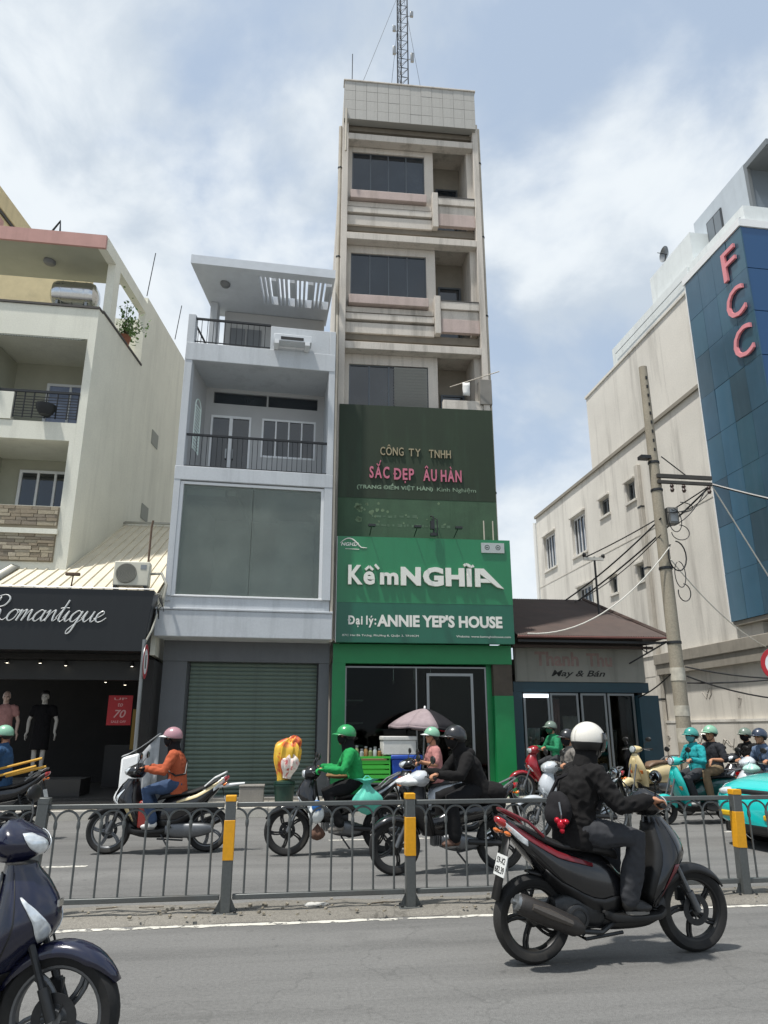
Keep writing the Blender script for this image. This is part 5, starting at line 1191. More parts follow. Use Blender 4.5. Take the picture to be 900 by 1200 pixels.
WHEELS = {}
def wheel(parent, x, Rw, w, mr, front, nsp=5, disc=True):
    key = (Rw, w, mr.name, nsp)
    if key not in WHEELS:
        ty = MB().ring([(Rw, 0), (Rw - .006, w * .3), (Rw - .028, w * .5), (Rw - .06, w * .46), (Rw - .075, w * .34), (Rw - .075, -w * .34), (Rw - .06, -w * .46), (Rw - .028, -w * .5), (Rw - .006, -w * .3)], n=40)
        ri = Rw - .07; rm = MB().ring([(ri, w * .36), (ri - .014, w * .33), (ri - .024, w * .2), (ri - .024, -w * .2), (ri - .014, -w * .33), (ri, -w * .36)], n=40)
        if nsp <= 6:
            for k in range(nsp):
                a = 2 * PI * k / nsp
                for da in (-.10, .10):
                    pts = []
                    for q in range(5):
                        r_ = .03 + (ri - .045) * q / 4; aa = a + da * (1.6 - 1.1 * q / 4) * (1 if q else 2) + .22 * (q / 4) ** 2
                        pts.append((r_ * math.cos(aa), 0, r_ * math.sin(aa)))
                    rm.tube(pts, [.017, .013, .011, .012, .015], 6)
        else:
            for k in range(nsp):
                a = 2 * PI * k / nsp; s_ = .02 if k % 2 else -.02
                rm.tube([(.03 * math.cos(a + .5), s_, .03 * math.sin(a + .5)), ((ri - .01) * math.cos(a), 0, (ri - .01) * math.sin(a))], .0028, 4)
        rm.lathe([(.0, -.055), (.035, -.055), (.042, -.03), (.055, -.02), (.055, .02), (.042, .03), (.035, .055), (0, .055)], n=16)
        dk = MB().ring([(.062, .048), (.105, .048), (.105, .052), (.062, .052)], n=28)
        for k in range(5): a = 2 * PI * k / 5; dk.tube([(.03 * math.cos(a), .05, .03 * math.sin(a)), (.068 * math.cos(a + .3), .05, .068 * math.sin(a + .3))], .006, 5)
        WHEELS[key] = (ty.mesh('tyre', M_RUB), rm.mesh('wheel', mr), dk.mesh('brake_disc', M_DSTEEL))
    ty, rm, dk = WHEELS[key]
    o = inst(rm, 'wheel', parent, (x, 0, Rw), (0, rnd.uniform(0, 1), 0)); inst(ty, 'tyre', o)
    if disc: inst(dk, 'brake_disc', o, (0, 0, 0), (0, 0, 0), (1, -1 if front else 1, 1))
    return o
def fender(parent, x, Rw, a0, a1, hw, m, name='front_fender', drop=.05, tail=1.0):
    g = []; N = 16
    for i in range(N + 1):
        a = R(a0 + (a1 - a0) * i / N); f = i / N; k = min(1, .35 + 2.6 * f) if tail else 1; k *= min(1, .55 + 2.2 * (1 - f)); row = []
        for j in range(9):
            t = -1 + j / 4; r_ = Rw + .025 - drop * abs(t) ** 2.4 * k; row.append((x + r_ * math.cos(a), hw * k * math.sin(t * PI / 2) , Rw + r_ * math.sin(a)))
        g.append(row)
    return MB().sheet(g).build(name, m, parent, solid=.006, angle=60)
def bike(style, label, loc, rz, c, group='motorbikes in the traffic', lean=0, name='motorbike', cat='motorbike', steer=0):
    """c: body, apron, accent, fender, rim materials"""
    t = thing(name, label, cat, loc, rz, group); t.rotation_euler = (R(lean), 0, rz)
    body, apm, acc, fen, rim = c['body'], c.get('apron', c['body']), c.get('accent'), c.get('fender', c['body']), c.get('rim', M_BLACK)
    hi = style == 'underbone'; retro = style == 'retro'
    def TM(p):
        if retro or p.x > -.45: return p
        d = -.45 - p.x; return Vector((-.45 - d * .72, p.y, p.z + .13 * (d / .6) ** 1.25))
    Rw = .30 if hi else (.235 if retro else .285); tw = .075 if hi else .095; xr, xf = -.64, .64
    wheel(t, xr, Rw, tw + .012, rim, False, c.get('spokes', 5), False); wheel(t, xf, Rw, tw, rim, True, c.get('spokes', 5))
    # fork
    top = (.40, .0, .80)
    for s in (-1, 1):
        MB().tube([(xf, s * .075, Rw), (xf - .055, s * .075, Rw + .13)], .026, 10).tube([(xf - .05, s * .075, Rw + .11), (.44, s * .07, .74)], .017, 8).build('fork_leg', c.get('fork', M_ALU), t)
    MB().tube([(xf, -.085, Rw), (xf, .085, Rw)], .011, 8).build('front_axle', M_STEEL, t)
    MB().cbox((xf - .05, .062, Rw + .09), (.07, .035, .09)).build('brake_caliper', M_DSTEEL, t, bevel=.006)
    if not retro: fender(t, xf, Rw, 28, 158, .072, fen, drop=.055)
    else: fender(t, xf, Rw, 18, 170, .085, fen, drop=.13)
    # front shield
    if hi: az = ZL([(.40, .17, .31, .09), (.50, .18, .38, .13), (.62, .22, .47, .155), (.72, .25, .53, .15), (.82, .27, .52, .12), (.90, .28, .47, .085), (.95, .29, .43, .06)], 2.1)
    elif retro: az = ZL([(.30, .20, .27, .17), (.42, .22, .30, .20), (.56, .25, .36, .205), (.70, .28, .41, .19), (.82, .31, .42, .14), (.90, .32, .42, .09), (.95, .33, .41, .05)], 2.2)
    else: az = ZL([(.34, .20, .33, .13), (.44, .20, .39, .165), (.54, .22, .48, .19), (.62, .24, .565, .195), (.69, .26, .60, .185), (.77, .275, .58, .16), (.86, .29, .52, .12), (.93, .30, .455, .085)], 1.6)
    ap = az.mesh(18, 28).build('front_shield', apm, t)
    z0, z1 = az.S[0][0], az.S[-1][0]
    if not retro:
        if c.get('lamps', True):
            for s in (-1, 1):
                if hi: rows = [(.60, s * .55, s * .85), (.66, s * .45, s * .8), (.72, s * .40, s * .62)]
                else: rows = [(.60, s * .25, s * .45), (.635, s * .26, s * .70), (.70, s * .60, s * .92), (.76, s * .92, s * 1.12), (.80, s * 1.2, s * 1.26)]
                az.patch(rows, .005).build('position_lamp', M_LENS, ap, solid=.004)
        if acc:
            for s in (-1, 1): az.patch([(.40, s * .9, s * 1.15), (.5, s * .8, s * 1.35), (.62, s * 1.15, s * 1.5)], .0045).build('shield_stripe', acc, ap, solid=.003)
        az.patch([(z0 + .02, PI - 1.15, PI + 1.15), (z1 - .04, PI - .9, PI + .9)], .005).build('inner_panel', M_BLACK, ap, solid=.004)
        MB().cbox((az.pt(.755, 0).x + .003, 0, .755), (.01, .05, .03)).build('nose_badge', M_CHROME, ap)
    else:
        az.patch([(.42, -.35, .35), (.66, -.3, .3), (.86, -.2, .2)], .014).build('shield_ridge', apm, ap, solid=.01)
        for s in (-1, 1): az.patch([(.56, s * .5, s * .8), (.62, s * .45, s * .85)], .008).build('turn_signal', M_AMBER, ap, solid=.006)
    # handlebar cowl with headlight, or round headlight
    if retro:
        hb_ = XL([(.20, 1.0, 1.05, .06), (.26, .97, 1.09, .12), (.34, .955, 1.10, .11), (.40, .96, 1.09, .08), (.43, .98, 1.07, .05)], 2.0)
        hc = hb_.mesh().build('handlebar_cowl', apm, t)
        MB().lathe([(.0, .455), (.055, .45), (.068, .43), (.07, .40)], (0, 0, 1.03), 'X', 20).build('headlight', M_LENS, hc); MB().ring([(.068, .425), (.078, .425), (.078, .44), (.068, .44)], (0, 0, 1.03), 'X', 20).build('headlight_rim', M_CHROME, hc)
    elif hi:
        hb_ = ZL([(.93, .27, .41, .07), (.97, .23, .46, .125), (1.02, .22, .47, .14), (1.07, .24, .43, .12), (1.10, .27, .37, .07)], 2.1)
        hc = hb_.mesh(10, 24).build('handlebar_cowl', c.get('cowl', apm), t); hb_.patch([(.955, -.6, .6), (1.0, -.8, .8), (1.045, -.7, .7)], .004).build('headlight', M_LENS, hc, solid=.004)
    else:
        hb_ = ZL([(.94, .26, .41, .075), (.975, .23, .475, .125), (1.02, .21, .50, .15), (1.065, .23, .47, .14), (1.10, .26, .40, .10), (1.125, .29, .35, .05)], 1.65)
        hc = hb_.mesh(12, 28).build('handlebar_cowl', c.get('cowl', apm), t)
        for s in (-1, 1): hb_.patch([(.975, s * .10, s * .4), (1.005, s * .10, s * .75), (1.04, s * .25, s * .9), (1.07, s * .6, s * .92)], .004).build('headlight', M_LENS, hc, solid=.004)
        hb_.patch([(1.02, PI - .9, PI + .9), (1.10, PI - .7, PI + .7)], .006).build('instrument_panel', mat('dark_display', '#20242a', .15), hc, solid=.004)
    for s in (-1, 1):
        MB().tube([(.31, s * .08, 1.03), (.30, s * .17, 1.04), (.26, s * .36, 1.03)], .012, 8).build('handlebar', M_DSTEEL, t)
        MB().tube([(.284, s * .245, 1.036), (.259, s * .365, 1.031)], [.019, .018], 10).build('grip', M_RUB, t)
        MB().tube([(.31, s * .20, 1.035), (.345, s * .225, 1.03), (.325, s * .345, 1.015)], .006, 6).build('brake_lever', M_STEEL, t)
        MB().tube([(.295, s * .19, 1.045), (.31, s * .20, 1.13), (.27, s * .255, 1.20)], .006, 6).build('mirror_stem', M_DSTEEL, t)
        mi = MB().ell((.265, s * .285, 1.225), (.018, .075, .047), 16, 8).build('mirror', c.get('mirror', M_BLACK), t)
        MB().ell((.252, s * .285, 1.225), (.008, .066, .039), 16, 8).build('mirror_glass', mat('mirror_glass', '#aab4ba', .04, 1.0), mi)
    # body under the seat
    if hi: bz = XL([(.28, .44, .58, .05), (.12, .42, .60, .06), (-.02, .44, .68, .085), (-.18, .50, .735, .12), (-.40, .54, .76, .135), (-.62, .60, .785, .12), (-.84, .70, .82, .085), (-.98, .77, .84, .04)], 2.3)
    elif retro: bz = XL([(.04, .34, .60, .10), (-.06, .32, .68, .16), (-.25, .30, .74, .205), (-.48, .30, .755, .22), (-.70, .34, .755, .205), (-.88, .44, .74, .15), (-.98, .54, .70, .07)], 2.2)
    else: bz = XL([(.05, .30, .56, .10), (-.05, .27, .66, .145), (-.22, .28, .73, .168), (-.42, .42, .76, .165), (-.62, .54, .79, .145), (-.82, .65, .825, .10), (-.96, .745, .85, .055), (-1.02, .79, .855, .03)], 2.2)
    bo = bz.mesh(20, 24).map(TM).build('body_panel', body, t)
    if acc and not retro:
        for a0, a1 in ((.12, .55), (PI - .55, PI - .12)):
            s = 1 if a0 < 1 else -1
            lo, hi_ = (a0, a1)
            if s > 0: rows = [(-.95, .0, .5), (-.7, .25, .75), (-.45, .42, .72), (-.22, .5, .62)]
            else: rows = [(-.95, PI - .5, PI), (-.7, PI - .75, PI - .25), (-.45, PI - .72, PI - .42), (-.22, PI - .62, PI - .5)]
            bz.patch(rows, .005).map(TM).build('side_stripe', acc, bo, solid=.003)
    if c.get('seam', True) and not retro:
        for s in (0, 1):
            rows = [(-.75, -.25, -.2), (-.4, -.5, -.44), (-.1, -.7, -.62)] if not s else [(-.75, PI + .2, PI + .25), (-.4, PI + .44, PI + .5), (-.1, PI + .62, PI + .7)]
            bz.patch(rows, .003).map(TM).build('panel_seam', M_BLACK, bo)
    if style == 'scooter':
        for s in (0, 1):
            f_ = lambda a: a if not s else PI - a
            rows = [(-.62, f_(-1.2), f_(-.55)), (-.40, f_(-1.25), f_(-.42)), (-.15, f_(-1.3), f_(-.30)), (.0, f_(-1.0), f_(-.1))]
            bz.patch(rows, .010).map(TM).build('lower_side_cover', P_BLACK2, bo, solid=.008)
            rows = [(-1.0, f_(-.5), f_(.05)), (-.9, f_(-.45), f_(.12)), (-.78, f_(-.2), f_(.16))]
            bz.patch(rows, .006).map(TM).build('tail_lens', M_LENS, bo, solid=.004)
            MB().tube([(-.16, (-.12 if s else .12), .33), (-.17, (-.20 if s else .20), .335)], .014, 8).build('passenger_peg', M_RUB, t)
        MB().tube([(-.50, -.17, .25), (-.53, -.19, .33), (-.55, -.21, .35)], .010, 6).build('kick_lever', M_STEEL, t)
        MB().tube([(.0, -.10, .185), (-.30, -.13, .165), (-.33, .13, .165), (.0, .10, .185)], .012, 6).build('centre_stand', M_DSTEEL, t)
        az.patch([(.345, -1.9, 1.9), (.42, -1.6, 1.6), (.48, -1.0, 1.0)], .005).build('lower_shield', P_BLACK2, ap, solid=.004)
        for s in (-1, 1): az.patch([(.50, s * 1.0, s * 1.04), (.62, s * 1.25, s * 1.29), (.80, s * 1.42, s * 1.46), (.9, s * 1.45, s * 1.5)], .003).build('shield_seam', M_BLACK, ap)
        for q in range(5): MB().box(.0 + .06 * q, .03 + .06 * q, -.13, .13, .318, .324).build('floor_rib', M_RUB, t)
        MB().tube([(xf - .03, .09, Rw + .05), (.55, .10, .55), (.44, .08, .86)], .006, 5).build('brake_hose', M_BLACK, t)
    se = XL([(.04, .64, .67, .05), (.0, .655, .735, .10), (-.15, .69, .77, .13), (-.38, .72, .772, .135), (-.48, .735, .80, .13), (-.68, .755, .825, .118), (-.84, .79, .842, .075), (-.88, .80, .835, .04)], 2.6) if not retro else \
         XL([(.02, .66, .70, .06), (-.08, .69, .78, .12), (-.3, .72, .80, .145), (-.5, .73, .80, .145), (-.7, .73, .80, .125), (-.84, .73, .77, .07)], 2.6)
    se.mesh(16, 20).map(TM).build('seat', c.get('seat', M_SEAT), t)
    MB().tube([(-.62, .125, .80), (-.78, .12, .865), (-.99, .07, .885), (-1.01, 0, .885), (-.99, -.07, .885), (-.78, -.12, .865), (-.62, -.125, .80)], .013, 8).map(TM).build('grab_rail', c.get('rail', M_STEEL), t)
    tl = XL([(-1.055, .785, .825, .025), (-1.02, .77, .835, .05), (-.97, .765, .835, .058)], 2.4); tl.mesh(8, 14).map(TM).build('tail_lamp', M_RED, t)
    for s in (-1, 1): MB().ell((-.99, s * .105, .735), (.035, .03, .018), 10, 6).tube([(-.95, s * .05, .74), (-.98, s * .09, .735)], .01, 6).map(TM).build('turn_signal', M_AMBER, t)
    # floor board or tunnel, belly, engine
    if hi:
        XL([(.34, .46, .62, .06), (.2, .40, .55, .05), (.05, .36, .50, .06), (-.15, .38, .52, .07)], 2.3).mesh().build('frame_cover', M_BLACK, t)
        XL([(.10, .27, .40, .075), (.02, .24, .42, .10), (-.12, .22, .42, .12), (-.28, .24, .38, .12), (-.34, .27, .36, .10)], 3).mesh().build('engine_case', c.get('engine', M_ALU), t)
        for q in range(6): MB().box(.08 + .022 * q, .09 + .022 * q, -.07, .07, .29, .40).build('cooling_fin', M_ALU, t)
        for s in (-1, 1): MB().tube([(-.02, s * .10, .28), (-.02, s * .27, .285)], .014, 8).build('foot_peg', M_RUB, t)
        MB().tube([(-.2, .11, .33), (-.64, .11, Rw)], .032, 8).build('chain_cover', M_BLACK, t)
    else:
        XL([(.34, .27, .34, .14), (.28, .255, .315, .175), (.1, .25, .31, .185), (-.08, .25, .33, .165), (-.14, .27, .36, .13)], 4).mesh().build('floor_board', c.get('floor', M_BLACK), t)
        XL([(.38, .24, .40, .07), (.2, .20, .30, .11), (-.05, .19, .36, .12), (-.3, .22, .45, .10)], 3).mesh().build('under_cover', M_BLACK, t)
        XL([(-.10, .24, .36, .06), (-.2, .20, .38, .08), (-.45, .19, .38, .085), (-.62, .22, .37, .08), (-.72, .26, .34, .05)], 3, .10).mesh().build('engine_case', c.get('engine', M_ALU), t)
        XL([(-.08, .24, .42, .06), (-.2, .22, .46, .10), (-.42, .26, .46, .10), (-.5, .3, .42, .06)], 3, -.04).mesh().build('cylinder_block', M_DSTEEL, t)
        MB().lathe([(0, -.165), (.05, -.165), (.085, -.15), (.095, -.12), (.095, -.08)], (-.36, 0, .30), 'Y', 24).ring([(.055, -.168), (.068, -.168), (.068, -.160), (.055, -.160)], (-.36, 0, .30), 'Y', 24).build('fan_cover', M_DSTEEL, t)
    ex = MB().tube([(-.05, -.10, .26), (-.18, -.13, .2), (-.34, -.15, .22)], .018, 8).build('exhaust_pipe', c.get('pipe', M_DSTEEL), t)
    MB().tube([(-.34, -.165, .235), (-.40, -.17, .255), (-.62, -.185, .345), (-.80, -.19, .42), (-.83, -.19, .432)], [.032, .062, .07, .066, .045], 16).build('muffler', c.get('muffler', mat('dusty_muffler', '#353230', .5, .3, fine=.1, dirt_amt=.35, dirt='#6b6357')), t)
    MB().tube([(-.80, -.19, .42), (-.835, -.19, .434)], [.058, .05], 14).tube([(-.83, -.185, .43), (-.86, -.185, .442)], .018, 8).build('muffler_cap', M_STEEL, t)
    MB().tube([(-.45, -.235, .29), (-.62, -.25, .36), (-.74, -.25, .41)], [.02, .032, .022], 8).build('heat_shield', c.get('shield', mat('dusty_shield', '#55504b', .5, .4, fine=.1)), t)
    for s in ((1,) if not hi else (-1, 1)):
        sb = MB().tube([(xr + .02, s * .115, Rw + .03), (-.50, s * .12, .64)], .014, 8)
        n_ = 40
        sb.tube([(xr + .02 + (.12 * i / n_) * .85 + .026 * math.cos(i * 1.25), s * (.117 + .026 * math.sin(i * 1.25)), Rw + .07 + .26 * i / n_) for i in range(n_ + 1)], .0045, 5)
        sb.build('rear_shock', M_DSTEEL, t)
    MB().tube([(xr, s * .1, Rw) if False else (xr, .10, Rw), (-.2, .10, .33)], .022, 8).tube([(xr, -.10, Rw), (-.2, -.10, .33)], .018, 8).build('swing_arm', M_DSTEEL, t)
    # rear mudguard and plate
    if style != 'scooter': fender(t, xr, Rw, 60, 175, .06, M_BLACK, 'rear_mudguard', .03, 0)
    else: fender(t, xr, Rw, 35, 95, .06, M_BLACK, 'rear_mudguard', .03, 0)
    MB().add([(-.93, -.06, .74), (-.93, .06, .74), (-1.09, .07, .27), (-1.09, -.07, .27)], [(0, 1, 2, 3)]).map(TM).build('mudflap', M_BLACK, t, solid=.008)
    PC = TM(Vector((-1.0, 0, .545))) + Vector((-.012, 0, -.03)); pl = MB().cbox(PC, (.006, .19, .14), Matrix.Rotation(R(16), 3, 'Y')).build('number_plate', mat('plate_white', '#d3d4d0', .5, dirt_amt=.2), t)
    if c.get('plate'):
        tm = MB()
        for body_, zz0, zz1, yy in (('59-X2', .012, .052, .075), (c['plate'], -.052, -.008, .08)):
            k = text_mb(body_, -yy, yy, zz0, zz1, 0, .003); tm.join(k)
        tm.map(lambda p: PC + Matrix.Rotation(R(16), 3, 'Y') @ Vector((-.0045 + p.y * .5, -p.x, p.z)))
        tm.build('plate_lettering', M_BLACK, pl, smooth=False)
    MB().tube([(-.05, .14, .24), (-.14, .2, .12), (-.16, .2, .1)], .011, 6).build('side_stand', M_DSTEEL, t)
    t['_rw'] = Rw
    return t
# ================================================================ PEOPLE
def ik(a, b, l1, l2, pole):
    a, b, pole = Vector(a), Vector(b), Vector(pole); d = b - a; L = min(d.length, (l1 + l2) * .999); u = d.normalized()
    x = (l1 * l1 - l2 * l2 + L * L) / (2 * L); h = math.sqrt(max(0, l1 * l1 - x * x)); n = pole - u * pole.dot(u)
    return a + u * x + n.normalized() * h
def fuse(mb, voxel, name, m, parent=None, wrinkle=0.0, wscale=14.0, smooth=5, seed=0.0):
    """one continuous surface from overlapping closed shapes"""
    me = mb.mesh(name, None, False); o = bpy.data.objects.new('draft', me); WORK.collection.objects.link(o)
    md = o.modifiers.new('fuse', 'REMESH'); md.mode = 'VOXEL'; md.voxel_size = voxel
    ms = o.modifiers.new('smooth', 'SMOOTH'); ms.factor = .5; ms.iterations = smooth
    me2 = evaluated(o, name, m)
    if wrinkle:
        co = [v.co.copy() for v in me2.vertices]; no = [v.normal.copy() for v in me2.vertices]; flat = []
        for c, k in zip(co, no):
            p = c * wscale + Vector((seed, seed * 2, 0)); n_ = mnoise.noise(Vector((p.x, p.y, p.z * .8))) * .6 + (1 - abs(mnoise.noise(p * 1.7 + Vector((9, 0, 0)))) * 2.2) * .5
            q_ = c + k * wrinkle * n_; flat += [q_.x, q_.y, q_.z]
        me2.vertices.foreach_set('co', flat)
    me2.polygons.foreach_set('use_smooth', [True] * len(me2.polygons)); me2.update()
    o = bpy.data.objects.new(name, me2); COL.objects.link(o)
    if parent: o.parent = parent
    return o
def oval(mb, secs, side=Vector((0, 1, 0)), n=16):
    """secs: (centre, half width along side, half depth)"""
    rings = []
    for i, (c, w, d) in enumerate(secs):
        a = secs[max(0, i - 1)][0]; b = secs[min(len(secs) - 1, i + 1)][0]; t = (Vector(b) - Vector(a)).normalized(); f = side.cross(t).normalized()
        rings.append([Vector(c) + side * (w * math.cos(2 * PI * j / n)) + f * (d * math.sin(2 * PI * j / n)) for j in range(n)])
    return mb.loft(rings)
def hand_mb(mb, wrist, G, out, k=1.0, fr=.0095, open_=False):
    wrist, G, out = Vector(wrist), Vector(G), Vector(out).normalized(); f = G - wrist; f -= out * f.dot(out); f.normalize(); up = out.cross(f); up = up if up.z > 0 else -up
    pc = wrist.lerp(G, .55) + up * .018
    rot = Matrix((f, out, up)).transposed()
    mb.ell(pc, (.05 * k, .042 * k, .019 * k), 12, 8, rot); mb.tube([wrist, pc], [.024 * k, .027 * k], 10, True, True)
    L = (1.0, 1.08, 1.02, .82)
    for i in range(4):
        o = G + out * ((i - 1.5) * .0205 * k); l_ = L[3 - i] if out.y > 0 else L[i]; l_ = L[i]
        if open_: pts = [o - f * .02 * k, o + f * .025 * k * l_ + up * .006, o + f * .055 * k * l_ - up * .004, o + f * .075 * k * l_ - up * .02]
        else: pts = [o - f * .030 * k + up * .022 * k, o + f * .006 * k + up * .033 * k, o + f * .031 * k + up * .012 * k, o + f * .030 * k * l_ - up * .014 * k, o + f * .008 * k - up * .028 * k * l_]
        mb.tube(pts, [fr * 1.05, fr, fr * .95, fr * .9, fr * .85][:len(pts)], 7, True, True)
    th = [pc - out * .03 * k - up * .006, G - f * .02 * k - out * .052 * k - up * .004, G + f * .012 * k - out * .048 * k - up * .016 * k, G + f * .022 * k - out * .034 * k - up * .024 * k]
    mb.tube(th, [fr * 1.35, fr * 1.2, fr * 1.05, fr * .9], 7, True, True)
def head_xf(HC, yaw, pitch, roll=0, k=1.0):
    M = Matrix.Rotation(yaw, 3, 'Z') @ Matrix.Rotation(pitch, 3, 'Y') @ Matrix.Rotation(roll, 3, 'X')
    return lambda p: Vector(HC) + M @ (Vector(p) * k)
def head_mb():
    h = MB()
    h.ell((-.012, 0, .03), (.098, .077, .095), 18, 12); h.ell((.022, 0, -.02), (.068, .064, .085), 16, 10); h.ell((.035, 0, -.075), (.05, .048, .036), 14, 8)
    h.tube([(.085, 0, .02), (.108, 0, -.022), (.094, 0, -.032)], [.009, .015, .012], 8, True, True)
    h.ell((.083, 0, .032), (.018, .05, .010)); h.ell((.088, 0, -.060), (.012, .024, .007)); h.ell((.086, 0, -.072), (.013, .021, .008)); h.ell((.078, 0, -.1), (.02, .022, .016))
    for s in (-1, 1):
        h.ell((-.005, s * .076, -.005), (.02, .008, .032)); h.ell((.055, s * .045, -.03), (.03, .022, .03))
    return h
def shell(ra, rb, rc, lim, c=(-.004, 0, .032), n=36, m=12, a0=-PI, a1=PI, top=0.0):
    """part of an ellipsoid from polar angle top down to lim(azimuth)"""
    g = []
    for i in range(m + 1):
        row = []
        for j in range(n + 1):
            a = a0 + (a1 - a0) * j / n; th = (top(a) if callable(top) else top) + (lim(a) - (top(a) if callable(top) else top)) * i / m
            row.append((c[0] + ra * math.sin(th) * math.cos(a), c[1] + rb * math.sin(th) * math.sin(a), c[2] + rc * math.cos(th)))
        g.append(row)
    return MB().sheet(g)
def helmet(parent, xf, style, m, m2=None, visor=None, trim=M_BLACK, peak=True):
    if style == 'half': lim = lambda a: R(84 + 22 * (.5 - .5 * math.cos(a)) + 8 * math.sin(a) ** 2)
    else: lim = lambda a: R(80 + 46 * smoothstep(min(1, max(0, (abs(a) - .75) / .8))))
    o = shell(.136, .119, .128, lim).map(xf).build('helmet', m, parent, solid=.014, angle=60)
    rim = [(-.004 + .139 * math.sin(lim(a)) * math.cos(a), .122 * math.sin(lim(a)) * math.sin(a), .032 + .130 * math.cos(lim(a))) for a in [-PI + 2 * PI * i / 40 for i in range(41)]]
    MB().tube(rim, .008, 6).map(xf).build('helmet_rim', trim, o)
    if m2:
        shell(.1435, .1265, .1355, lambda a: lim(a) - .05, top=lambda a: lim(a) - .42).map(xf).build('helmet_band', m2, o)
    if peak:
        g = []
        for i in range(4):
            row = []
            for j in range(13):
                a = R(-62 + 124 * j / 12); th = lim(a); e = i / 3 * .07 * math.cos(a * 1.25)
                row.append((-.004 + .14 * math.sin(th) * math.cos(a) + e, .122 * math.sin(th) * math.sin(a), .032 + .128 * math.cos(th) + .004 - e * .28))
            g.append(row)
        MB().sheet(g).map(xf).build('helmet_peak', peak if isinstance(peak, bpy.types.Material) else m, o, solid=.006)
    if visor:
        shell(.158, .136, .15, lambda a: R(128), a0=R(-78), a1=R(78), top=lambda a: R(70)).map(xf).build('helmet_visor', visor, o, solid=.003)
    for s in (-1, 1): MB().tube([(.005, s * .104, -.03), (.02, s * .085, -.075), (.045, s * .04, -.118), (.045, 0, -.122)], .005, 5).map(xf).build('chin_strap', M_BLACK, o)
    return o
def person(label, loc, rz, pelvis, lean, hands, feet, jacket, trousers, shoes, s=.95, head=(0, 0), skin=M_SKIN, helm=None, mask=None, glove=None, gaiter=None, vox=.013,
           grip=True, group=None, twist=0.0, hunch=.0, sleeve=1.0, skirt=None, collar=True, wr=.014, hair=True, name='person', cat='person', feetdir=None, open_hand=False, loose=1.0, baseless=False, flat_feet=False):
    t = thing(name, label, cat, loc, rz, group)
    Pv = Vector(pelvis); la = R(lean); up = Vector((math.sin(la), 0, math.cos(la))); la2 = R(lean + hunch); up2 = Vector((math.sin(la2), 0, math.cos(la2)))
    Y = Vector((math.sin(-twist) , math.cos(twist), 0)) if twist else Vector((0, 1, 0))
    W, Ch = Pv + up * .15 * s, Pv + up * .15 * s + (up + up2).normalized() * .17 * s
    Nb = Ch + up2 * .16 * s; HC = Nb + (up2 * .5 + Vector((0, 0, 1)) * .5).normalized() * .168 * s + Vector((.015, 0, 0))
    xf = head_xf(HC, head[0], head[1], 0, s * 1.0)
    arms = {}; legs = {}
    for sd, k in ((1, 0), (-1, 1)):
        sh = Ch + up2 * .10 * s + Y * sd * .185 * s; G = Vector(hands[k])
        d = (G - sh); back = Vector((d.x, d.y, 0)).normalized() if Vector((d.x, d.y, 0)).length > .05 else Vector((1, 0, 0))
        wr_ = G - (d.normalized() * .4 + back * .6).normalized() * .085 * s + Vector((0, 0, .018)) if grip else G - d.normalized() * .09 * s
        el = ik(sh, wr_, .285 * s, .255 * s, Vector((-.25, sd * .55, -1))); arms[sd] = (sh, el, wr_, G)
        hp = Pv + Y * sd * .09 * s; an = Vector(feet[k]) + Vector((-.05, 0, .085)); kn = ik(hp, an, .43 * s, .42 * s, Vector((1, sd * .22, .75))); legs[sd] = (hp, kn, an)
    # body: one continuous figure
    b = MB(); hm = head_mb(); hm.map(xf); b.join(hm)
    b.tube([Nb - up2 * .05, Nb + (HC - Nb) * .55], [.06 * s, .056 * s], 12, True, True)
    oval(b, [(Pv - up * .09 * s, .10 * s, .08 * s), (Pv, .15 * s, .105 * s), (W, .13 * s, .09 * s), (Ch, .155 * s, .10 * s), (Ch + up2 * .11 * s, .13 * s, .075 * s), (Nb, .06 * s, .055 * s)], Y)
    for sd in (1, -1):
        sh, el, w_, G = arms[sd]; hp, kn, an = legs[sd]
        b.tube([sh, sh.lerp(el, .45), el, el.lerp(w_, .3), w_], [.052 * s, .046 * s, .038 * s, .04 * s, .026 * s], 12, True, True)
        out = Vector((-.12, sd, 0)) if grip else Vector((0, sd, 0)).cross(G - w_).cross(G - w_) * -1
        if not grip: out = Vector((0, 0, 1)).cross(G - w_); out = Vector((1, 0, 0)) if out.length < .02 else out.normalized()
        hand_mb(b, w_, G, out, s, .0092 if vox < .011 else .0112, open_hand or not grip)
        b.tube([hp, hp.lerp(kn, .5), kn, kn.lerp(an, .35), an], [.08 * s, .068 * s, .052 * s, .05 * s, .034 * s], 12, True, True)
        fd = Vector((1, sd * .12, 0)); b.ell(an + fd * .06 * s - Vector((0, 0, .055 * s)), (.10 * s, .036 * s, .03 * s))
    fuse(b, vox * .85, 'body', skin, t, smooth=3)
    for sd in (1, -1): MB().ell((.079, sd * .031, .006), (.012, .012, .010), 10, 8).map(xf).build('eye', mat('eye_dark', '#1d1714', .2), t)
    # jacket or shirt
    j = MB(); L = loose
    oval(j, [(Pv - up * .12 * s, .168 * s * L, .132 * s * L), (Pv - up * .02 * s, .178 * s * L, .138 * s * L), (W, .165 * s * L, .128 * s * L), (Ch - up * .02, .186 * s * L, .138 * s * L), (Ch + up2 * .09 * s, .178 * s, .112 * s), (Ch + up2 * .135 * s, .12 * s, .088 * s), (Nb + up2 * .015 * s, .074 * s, .07 * s)] + ([(Nb + (HC - Nb) * .30, .072 * s, .07 * s)] if collar else []), Y)
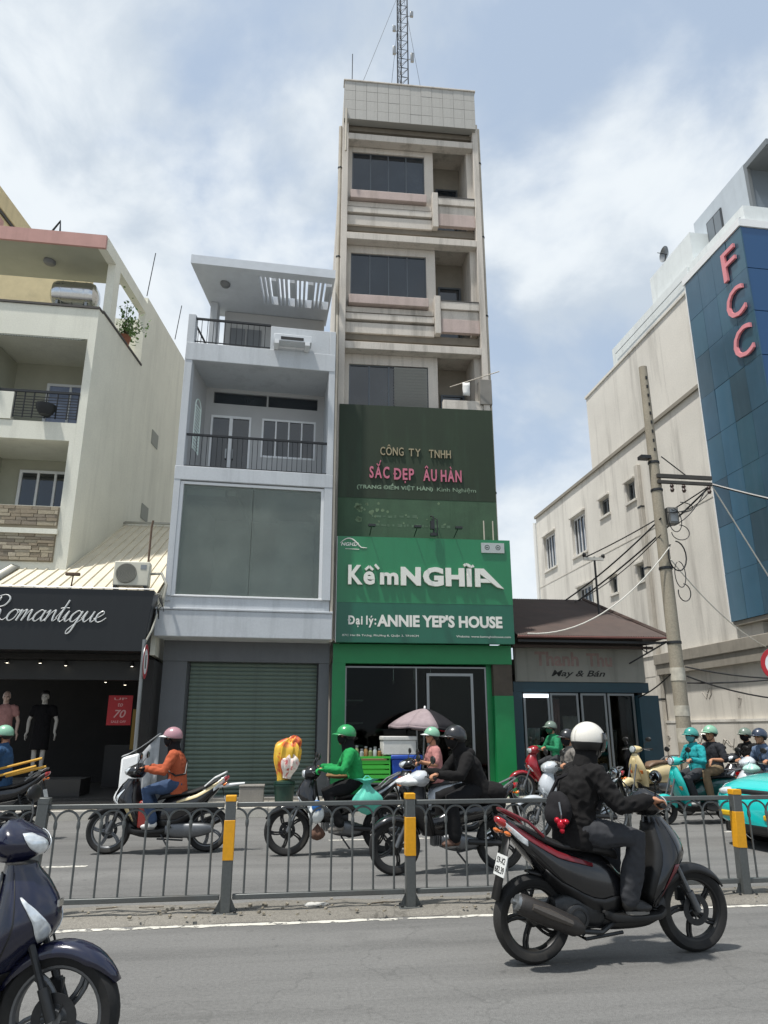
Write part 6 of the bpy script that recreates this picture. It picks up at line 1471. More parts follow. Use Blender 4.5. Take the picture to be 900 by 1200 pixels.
    for sd in (1, -1):
        sh, el, w_, G = arms[sd]
        if sleeve > .9: j.tube([sh - Y * sd * .03, sh, sh.lerp(el, .5), el, el.lerp(w_, .45), el.lerp(w_, .96)], [.075 * s, .078 * s, .066 * s * L, .058 * s * L, .054 * s * L, .042 * s * L], 12, True, True)
        else: j.tube([sh - Y * sd * .03, sh, sh.lerp(el, sleeve)], [.075 * s, .078 * s, .066 * s], 12, True, True)
    jo = fuse(j, vox, 'jacket', jacket, t, wr, 11, 3, loc[0])
    if sleeve > .9:
        for sd in (1, -1):
            sh, el, w_, G = arms[sd]; MB().tube([el.lerp(w_, .88), el.lerp(w_, .98)], [.047 * s, .045 * s], 12, True, True).build('cuff', jacket, jo)
        hb2 = MB(); oval(hb2, [(Pv - up * .125 * s, .170 * s * L, .134 * s * L), (Pv - up * .105 * s, .176 * s * L, .139 * s * L), (Pv - up * .075 * s, .174 * s * L, .137 * s * L)], Y, 24); hb2.build('hem_band', jacket, jo)
        f_ = Y.cross(up).normalized(); sg_ = 1 if f_.x > 0 else -1
        MB().tube([Pv + f_ * sg_ * .142 * s * L - up * .1 * s, W + f_ * sg_ * .135 * s * L, Ch + Y.cross(up2).normalized() * sg_ * .142 * s * L, Nb + Y.cross(up2).normalized() * sg_ * .075 * s], .006, 5).build('zip', M_DSTEEL, jo)
    # trousers, or a skirt
    q = MB()
    oval(q, [(Pv - up * .115 * s, .12 * s, .10 * s), (Pv - up * .06 * s, .155 * s, .122 * s), (Pv + up * .06 * s, .156 * s, .118 * s)], Y)
    for sd in (1, -1):
        hp, kn, an = legs[sd]
        if skirt: continue
        q.tube([hp, hp.lerp(kn, .5), kn, kn.lerp(an, .5), an + Vector((0, 0, .01))], [.10 * s, .094 * s * L, .08 * s * L, .076 * s * L, .066 * s * L], 12, True, True)
    if trousers: fuse(q, vox, 'trousers', trousers, t, wr * .6, 10, 4, loc[1])
    if skirt:
        z_ = legs[1][1].z; cx = Pv.x
        oval(MB(), []) if False else None
        k_ = MB(); oval(k_, [(Pv + Vector((0, 0, .08)) * s, .15 * s, .11 * s), (Pv - Vector((0, 0, .1)) * s, .18 * s, .14 * s), (Vector((cx + .02, Pv.y, z_ - .02)), .19 * s, .15 * s)]); fuse(k_, vox, 'skirt', skirt, t, .006)
    for sd in (1, -1):
        hp, kn, an = legs[sd]; sm = MB(); fz = an.z - .085
        if shoes:
            an2 = an
            sm.ell((an2.x - .01, an2.y, an2.z - .035), (.058 * s, .045 * s, .055 * s)); sm.ell((an2.x + .085 * s, an2.y + sd * .008, an2.z - .058), (.085 * s, .047 * s, .036 * s)); sm.ell((an2.x + .05 * s, an2.y, an2.z - .042), (.09 * s, .042 * s, .04 * s))
            so = fuse(sm, .010, 'shoe', shoes, t, 0, smooth=2)
            MB().add([(an2.x + (.082 * math.cos(a) + .045) * s * 1.16, an2.y + .05 * s * math.sin(a), an2.z + z_) for z_ in (-.096, -.074) for a in [2 * PI * i / 16 for i in range(16)]], [tuple(range(15, -1, -1)), tuple(range(16, 32))] + [(i, (i + 1) % 16, 16 + (i + 1) % 16, 16 + i) for i in range(16)]).build('sole', mat('shoe_sole', '#6e6b66', .8), so)
    if glove:
        for sd in (1, -1):
            gm_ = MB(); sh, el, w_, G = arms[sd]; hand_mb(gm_, w_ + (el - w_).normalized() * .03, G, Vector((-.12, sd, 0)), s * 1.06, .0125); fuse(gm_, .009, 'glove', glove, t, 0, smooth=2)
    if mask: shell(.108, .092, .108, lambda a: R(148), c=(.012, 0, -.02), a0=R(-95), a1=R(95), top=lambda a: R(74 + 10 * abs(a))).map(xf).build('face_mask', mask, t, solid=.004)
    if gaiter:
        gq = MB(); gq.tube([Nb - up2 * .02, Nb + (HC - Nb) * .5, Nb + (HC - Nb) * .8], [.098 * s, .086 * s, .084 * s], 14, True, True); gq.ell(HC + Vector((-.02, 0, -.03)), (.102 * s, .09 * s, .085 * s)); fuse(gq, vox, 'neck_gaiter', gaiter, t, .004, 14, 3)
    if hair: shell(.117, .098, .118, lambda a: R(70 + 62 * smoothstep(min(1, max(0, (abs(a) - .8) / 1.0)))), c=(-.014, 0, .026)).map(xf).build('hair', mat('black_hair', '#15110f', .6), t, solid=.012)
    if helm: helmet(t, xf, **helm)
    t['_h'] = 0
    return t, dict(Pv=Pv, W=W, Ch=Ch, Nb=Nb, HC=HC, up=up, up2=up2, arms=arms, legs=legs, xf=xf, Y=Y)
def strap(parent, J, side, m, name='shoulder_strap', s=.95, w=.02):
    """a band from one shoulder across the back and chest to the other hip"""
    Ch, up2, Pv, Y, up = J['Ch'], J['up2'], J['Pv'], J['Y'], J['up']; f = Y.cross(up2).normalized(); g = []
    A = Ch + up2 * .13 * s + Y * side * .10 * s; B = Pv + up * .02 - Y * side * .16 * s
    for dirn in (1, -1):
        pts = [A, A.lerp(B, .2) + f * dirn * .135 * s, A.lerp(B, .5) + f * dirn * .155 * s, A.lerp(B, .8) + f * dirn * .14 * s, B + Y * (-side) * .02]
        MB().tube(pts, w, 6, sx=1).build(name, m, parent)
# ================================================================ TRAFFIC
P_BLACK = paint('black_gloss_paint', '#121214', .22); P_BLACK2 = mat('matt_black_panel', '#131314', .42, fine=.06, dirt='#5f5a50', dirt_amt=.08)
P_NAVY = paint('navy_paint', '#14172e', .2); P_RED = paint('red_paint', '#8e1420', .25); P_DRED = mat('dull_red_stripe', '#6b1a22', .35, coat=.4)
P_SILV = paint('silver_paint', '#b9bec2', .3); P_TEAL = paint('teal_paint', '#1fb3ac', .28); P_DTEAL = paint('dark_teal_body', '#0d4a46', .3); P_CREAM = paint('cream_paint', '#d3c193', .3); P_WHITE = paint('white_gloss', '#dedfdd', .25)
P_REDP = paint('brick_red_panel', '#8a2a22', .35)
FEET = ((.17, .125, .318), (.17, -.125, .318)); PEGS = ((.03, .205, .30), (.03, -.205, .30)); HANDS = ((.268, .305, 1.036), (.268, -.305, 1.036))
J_BLACK = cloth('black_jacket', '#1b1a1a'); J_ORANGE = cloth('orange_jacket', '#a8563a'); J_GREEN = cloth('bright_green_jacket', '#268a4c'); J_GREEN2 = cloth('green_jacket', '#2a7a55'); J_TEAL = cloth('teal_jacket', '#2a9397')
J_PINK = cloth('pink_shirt', '#a97672'); J_DENIM = cloth('denim_blue', '#2f4a68'); J_SLATE = cloth('slate_blue_shirt', '#5f6f86'); J_DARK = cloth('charcoal_shirt', '#2c2d31'); J_GREY = cloth('patterned_grey', '#6f6b66', var=.45)
T_BLK = cloth('black_trousers', '#1a1a1b'); T_GREY = cloth('dark_grey_trousers', '#3a3b3e'); T_JEAN = cloth('blue_jeans', '#3c4c66', var=.2); T_KHAKI = cloth('khaki_trousers', '#7d6c55')
S_BLK = mat('black_shoe', '#1a1918', .5); S_WHT = mat('white_shoe', '#d2d0cb', .6, fine=.05, dirt_amt=.15); S_GRY = mat('grey_shoe', '#6f6a63', .7); S_BRN = mat('brown_shoe', '#54392a', .6)
H_WHITE = paint('white_helmet', '#d6d2c8', .3); H_PINK = paint('dusty_pink_helmet', '#a67c84', .35); H_GREEN = paint('green_helmet', '#1d8a4c', .3); H_BLACK = paint('black_helmet', '#1c1c1e', .3); H_TEAL = paint('teal_helmet', '#3a8f86', .3); H_MINT = paint('mint_helmet', '#7fae93', .35); H_NAVY = paint('navy_helmet', '#2b3547', .3); H_GREY = paint('grey_green_helmet', '#69786c', .3)
M_MASK = cloth('black_mask', '#1d1c1e'); M_MASKG = cloth('green_mask', '#2c5a44'); M_MASKT = cloth('teal_mask', '#5a8f93'); M_GLV = cloth('green_glove', '#2c9a52'); M_GLVB = cloth('black_glove', '#1b1b1c')
VIS = glass('smoked_visor', '#3a3d40', .06, .75); RG = 'motorbike riders in the street'

def cover(root, name, m, mb, **k): return mb.build(name, m, root, **k)
# 1 black scooter with the rider in the white helmet (nearest lane)
L1, A1 = (2.51, 5.555, 0), R(4.8)
b1 = bike('scooter', 'black scooter with dark red tail stripes under the rider in the white helmet', L1, A1, dict(body=P_BLACK, apron=P_BLACK, accent=P_DRED, fender=P_BLACK2, rim=M_BLACK, plate='682.39', rail=P_DRED, lamps=False))
ln = Vector((-.02, 0, 0))
r1, J1 = person('rider in black jacket and white helmet on the nearest black scooter', L1, A1, (-.27, 0, .855), 11, HANDS, ((.10, .15, .318), (.10, -.15, .318)), J_BLACK, T_GREY, S_BLK, s=.96, head=(.25, .06), skin=M_SKIN,
    helm=dict(style='34', m=H_WHITE, visor=VIS, peak=False, trim=M_BLACK), mask=J_GREY, gaiter=J_BLACK, vox=.010, group=RG, hunch=10, wr=.021, loose=1.06)
shell(.142, .125, .134, lambda a: R(128), a0=R(62), a1=R(298), top=lambda a: R(100)).map(J1['xf']).build('helmet_lower_band', M_BLACK, r1, solid=.006)
# slung bag with the little red charm
bg = thing('sling_bag', 'black sling bag hanging at the back of the rider in the white helmet', 'bag', L1, A1)
q = MB(); C0 = J1['W'] + Vector((-.17, -.06, .0)); q.ell(C0, (.07, .16, .13), 16, 10); q.ell(C0 + Vector((-.02, 0, -.04)), (.075, .14, .09), 14, 8); fuse(q, .012, 'bag_body', cloth('bag_nylon', '#201f21'), bg, .005)
MB().tube([C0 + Vector((-.01, .14, .06)), J1['Ch'] + Vector((-.15, .05, .05)), J1['Ch'] + J1['up2'] * .15 + Vector((-.03, -.12, 0)), J1['Ch'] + Vector((.12, -.17, -.02)), J1['W'] + Vector((.08, -.17, 0))], .016, 6).build('bag_strap', cloth('bag_nylon', '#201f21'), bg)
MB().tube([C0 + Vector((-.05, -.12, .06)), C0 + Vector((-.06, -.16, -.02)), C0 + Vector((-.05, -.14, -.1))], .006, 5).build('zip_pull', M_STEEL, bg)
ch = thing('red_charm', 'small shiny red charm dangling from the black sling bag', 'keyring', L1, A1)
q = MB(); q.ell(C0 + Vector((-.07, -.17, -.08)), (.03, .035, .035), 10, 7); q.ell(C0 + Vector((-.05, -.20, -.06)), (.025, .03, .02), 8, 6); q.ell(C0 + Vector((-.09, -.15, -.055)), (.02, .025, .022), 8, 6); q.ell(C0 + Vector((-.07, -.18, -.12)), (.018, .022, .02), 8, 6)
q.build('charm_body', mat('shiny_red', '#b01228', .15, .4), ch); MB().tube([C0 + Vector((-.06, -.15, .0)), C0 + Vector((-.07, -.17, -.06))], .004, 5).build('charm_cord', M_BLACK, ch)
# 2 navy scooter at the lower left, half out of the picture
bike('scooter', 'navy blue scooter front close by at the lower left picture corner', (-1.555, 4.18, 0), R(-9), dict(body=P_NAVY, apron=P_NAVY, cowl=P_NAVY, fender=P_NAVY, rim=M_ALU, accent=None, mirror=M_BLACK, fork=M_DSTEEL))
# 3 rider in orange
L3, A3 = (-1.43, 10.8, 0), PI
bike('scooter', 'black and white scooter with brick red side panel under the orange jacketed rider', L3, A3, dict(body=P_BLACK, apron=P_BLACK, accent=P_CREAM, fender=P_BLACK2, rim=M_ALU, cowl=P_BLACK, rail=P_WHITE, engine=M_ALU))
o3 = [o for o in bpy.data.objects if o.name.startswith('motorbike')][-1]
MB().box(.12, .26, -.17, .17, .32, .66).build('red_inner_box', P_REDP, o3, bevel=.03)
ar = ZL([(.55, .20, .50, .21), (.68, .24, .61, .20), (.8, .28, .56, .17), (.9, .30, .50, .12)], 2.05)
for s in (-1, 1): ar.patch([(.60, s * .3, s * .9), (.72, s * .15, s * .6), (.86, s * .1, s * .5)], .006).build('white_shield_trim', P_WHITE, o3, solid=.004)
XL([(-1.1, .84, .87, .03), (-.8, .80, .85, .07), (-.55, .77, .80, .12)], 2.5).mesh().build('white_tail_cover', P_WHITE, o3)
r3, J3 = person('rider in orange jacket, jeans and dusty pink helmet with white peak', L3, A3, (-.20, 0, .85), 6, HANDS, ((.12, .14, .318), (.12, -.14, .318)), J_ORANGE, T_JEAN, S_WHT, s=.93, helm=dict(style='half', m=H_PINK, peak=P_WHITE), mask=M_MASK, gaiter=M_MASK, glove=M_GLVB, group=RG, hunch=8)
tag(MB().tube([Vector((-1.43, 10.8, 0)) + Matrix.Rotation(PI, 3, 'Z') @ p for p in (J3['Ch'] + J3['up2'] * .13 + Vector((-.02, -.10, 0)), J3['Ch'] + Vector((-.15, -.02, 0)), J3['W'] + Vector((-.12, .13, 0)), J3['W'] + Vector((0, .17, -.02)), J3['W'] + Vector((.14, .08, .06)), J3['Ch'] + Vector((.13, -.06, 0)), J3['Ch'] + J3['up2'] * .13 + Vector((.0, -.10, 0)))], .013, 6).build('bag_strap', M_BLACK), 'thin black bag strap across the orange jacket', 'strap')
# 4 green jacket rider
L4, A4 = (.90, 10.3, 0), PI
bike('underbone', 'black and silver motorbike ridden by the green jacketed rider', L4, A4, dict(body=P_BLACK, apron=P_BLACK, accent=P_SILV, fender=P_BLACK, rim=M_BLACK, cowl=P_BLACK))
r4, J4 = person('rider in bright green jacket and green helmet with green gloves', L4, A4, (-.24, 0, .87), 8, HANDS, PEGS, J_GREEN, T_BLK, S_GRY, s=.95, helm=dict(style='half', m=H_GREEN, visor=None), mask=M_MASK, gaiter=M_MASK, glove=M_GLV, group=RG, hunch=8)
def sack(name, label, cat, loc, r, m, seed=1, knot=True, wr=.03):
    """a filled plastic bag: full at the bottom, gathered in folds at the neck, with two loop handles"""
    t = thing(name, label, cat, loc); q = random.Random(seed); H_ = r[2] * (2.3 if knot else 1.9); g = []; k1, k2 = q.randint(5, 7), q.randint(9, 12); p1, p2 = q.uniform(0, 6), q.uniform(0, 6); n = 40
    for i in range(17):
        f = i / 16; pr = math.sin(min(1, f / .38) * PI / 2) ** .7 if f < .38 else 1 - .80 * smoothstep((f - .38) / .50) if f < .88 else .20 + .55 * ((f - .88) / .12) ** 1.3
        if not knot: pr = math.sin(min(1, f / .35) * PI / 2) ** .6 if f < .35 else max(.05, 1 - .95 * smoothstep((f - .35) / .65) ** 1.1)
        fold = .04 + .16 * smoothstep(max(0, min(1, (f - .25) / .6))); row = []
        for j in range(n):
            a = 2 * PI * j / n; w = pr * (1 + fold * math.sin(k1 * a + p1 + 1.5 * f) + fold * .6 * math.sin(k2 * a + p2 - 2 * f) + .05 * mnoise.noise(Vector((math.cos(a) * 2 + seed, math.sin(a) * 2, f * 4))))
            row.append((r[0] * w * math.cos(a), r[1] * w * math.sin(a), H_ * f + r[2] * .05 * math.sin(3 * a + p2) * f))
        g.append(row)
    MB().loft(g).build('bag_body', m, t, angle=70)
    if knot:
        for sd in (-1, 1): MB().tube([(sd * r[0] * .2, 0, H_ * .95), (sd * r[0] * .22, 0, H_ * 1.03), (sd * r[0] * .05, .01, H_ * 1.10), (-sd * r[0] * .02, .01, H_ * 1.07)], [.014, .009, .007, .008], 6).build('bag_handle', m, t)
    return t
M_PLT = mat('teal_plastic_bag', '#56b7a2', .3, var=.2, vscale=8, spec=.6); M_PLW = mat('white_plastic_bag', '#cfd2cf', .3, var=.1, vscale=8); M_PLB = mat('blue_print_bag', '#2f6fb5', .35)
sack('plastic_bag', 'teal plastic shopping bag hanging at the side of the green jacketed rider', 'bag', (1.27, 10.05, .50), (.20, .09, .19), M_PLT, 3, True, .02)
pb = sack('plastic_bag', 'white carrier bag with blue patch hanging before the legs of the green jacketed rider', 'bag', (.62, 10.08, .40), (.10, .06, .17), M_PLW, 5, False, .015)
MB().ell((.0, -.045, .22), (.07, .025, .07), 10, 8).build('blue_print', M_PLB, pb)
sack('brown_bag', 'brown paper bag below the blue and white carrier bag', 'bag', (.64, 10.12, .20), (.10, .07, .11), mat('brown_bag_paper', '#5a4032', .8), 6, False, .012)
sack('cloth_bag', 'brown cloth bag lying on the lap of the green jacketed rider', 'bag', (.92, 10.3, .93), (.17, .14, .06), cloth('brown_cloth', '#7d6244'), 7, False, .012)
# 5 woman in black on the motorbike (front)
L5, A5 = (2.07, 8.88, 0), R(186)
bike('underbone', 'black motorbike with chrome details ridden by the woman all in black', L5, A5, dict(body=P_BLACK, apron=P_BLACK2, fender=P_BLACK, rim=M_BLACK, cowl=P_SILV, pipe=M_CHROME, muffler=M_CHROME, lamps=True))
r5, J5 = person('rider all in black hooded jacket and black helmet leaning forward', L5, A5, (-.38, 0, .88), 20, HANDS, ((.04, .2, .30), (.04, -.2, .30)), J_BLACK, T_BLK, S_BRN, s=.97, helm=dict(style='half', m=H_BLACK), mask=J_BLACK, gaiter=J_BLACK, group=RG, hunch=12, loose=1.12, wr=.010)
q = MB(); q.ell(J5['Nb'] + Vector((-.09, 0, -.01)), (.09, .12, .07)); q.ell(J5['Nb'] + Vector((-.13, 0, -.05)), (.07, .09, .08)); fuse(q, .014, 'hood', J_BLACK, r5, .01)
q = MB(); q.ell((-.52, 0, .85), (.22, .21, .12)); q.ell((-.58, 0, .74), (.13, .19, .15)); fuse(q, .016, 'jacket_tail', J_BLACK, r5, .012)
sack('plastic_bag', 'crumpled white plastic bag on the front of the black motorbike', 'bag', (1.60, 8.8, .93), (.15, .10, .075), M_PLW, 9, False, .025)
# 6 pink shirt rider behind her
L6, A6 = (2.58, 12.3, 0), R(182)
bike('scooter', 'grey scooter half hidden behind the woman in black, ridden in a pink shirt', L6, A6, dict(body=P_SILV, apron=P_BLACK, fender=P_BLACK2, rim=M_ALU))
person('rider in pink shirt with mint green and white helmet', L6, A6, (-.10, 0, .855), 4, HANDS, FEET, J_PINK, T_BLK, S_GRY, s=.93, helm=dict(style='half', m=H_MINT, peak=P_WHITE), group=RG, sleeve=.8, collar=False)
# 7 silver motorbike behind the black jacketed rider
L7, A7 = (4.55, 11.2, 0), R(184)
bike('underbone', 'silver motorbike with bright engine half hidden behind the rider in the white helmet', L7, A7, dict(body=P_BLACK, apron=P_SILV, fender=P_SILV, rim=M_STEEL, cowl=P_SILV, spokes=28, engine=M_CHROME, pipe=M_CHROME, muffler=M_CHROME, accent=P_WHITE))
person('rider in patterned grey jacket mostly hidden behind the white helmet', L7, A7, (-.05, 0, .86), 6, HANDS, PEGS, J_GREY, T_GREY, S_BLK, s=.88, helm=dict(style='half', m=H_BLACK), mask=M_MASK, group=RG)
# 8 red scooter and the rider in green at the kerb
L8, A8 = (5.72, 15.2, .15), R(186)
bike('underbone', 'red motorbike at the far kerb ridden in a green jacket', L8, A8, dict(body=P_BLACK, apron=P_RED, fender=P_RED, rim=M_STEEL, cowl=P_RED, spokes=28))
person('rider in green jacket with grey green helmet on the red motorbike', L8, A8, (-.22, 0, .86), 10, HANDS, PEGS, J_GREEN2, T_GREY, S_BLK, s=.92, helm=dict(style='half', m=H_GREY, peak=True), mask=M_MASKG, group=RG, hunch=6)
# 9 parked cream scooter
bike('retro', 'cream scooter with round headlamp parked on the pavement by the teal pier', (7.75, 14.95, .15), R(205), dict(body=P_CREAM, apron=P_CREAM, fender=P_CREAM, rim=M_STEEL, seat=mat('brown_seat', '#6a5442', .55)))
# 10 teal scooter with two people
L10, A10 = (7.42, 12.7, 0), R(188)
bike('retro', 'teal scooter carrying a teal jacketed rider and a passenger', L10, A10, dict(body=P_DTEAL, apron=P_TEAL, fender=P_TEAL, rim=M_BLACK))
person('rider in teal jacket and teal helmet with pale face mask on the teal scooter', L10, A10, (-.12, 0, .86), 4, ((.27, .29, 1.03), (.27, -.29, 1.03)), ((.13, .13, .31), (.13, -.13, .31)), J_TEAL, T_GREY, S_WHT, s=.92, helm=dict(style='half', m=H_TEAL), mask=M_MASKT, group=RG)
person('passenger in charcoal shirt and green helmet behind the teal jacketed rider', L10, A10, (-.50, 0, .89), 0, ((-.22, .22, 1.0), (-.22, -.22, 1.0)), ((-.12, .2, .36), (-.12, -.2, .36)), J_DARK, T_KHAKI, S_BLK, s=.93, helm=dict(style='half', m=H_MINT), group=RG, sleeve=.9, collar=False, grip=False)
# 11 slate blue rider beyond the taxi
L11, A11 = (8.35, 12.0, 0), R(190)
bike('scooter', 'dark scooter hidden behind the teal taxi, ridden in a slate blue shirt', L11, A11, dict(body=P_BLACK, apron=P_SILV, fender=P_BLACK2, rim=M_ALU))
person('rider in slate blue shirt and navy helmet beyond the teal taxi', L11, A11, (-.14, 0, .855), 12, HANDS, FEET, J_SLATE, T_GREY, S_BLK, s=.93, helm=dict(style='half', m=H_NAVY), group=RG, hunch=6)
sack('plastic_bag', 'pale mint plastic bag hanging from the handlebar beside the teal taxi', 'bag', (7.98, 11.82, .86), (.14, .10, .1), mat('mint_bag', '#a9cfc4', .35, var=.1), 12, False, .02)
# 12 two riders further back
for k, (L_, A_, jk, hm_, lab, lb) in enumerate((((8.55, 14.0, 0), R(190), J_PINK, H_WHITE, 'rider with white helmet just behind the teal scooter pair', 'scooter hidden behind the teal scooter, ridden with a white helmet'), ((9.3, 13.9, 0), R(190), J_BLACK, H_GREY, 'rider in black with backpack and dark helmet far back by the stained wall', 'scooter at the far kerb by the stained wall, ridden in black'))):
    bike('scooter', lb, L_, A_, dict(body=P_BLACK, apron=(P_WHITE, P_BLACK)[k], fender=P_BLACK2, rim=M_ALU))
    person(lab, L_, A_, (-.14, 0, .855), 8, HANDS, FEET, jk, T_GREY, S_BLK, s=.93, helm=dict(style='half', m=hm_), mask=M_MASK, group=RG)
    if k:
        bp = thing('backpack', 'black backpack worn by the rider far back by the stained wall', 'bag', L_, A_); q = MB(); q.ell((-.34, 0, 1.12), (.10, .15, .2)); q.ell((-.38, 0, 1.05), (.08, .12, .12)); fuse(q, .016, 'bag_body', J_BLACK, bp, .01)
# 13 rider in denim at the left edge with the yellow poles
L13, A13 = (-4.18, 12.3, 0), R(181)
bike('underbone', 'dark motorbike at the left picture edge carrying yellow poles', L13, A13, dict(body=P_BLACK, apron=P_BLACK, fender=P_BLACK, rim=M_BLACK, rail=M_STEEL))
person('rider in denim jacket and pale green helmet at the left picture edge', L13, A13, (-.22, 0, .87), 6, HANDS, PEGS, J_DENIM, T_BLK, S_BLK, s=.94, helm=dict(style='half', m=H_MINT, peak=False), mask=M_MASK, group=RG)
M_YP = mat('yellow_painted_pole', '#c99a3a', .55, var=.15, vscale=6)
for i, (y, z, dz) in enumerate(((12.12, .80, .0), (12.16, .86, .05), (12.2, .82, -.03))):
    tag(MB().tube([(-5.2, y, z - .22 + dz), (-3.45 + .06 * i, y - .02, z + .24 + dz)], .018, 8).build('yellow_pole', M_YP), ('lowest of the yellow poles tied to the dark motorbike at the left edge', 'topmost of the yellow poles tied to the dark motorbike at the left edge', 'rearmost of the yellow poles tied to the dark motorbike at the left edge')[i], 'pole', 'yellow poles on the motorbike')

# ---------------------------------------------------------------- teal taxi at the right edge
CT = thing('teal_taxi', 'bright teal taxi car with yellow bumper stripe nosing in from the right edge', 'car', (8.66, 10.0, 0), R(187))
M_CT = paint('taxi_teal', '#16b5b0', .2); M_CGL = mat('car_glass', '#1a2226', .05, spec=.9)
cl = XL([(-2.2, .36, .84, .72), (-2.1, .28, .93, .82), (-1.7, .22, .98, .88), (-.6, .2, .97, .9), (.6, .2, .985, .9), (1.15, .21, .985, .89), (1.6, .23, .955, .87), (1.95, .25, .88, .82), (2.12, .28, .76, .74), (2.2, .33, .62, .62)], 3.6)
body = cl.mesh(36, 40).build('body', M_CT, CT, angle=60)
cab = XL([(-1.95, .93, .98, .66), (-1.5, .93, 1.22, .66), (-.9, .93, 1.43, .66), (-.1, .93, 1.48, .66), (.35, .93, 1.42, .65), (.8, .93, 1.18, .66), (1.15, .93, .985, .66)], 3.2)
cb = cab.mesh(24, 32).build('cabin', M_CGL, CT)
cab.patch([(-1.25, .55, PI - .55), (-.5, .5, PI - .5), (.28, .55, PI - .55)], .006).build('roof_panel', M_CT, cb, solid=.006)
for s in (0, 1):
    for (x0, x1) in ((-.62, -.54), (.25, .33), (-1.5, -1.4)):
        rows = [(x0, -.1, .9), (x1, -.1, .9)] if not s else [(x0, PI - .9, PI + .1), (x1, PI - .9, PI + .1)]
        cab.patch(rows, .005, 3, 6).build('pillar', M_CT, cb)
for (x, s) in ((1.35, 1), (1.35, -1), (-1.35, 1), (-1.35, -1)):
    MB().lathe([(.0, -.11), (.30, -.11), (.325, -.08), (.325, .08), (.30, .11), (0, .11)], (x, s * .80, .315), 'Y', 30).build('tyre', M_RUB, CT)
    wr_ = MB().lathe([(.0, -.006), (.03, -.02), (.05, 0), (.17, .005), (.19, -.012), (.2, 0), (.2, .02)], (0, 0, 0), 'Y', 24)
    for k in range(8): wr_.cbox((.115 * math.cos(k * PI / 4), -.012, .115 * math.sin(k * PI / 4)), (.11, .012, .035), Matrix.Rotation(-k * PI / 4, 3, 'Y'))
    o = wr_.build('wheel_cover', M_STEEL, CT); o.location = (x, s * .915, .315); o.scale = (1, s * -1 if s > 0 else 1, 1); o.scale = (1, 1 if s < 0 else -1, 1)
    MB().ring([(.335, -.03), (.375, -.03), (.375, .012), (.335, .012)], (x, s * .888, .315), 'Y', 30).build('arch_trim', M_BLACK, CT)
for s in (1, -1):
    rows = [(1.72, .32, .58), (1.95, .22, .62), (2.1, .25, .6)] if s > 0 else [(1.72, PI - .58, PI - .32), (1.95, PI - .62, PI - .22), (2.1, PI - .6, PI - .25)]
    cl.patch(rows, .006).build('headlight', M_LENS, body, solid=.008)
    rows = [(1.45, -.32, -.14), (1.9, -.34, -.12), (2.12, -.36, -.10), (2.195, -.4, -.08)] if s > 0 else [(1.45, PI + .14, PI + .32), (1.9, PI + .12, PI + .34), (2.12, PI + .10, PI + .36), (2.195, PI + .08, PI + .4)]
    cl.patch(rows, .006).build('bumper_stripe', mat('taxi_yellow', '#c9a321', .35), body, solid=.005)
    MB().ell((.72, s * .99, 1.0), (.09, .11, .07), 14, 8).tube([(.75, s * .86, .97), (.73, s * .95, .98)], .03, 8).build('wing_mirror', M_CT, CT)
    for x in (-.1, -.95): MB().box(x, x + .16, s * .902, s * .925, .80, .825).build('door_handle', M_CHROME, CT)
    for x in (.62, -.42, -1.2):
        rows = [(x, -.9, .35), (x + .012, -.9, .35)] if s > 0 else [(x, PI - .35, PI + .9), (x + .012, PI - .35, PI + .9)]
        cl.patch(rows, .002, 2, 8).build('door_gap', M_BLACK, body)
MB().box(2.02, 2.205, -.5, .5, .22, .34).build('lower_grille', M_BLACK, CT, bevel=.03); MB().box(2.0, 2.15, -.34, .34, .68, .77).build('grille', M_DSTEEL, CT, bevel=.03)
for s in (-1, 1):
    MB().ell((2.06, s * .52, .72), (.10, .17, .06), 16, 10, Matrix.Rotation(s * -.35, 3, 'Z')).build('headlamp', M_LENS, CT); MB().box(2.02, 2.222, s * .22, s * .62, .40, .475).build('yellow_bumper_strip', mat('taxi_yellow', '#c9a321', .35), CT, bevel=.02)
MB().box(2.10, 2.18, -.6, .6, .60, .612).build('bonnet_gap', M_BLACK, CT)
MB().box(-.35, -.1, -.35, .35, 1.482, 1.6).build('roof_sign', M_WHITE, CT, bevel=.03)
MB().box(-2.1, 2.0, -.78, .78, .17, .3).build('underbody', M_BLACK, CT)

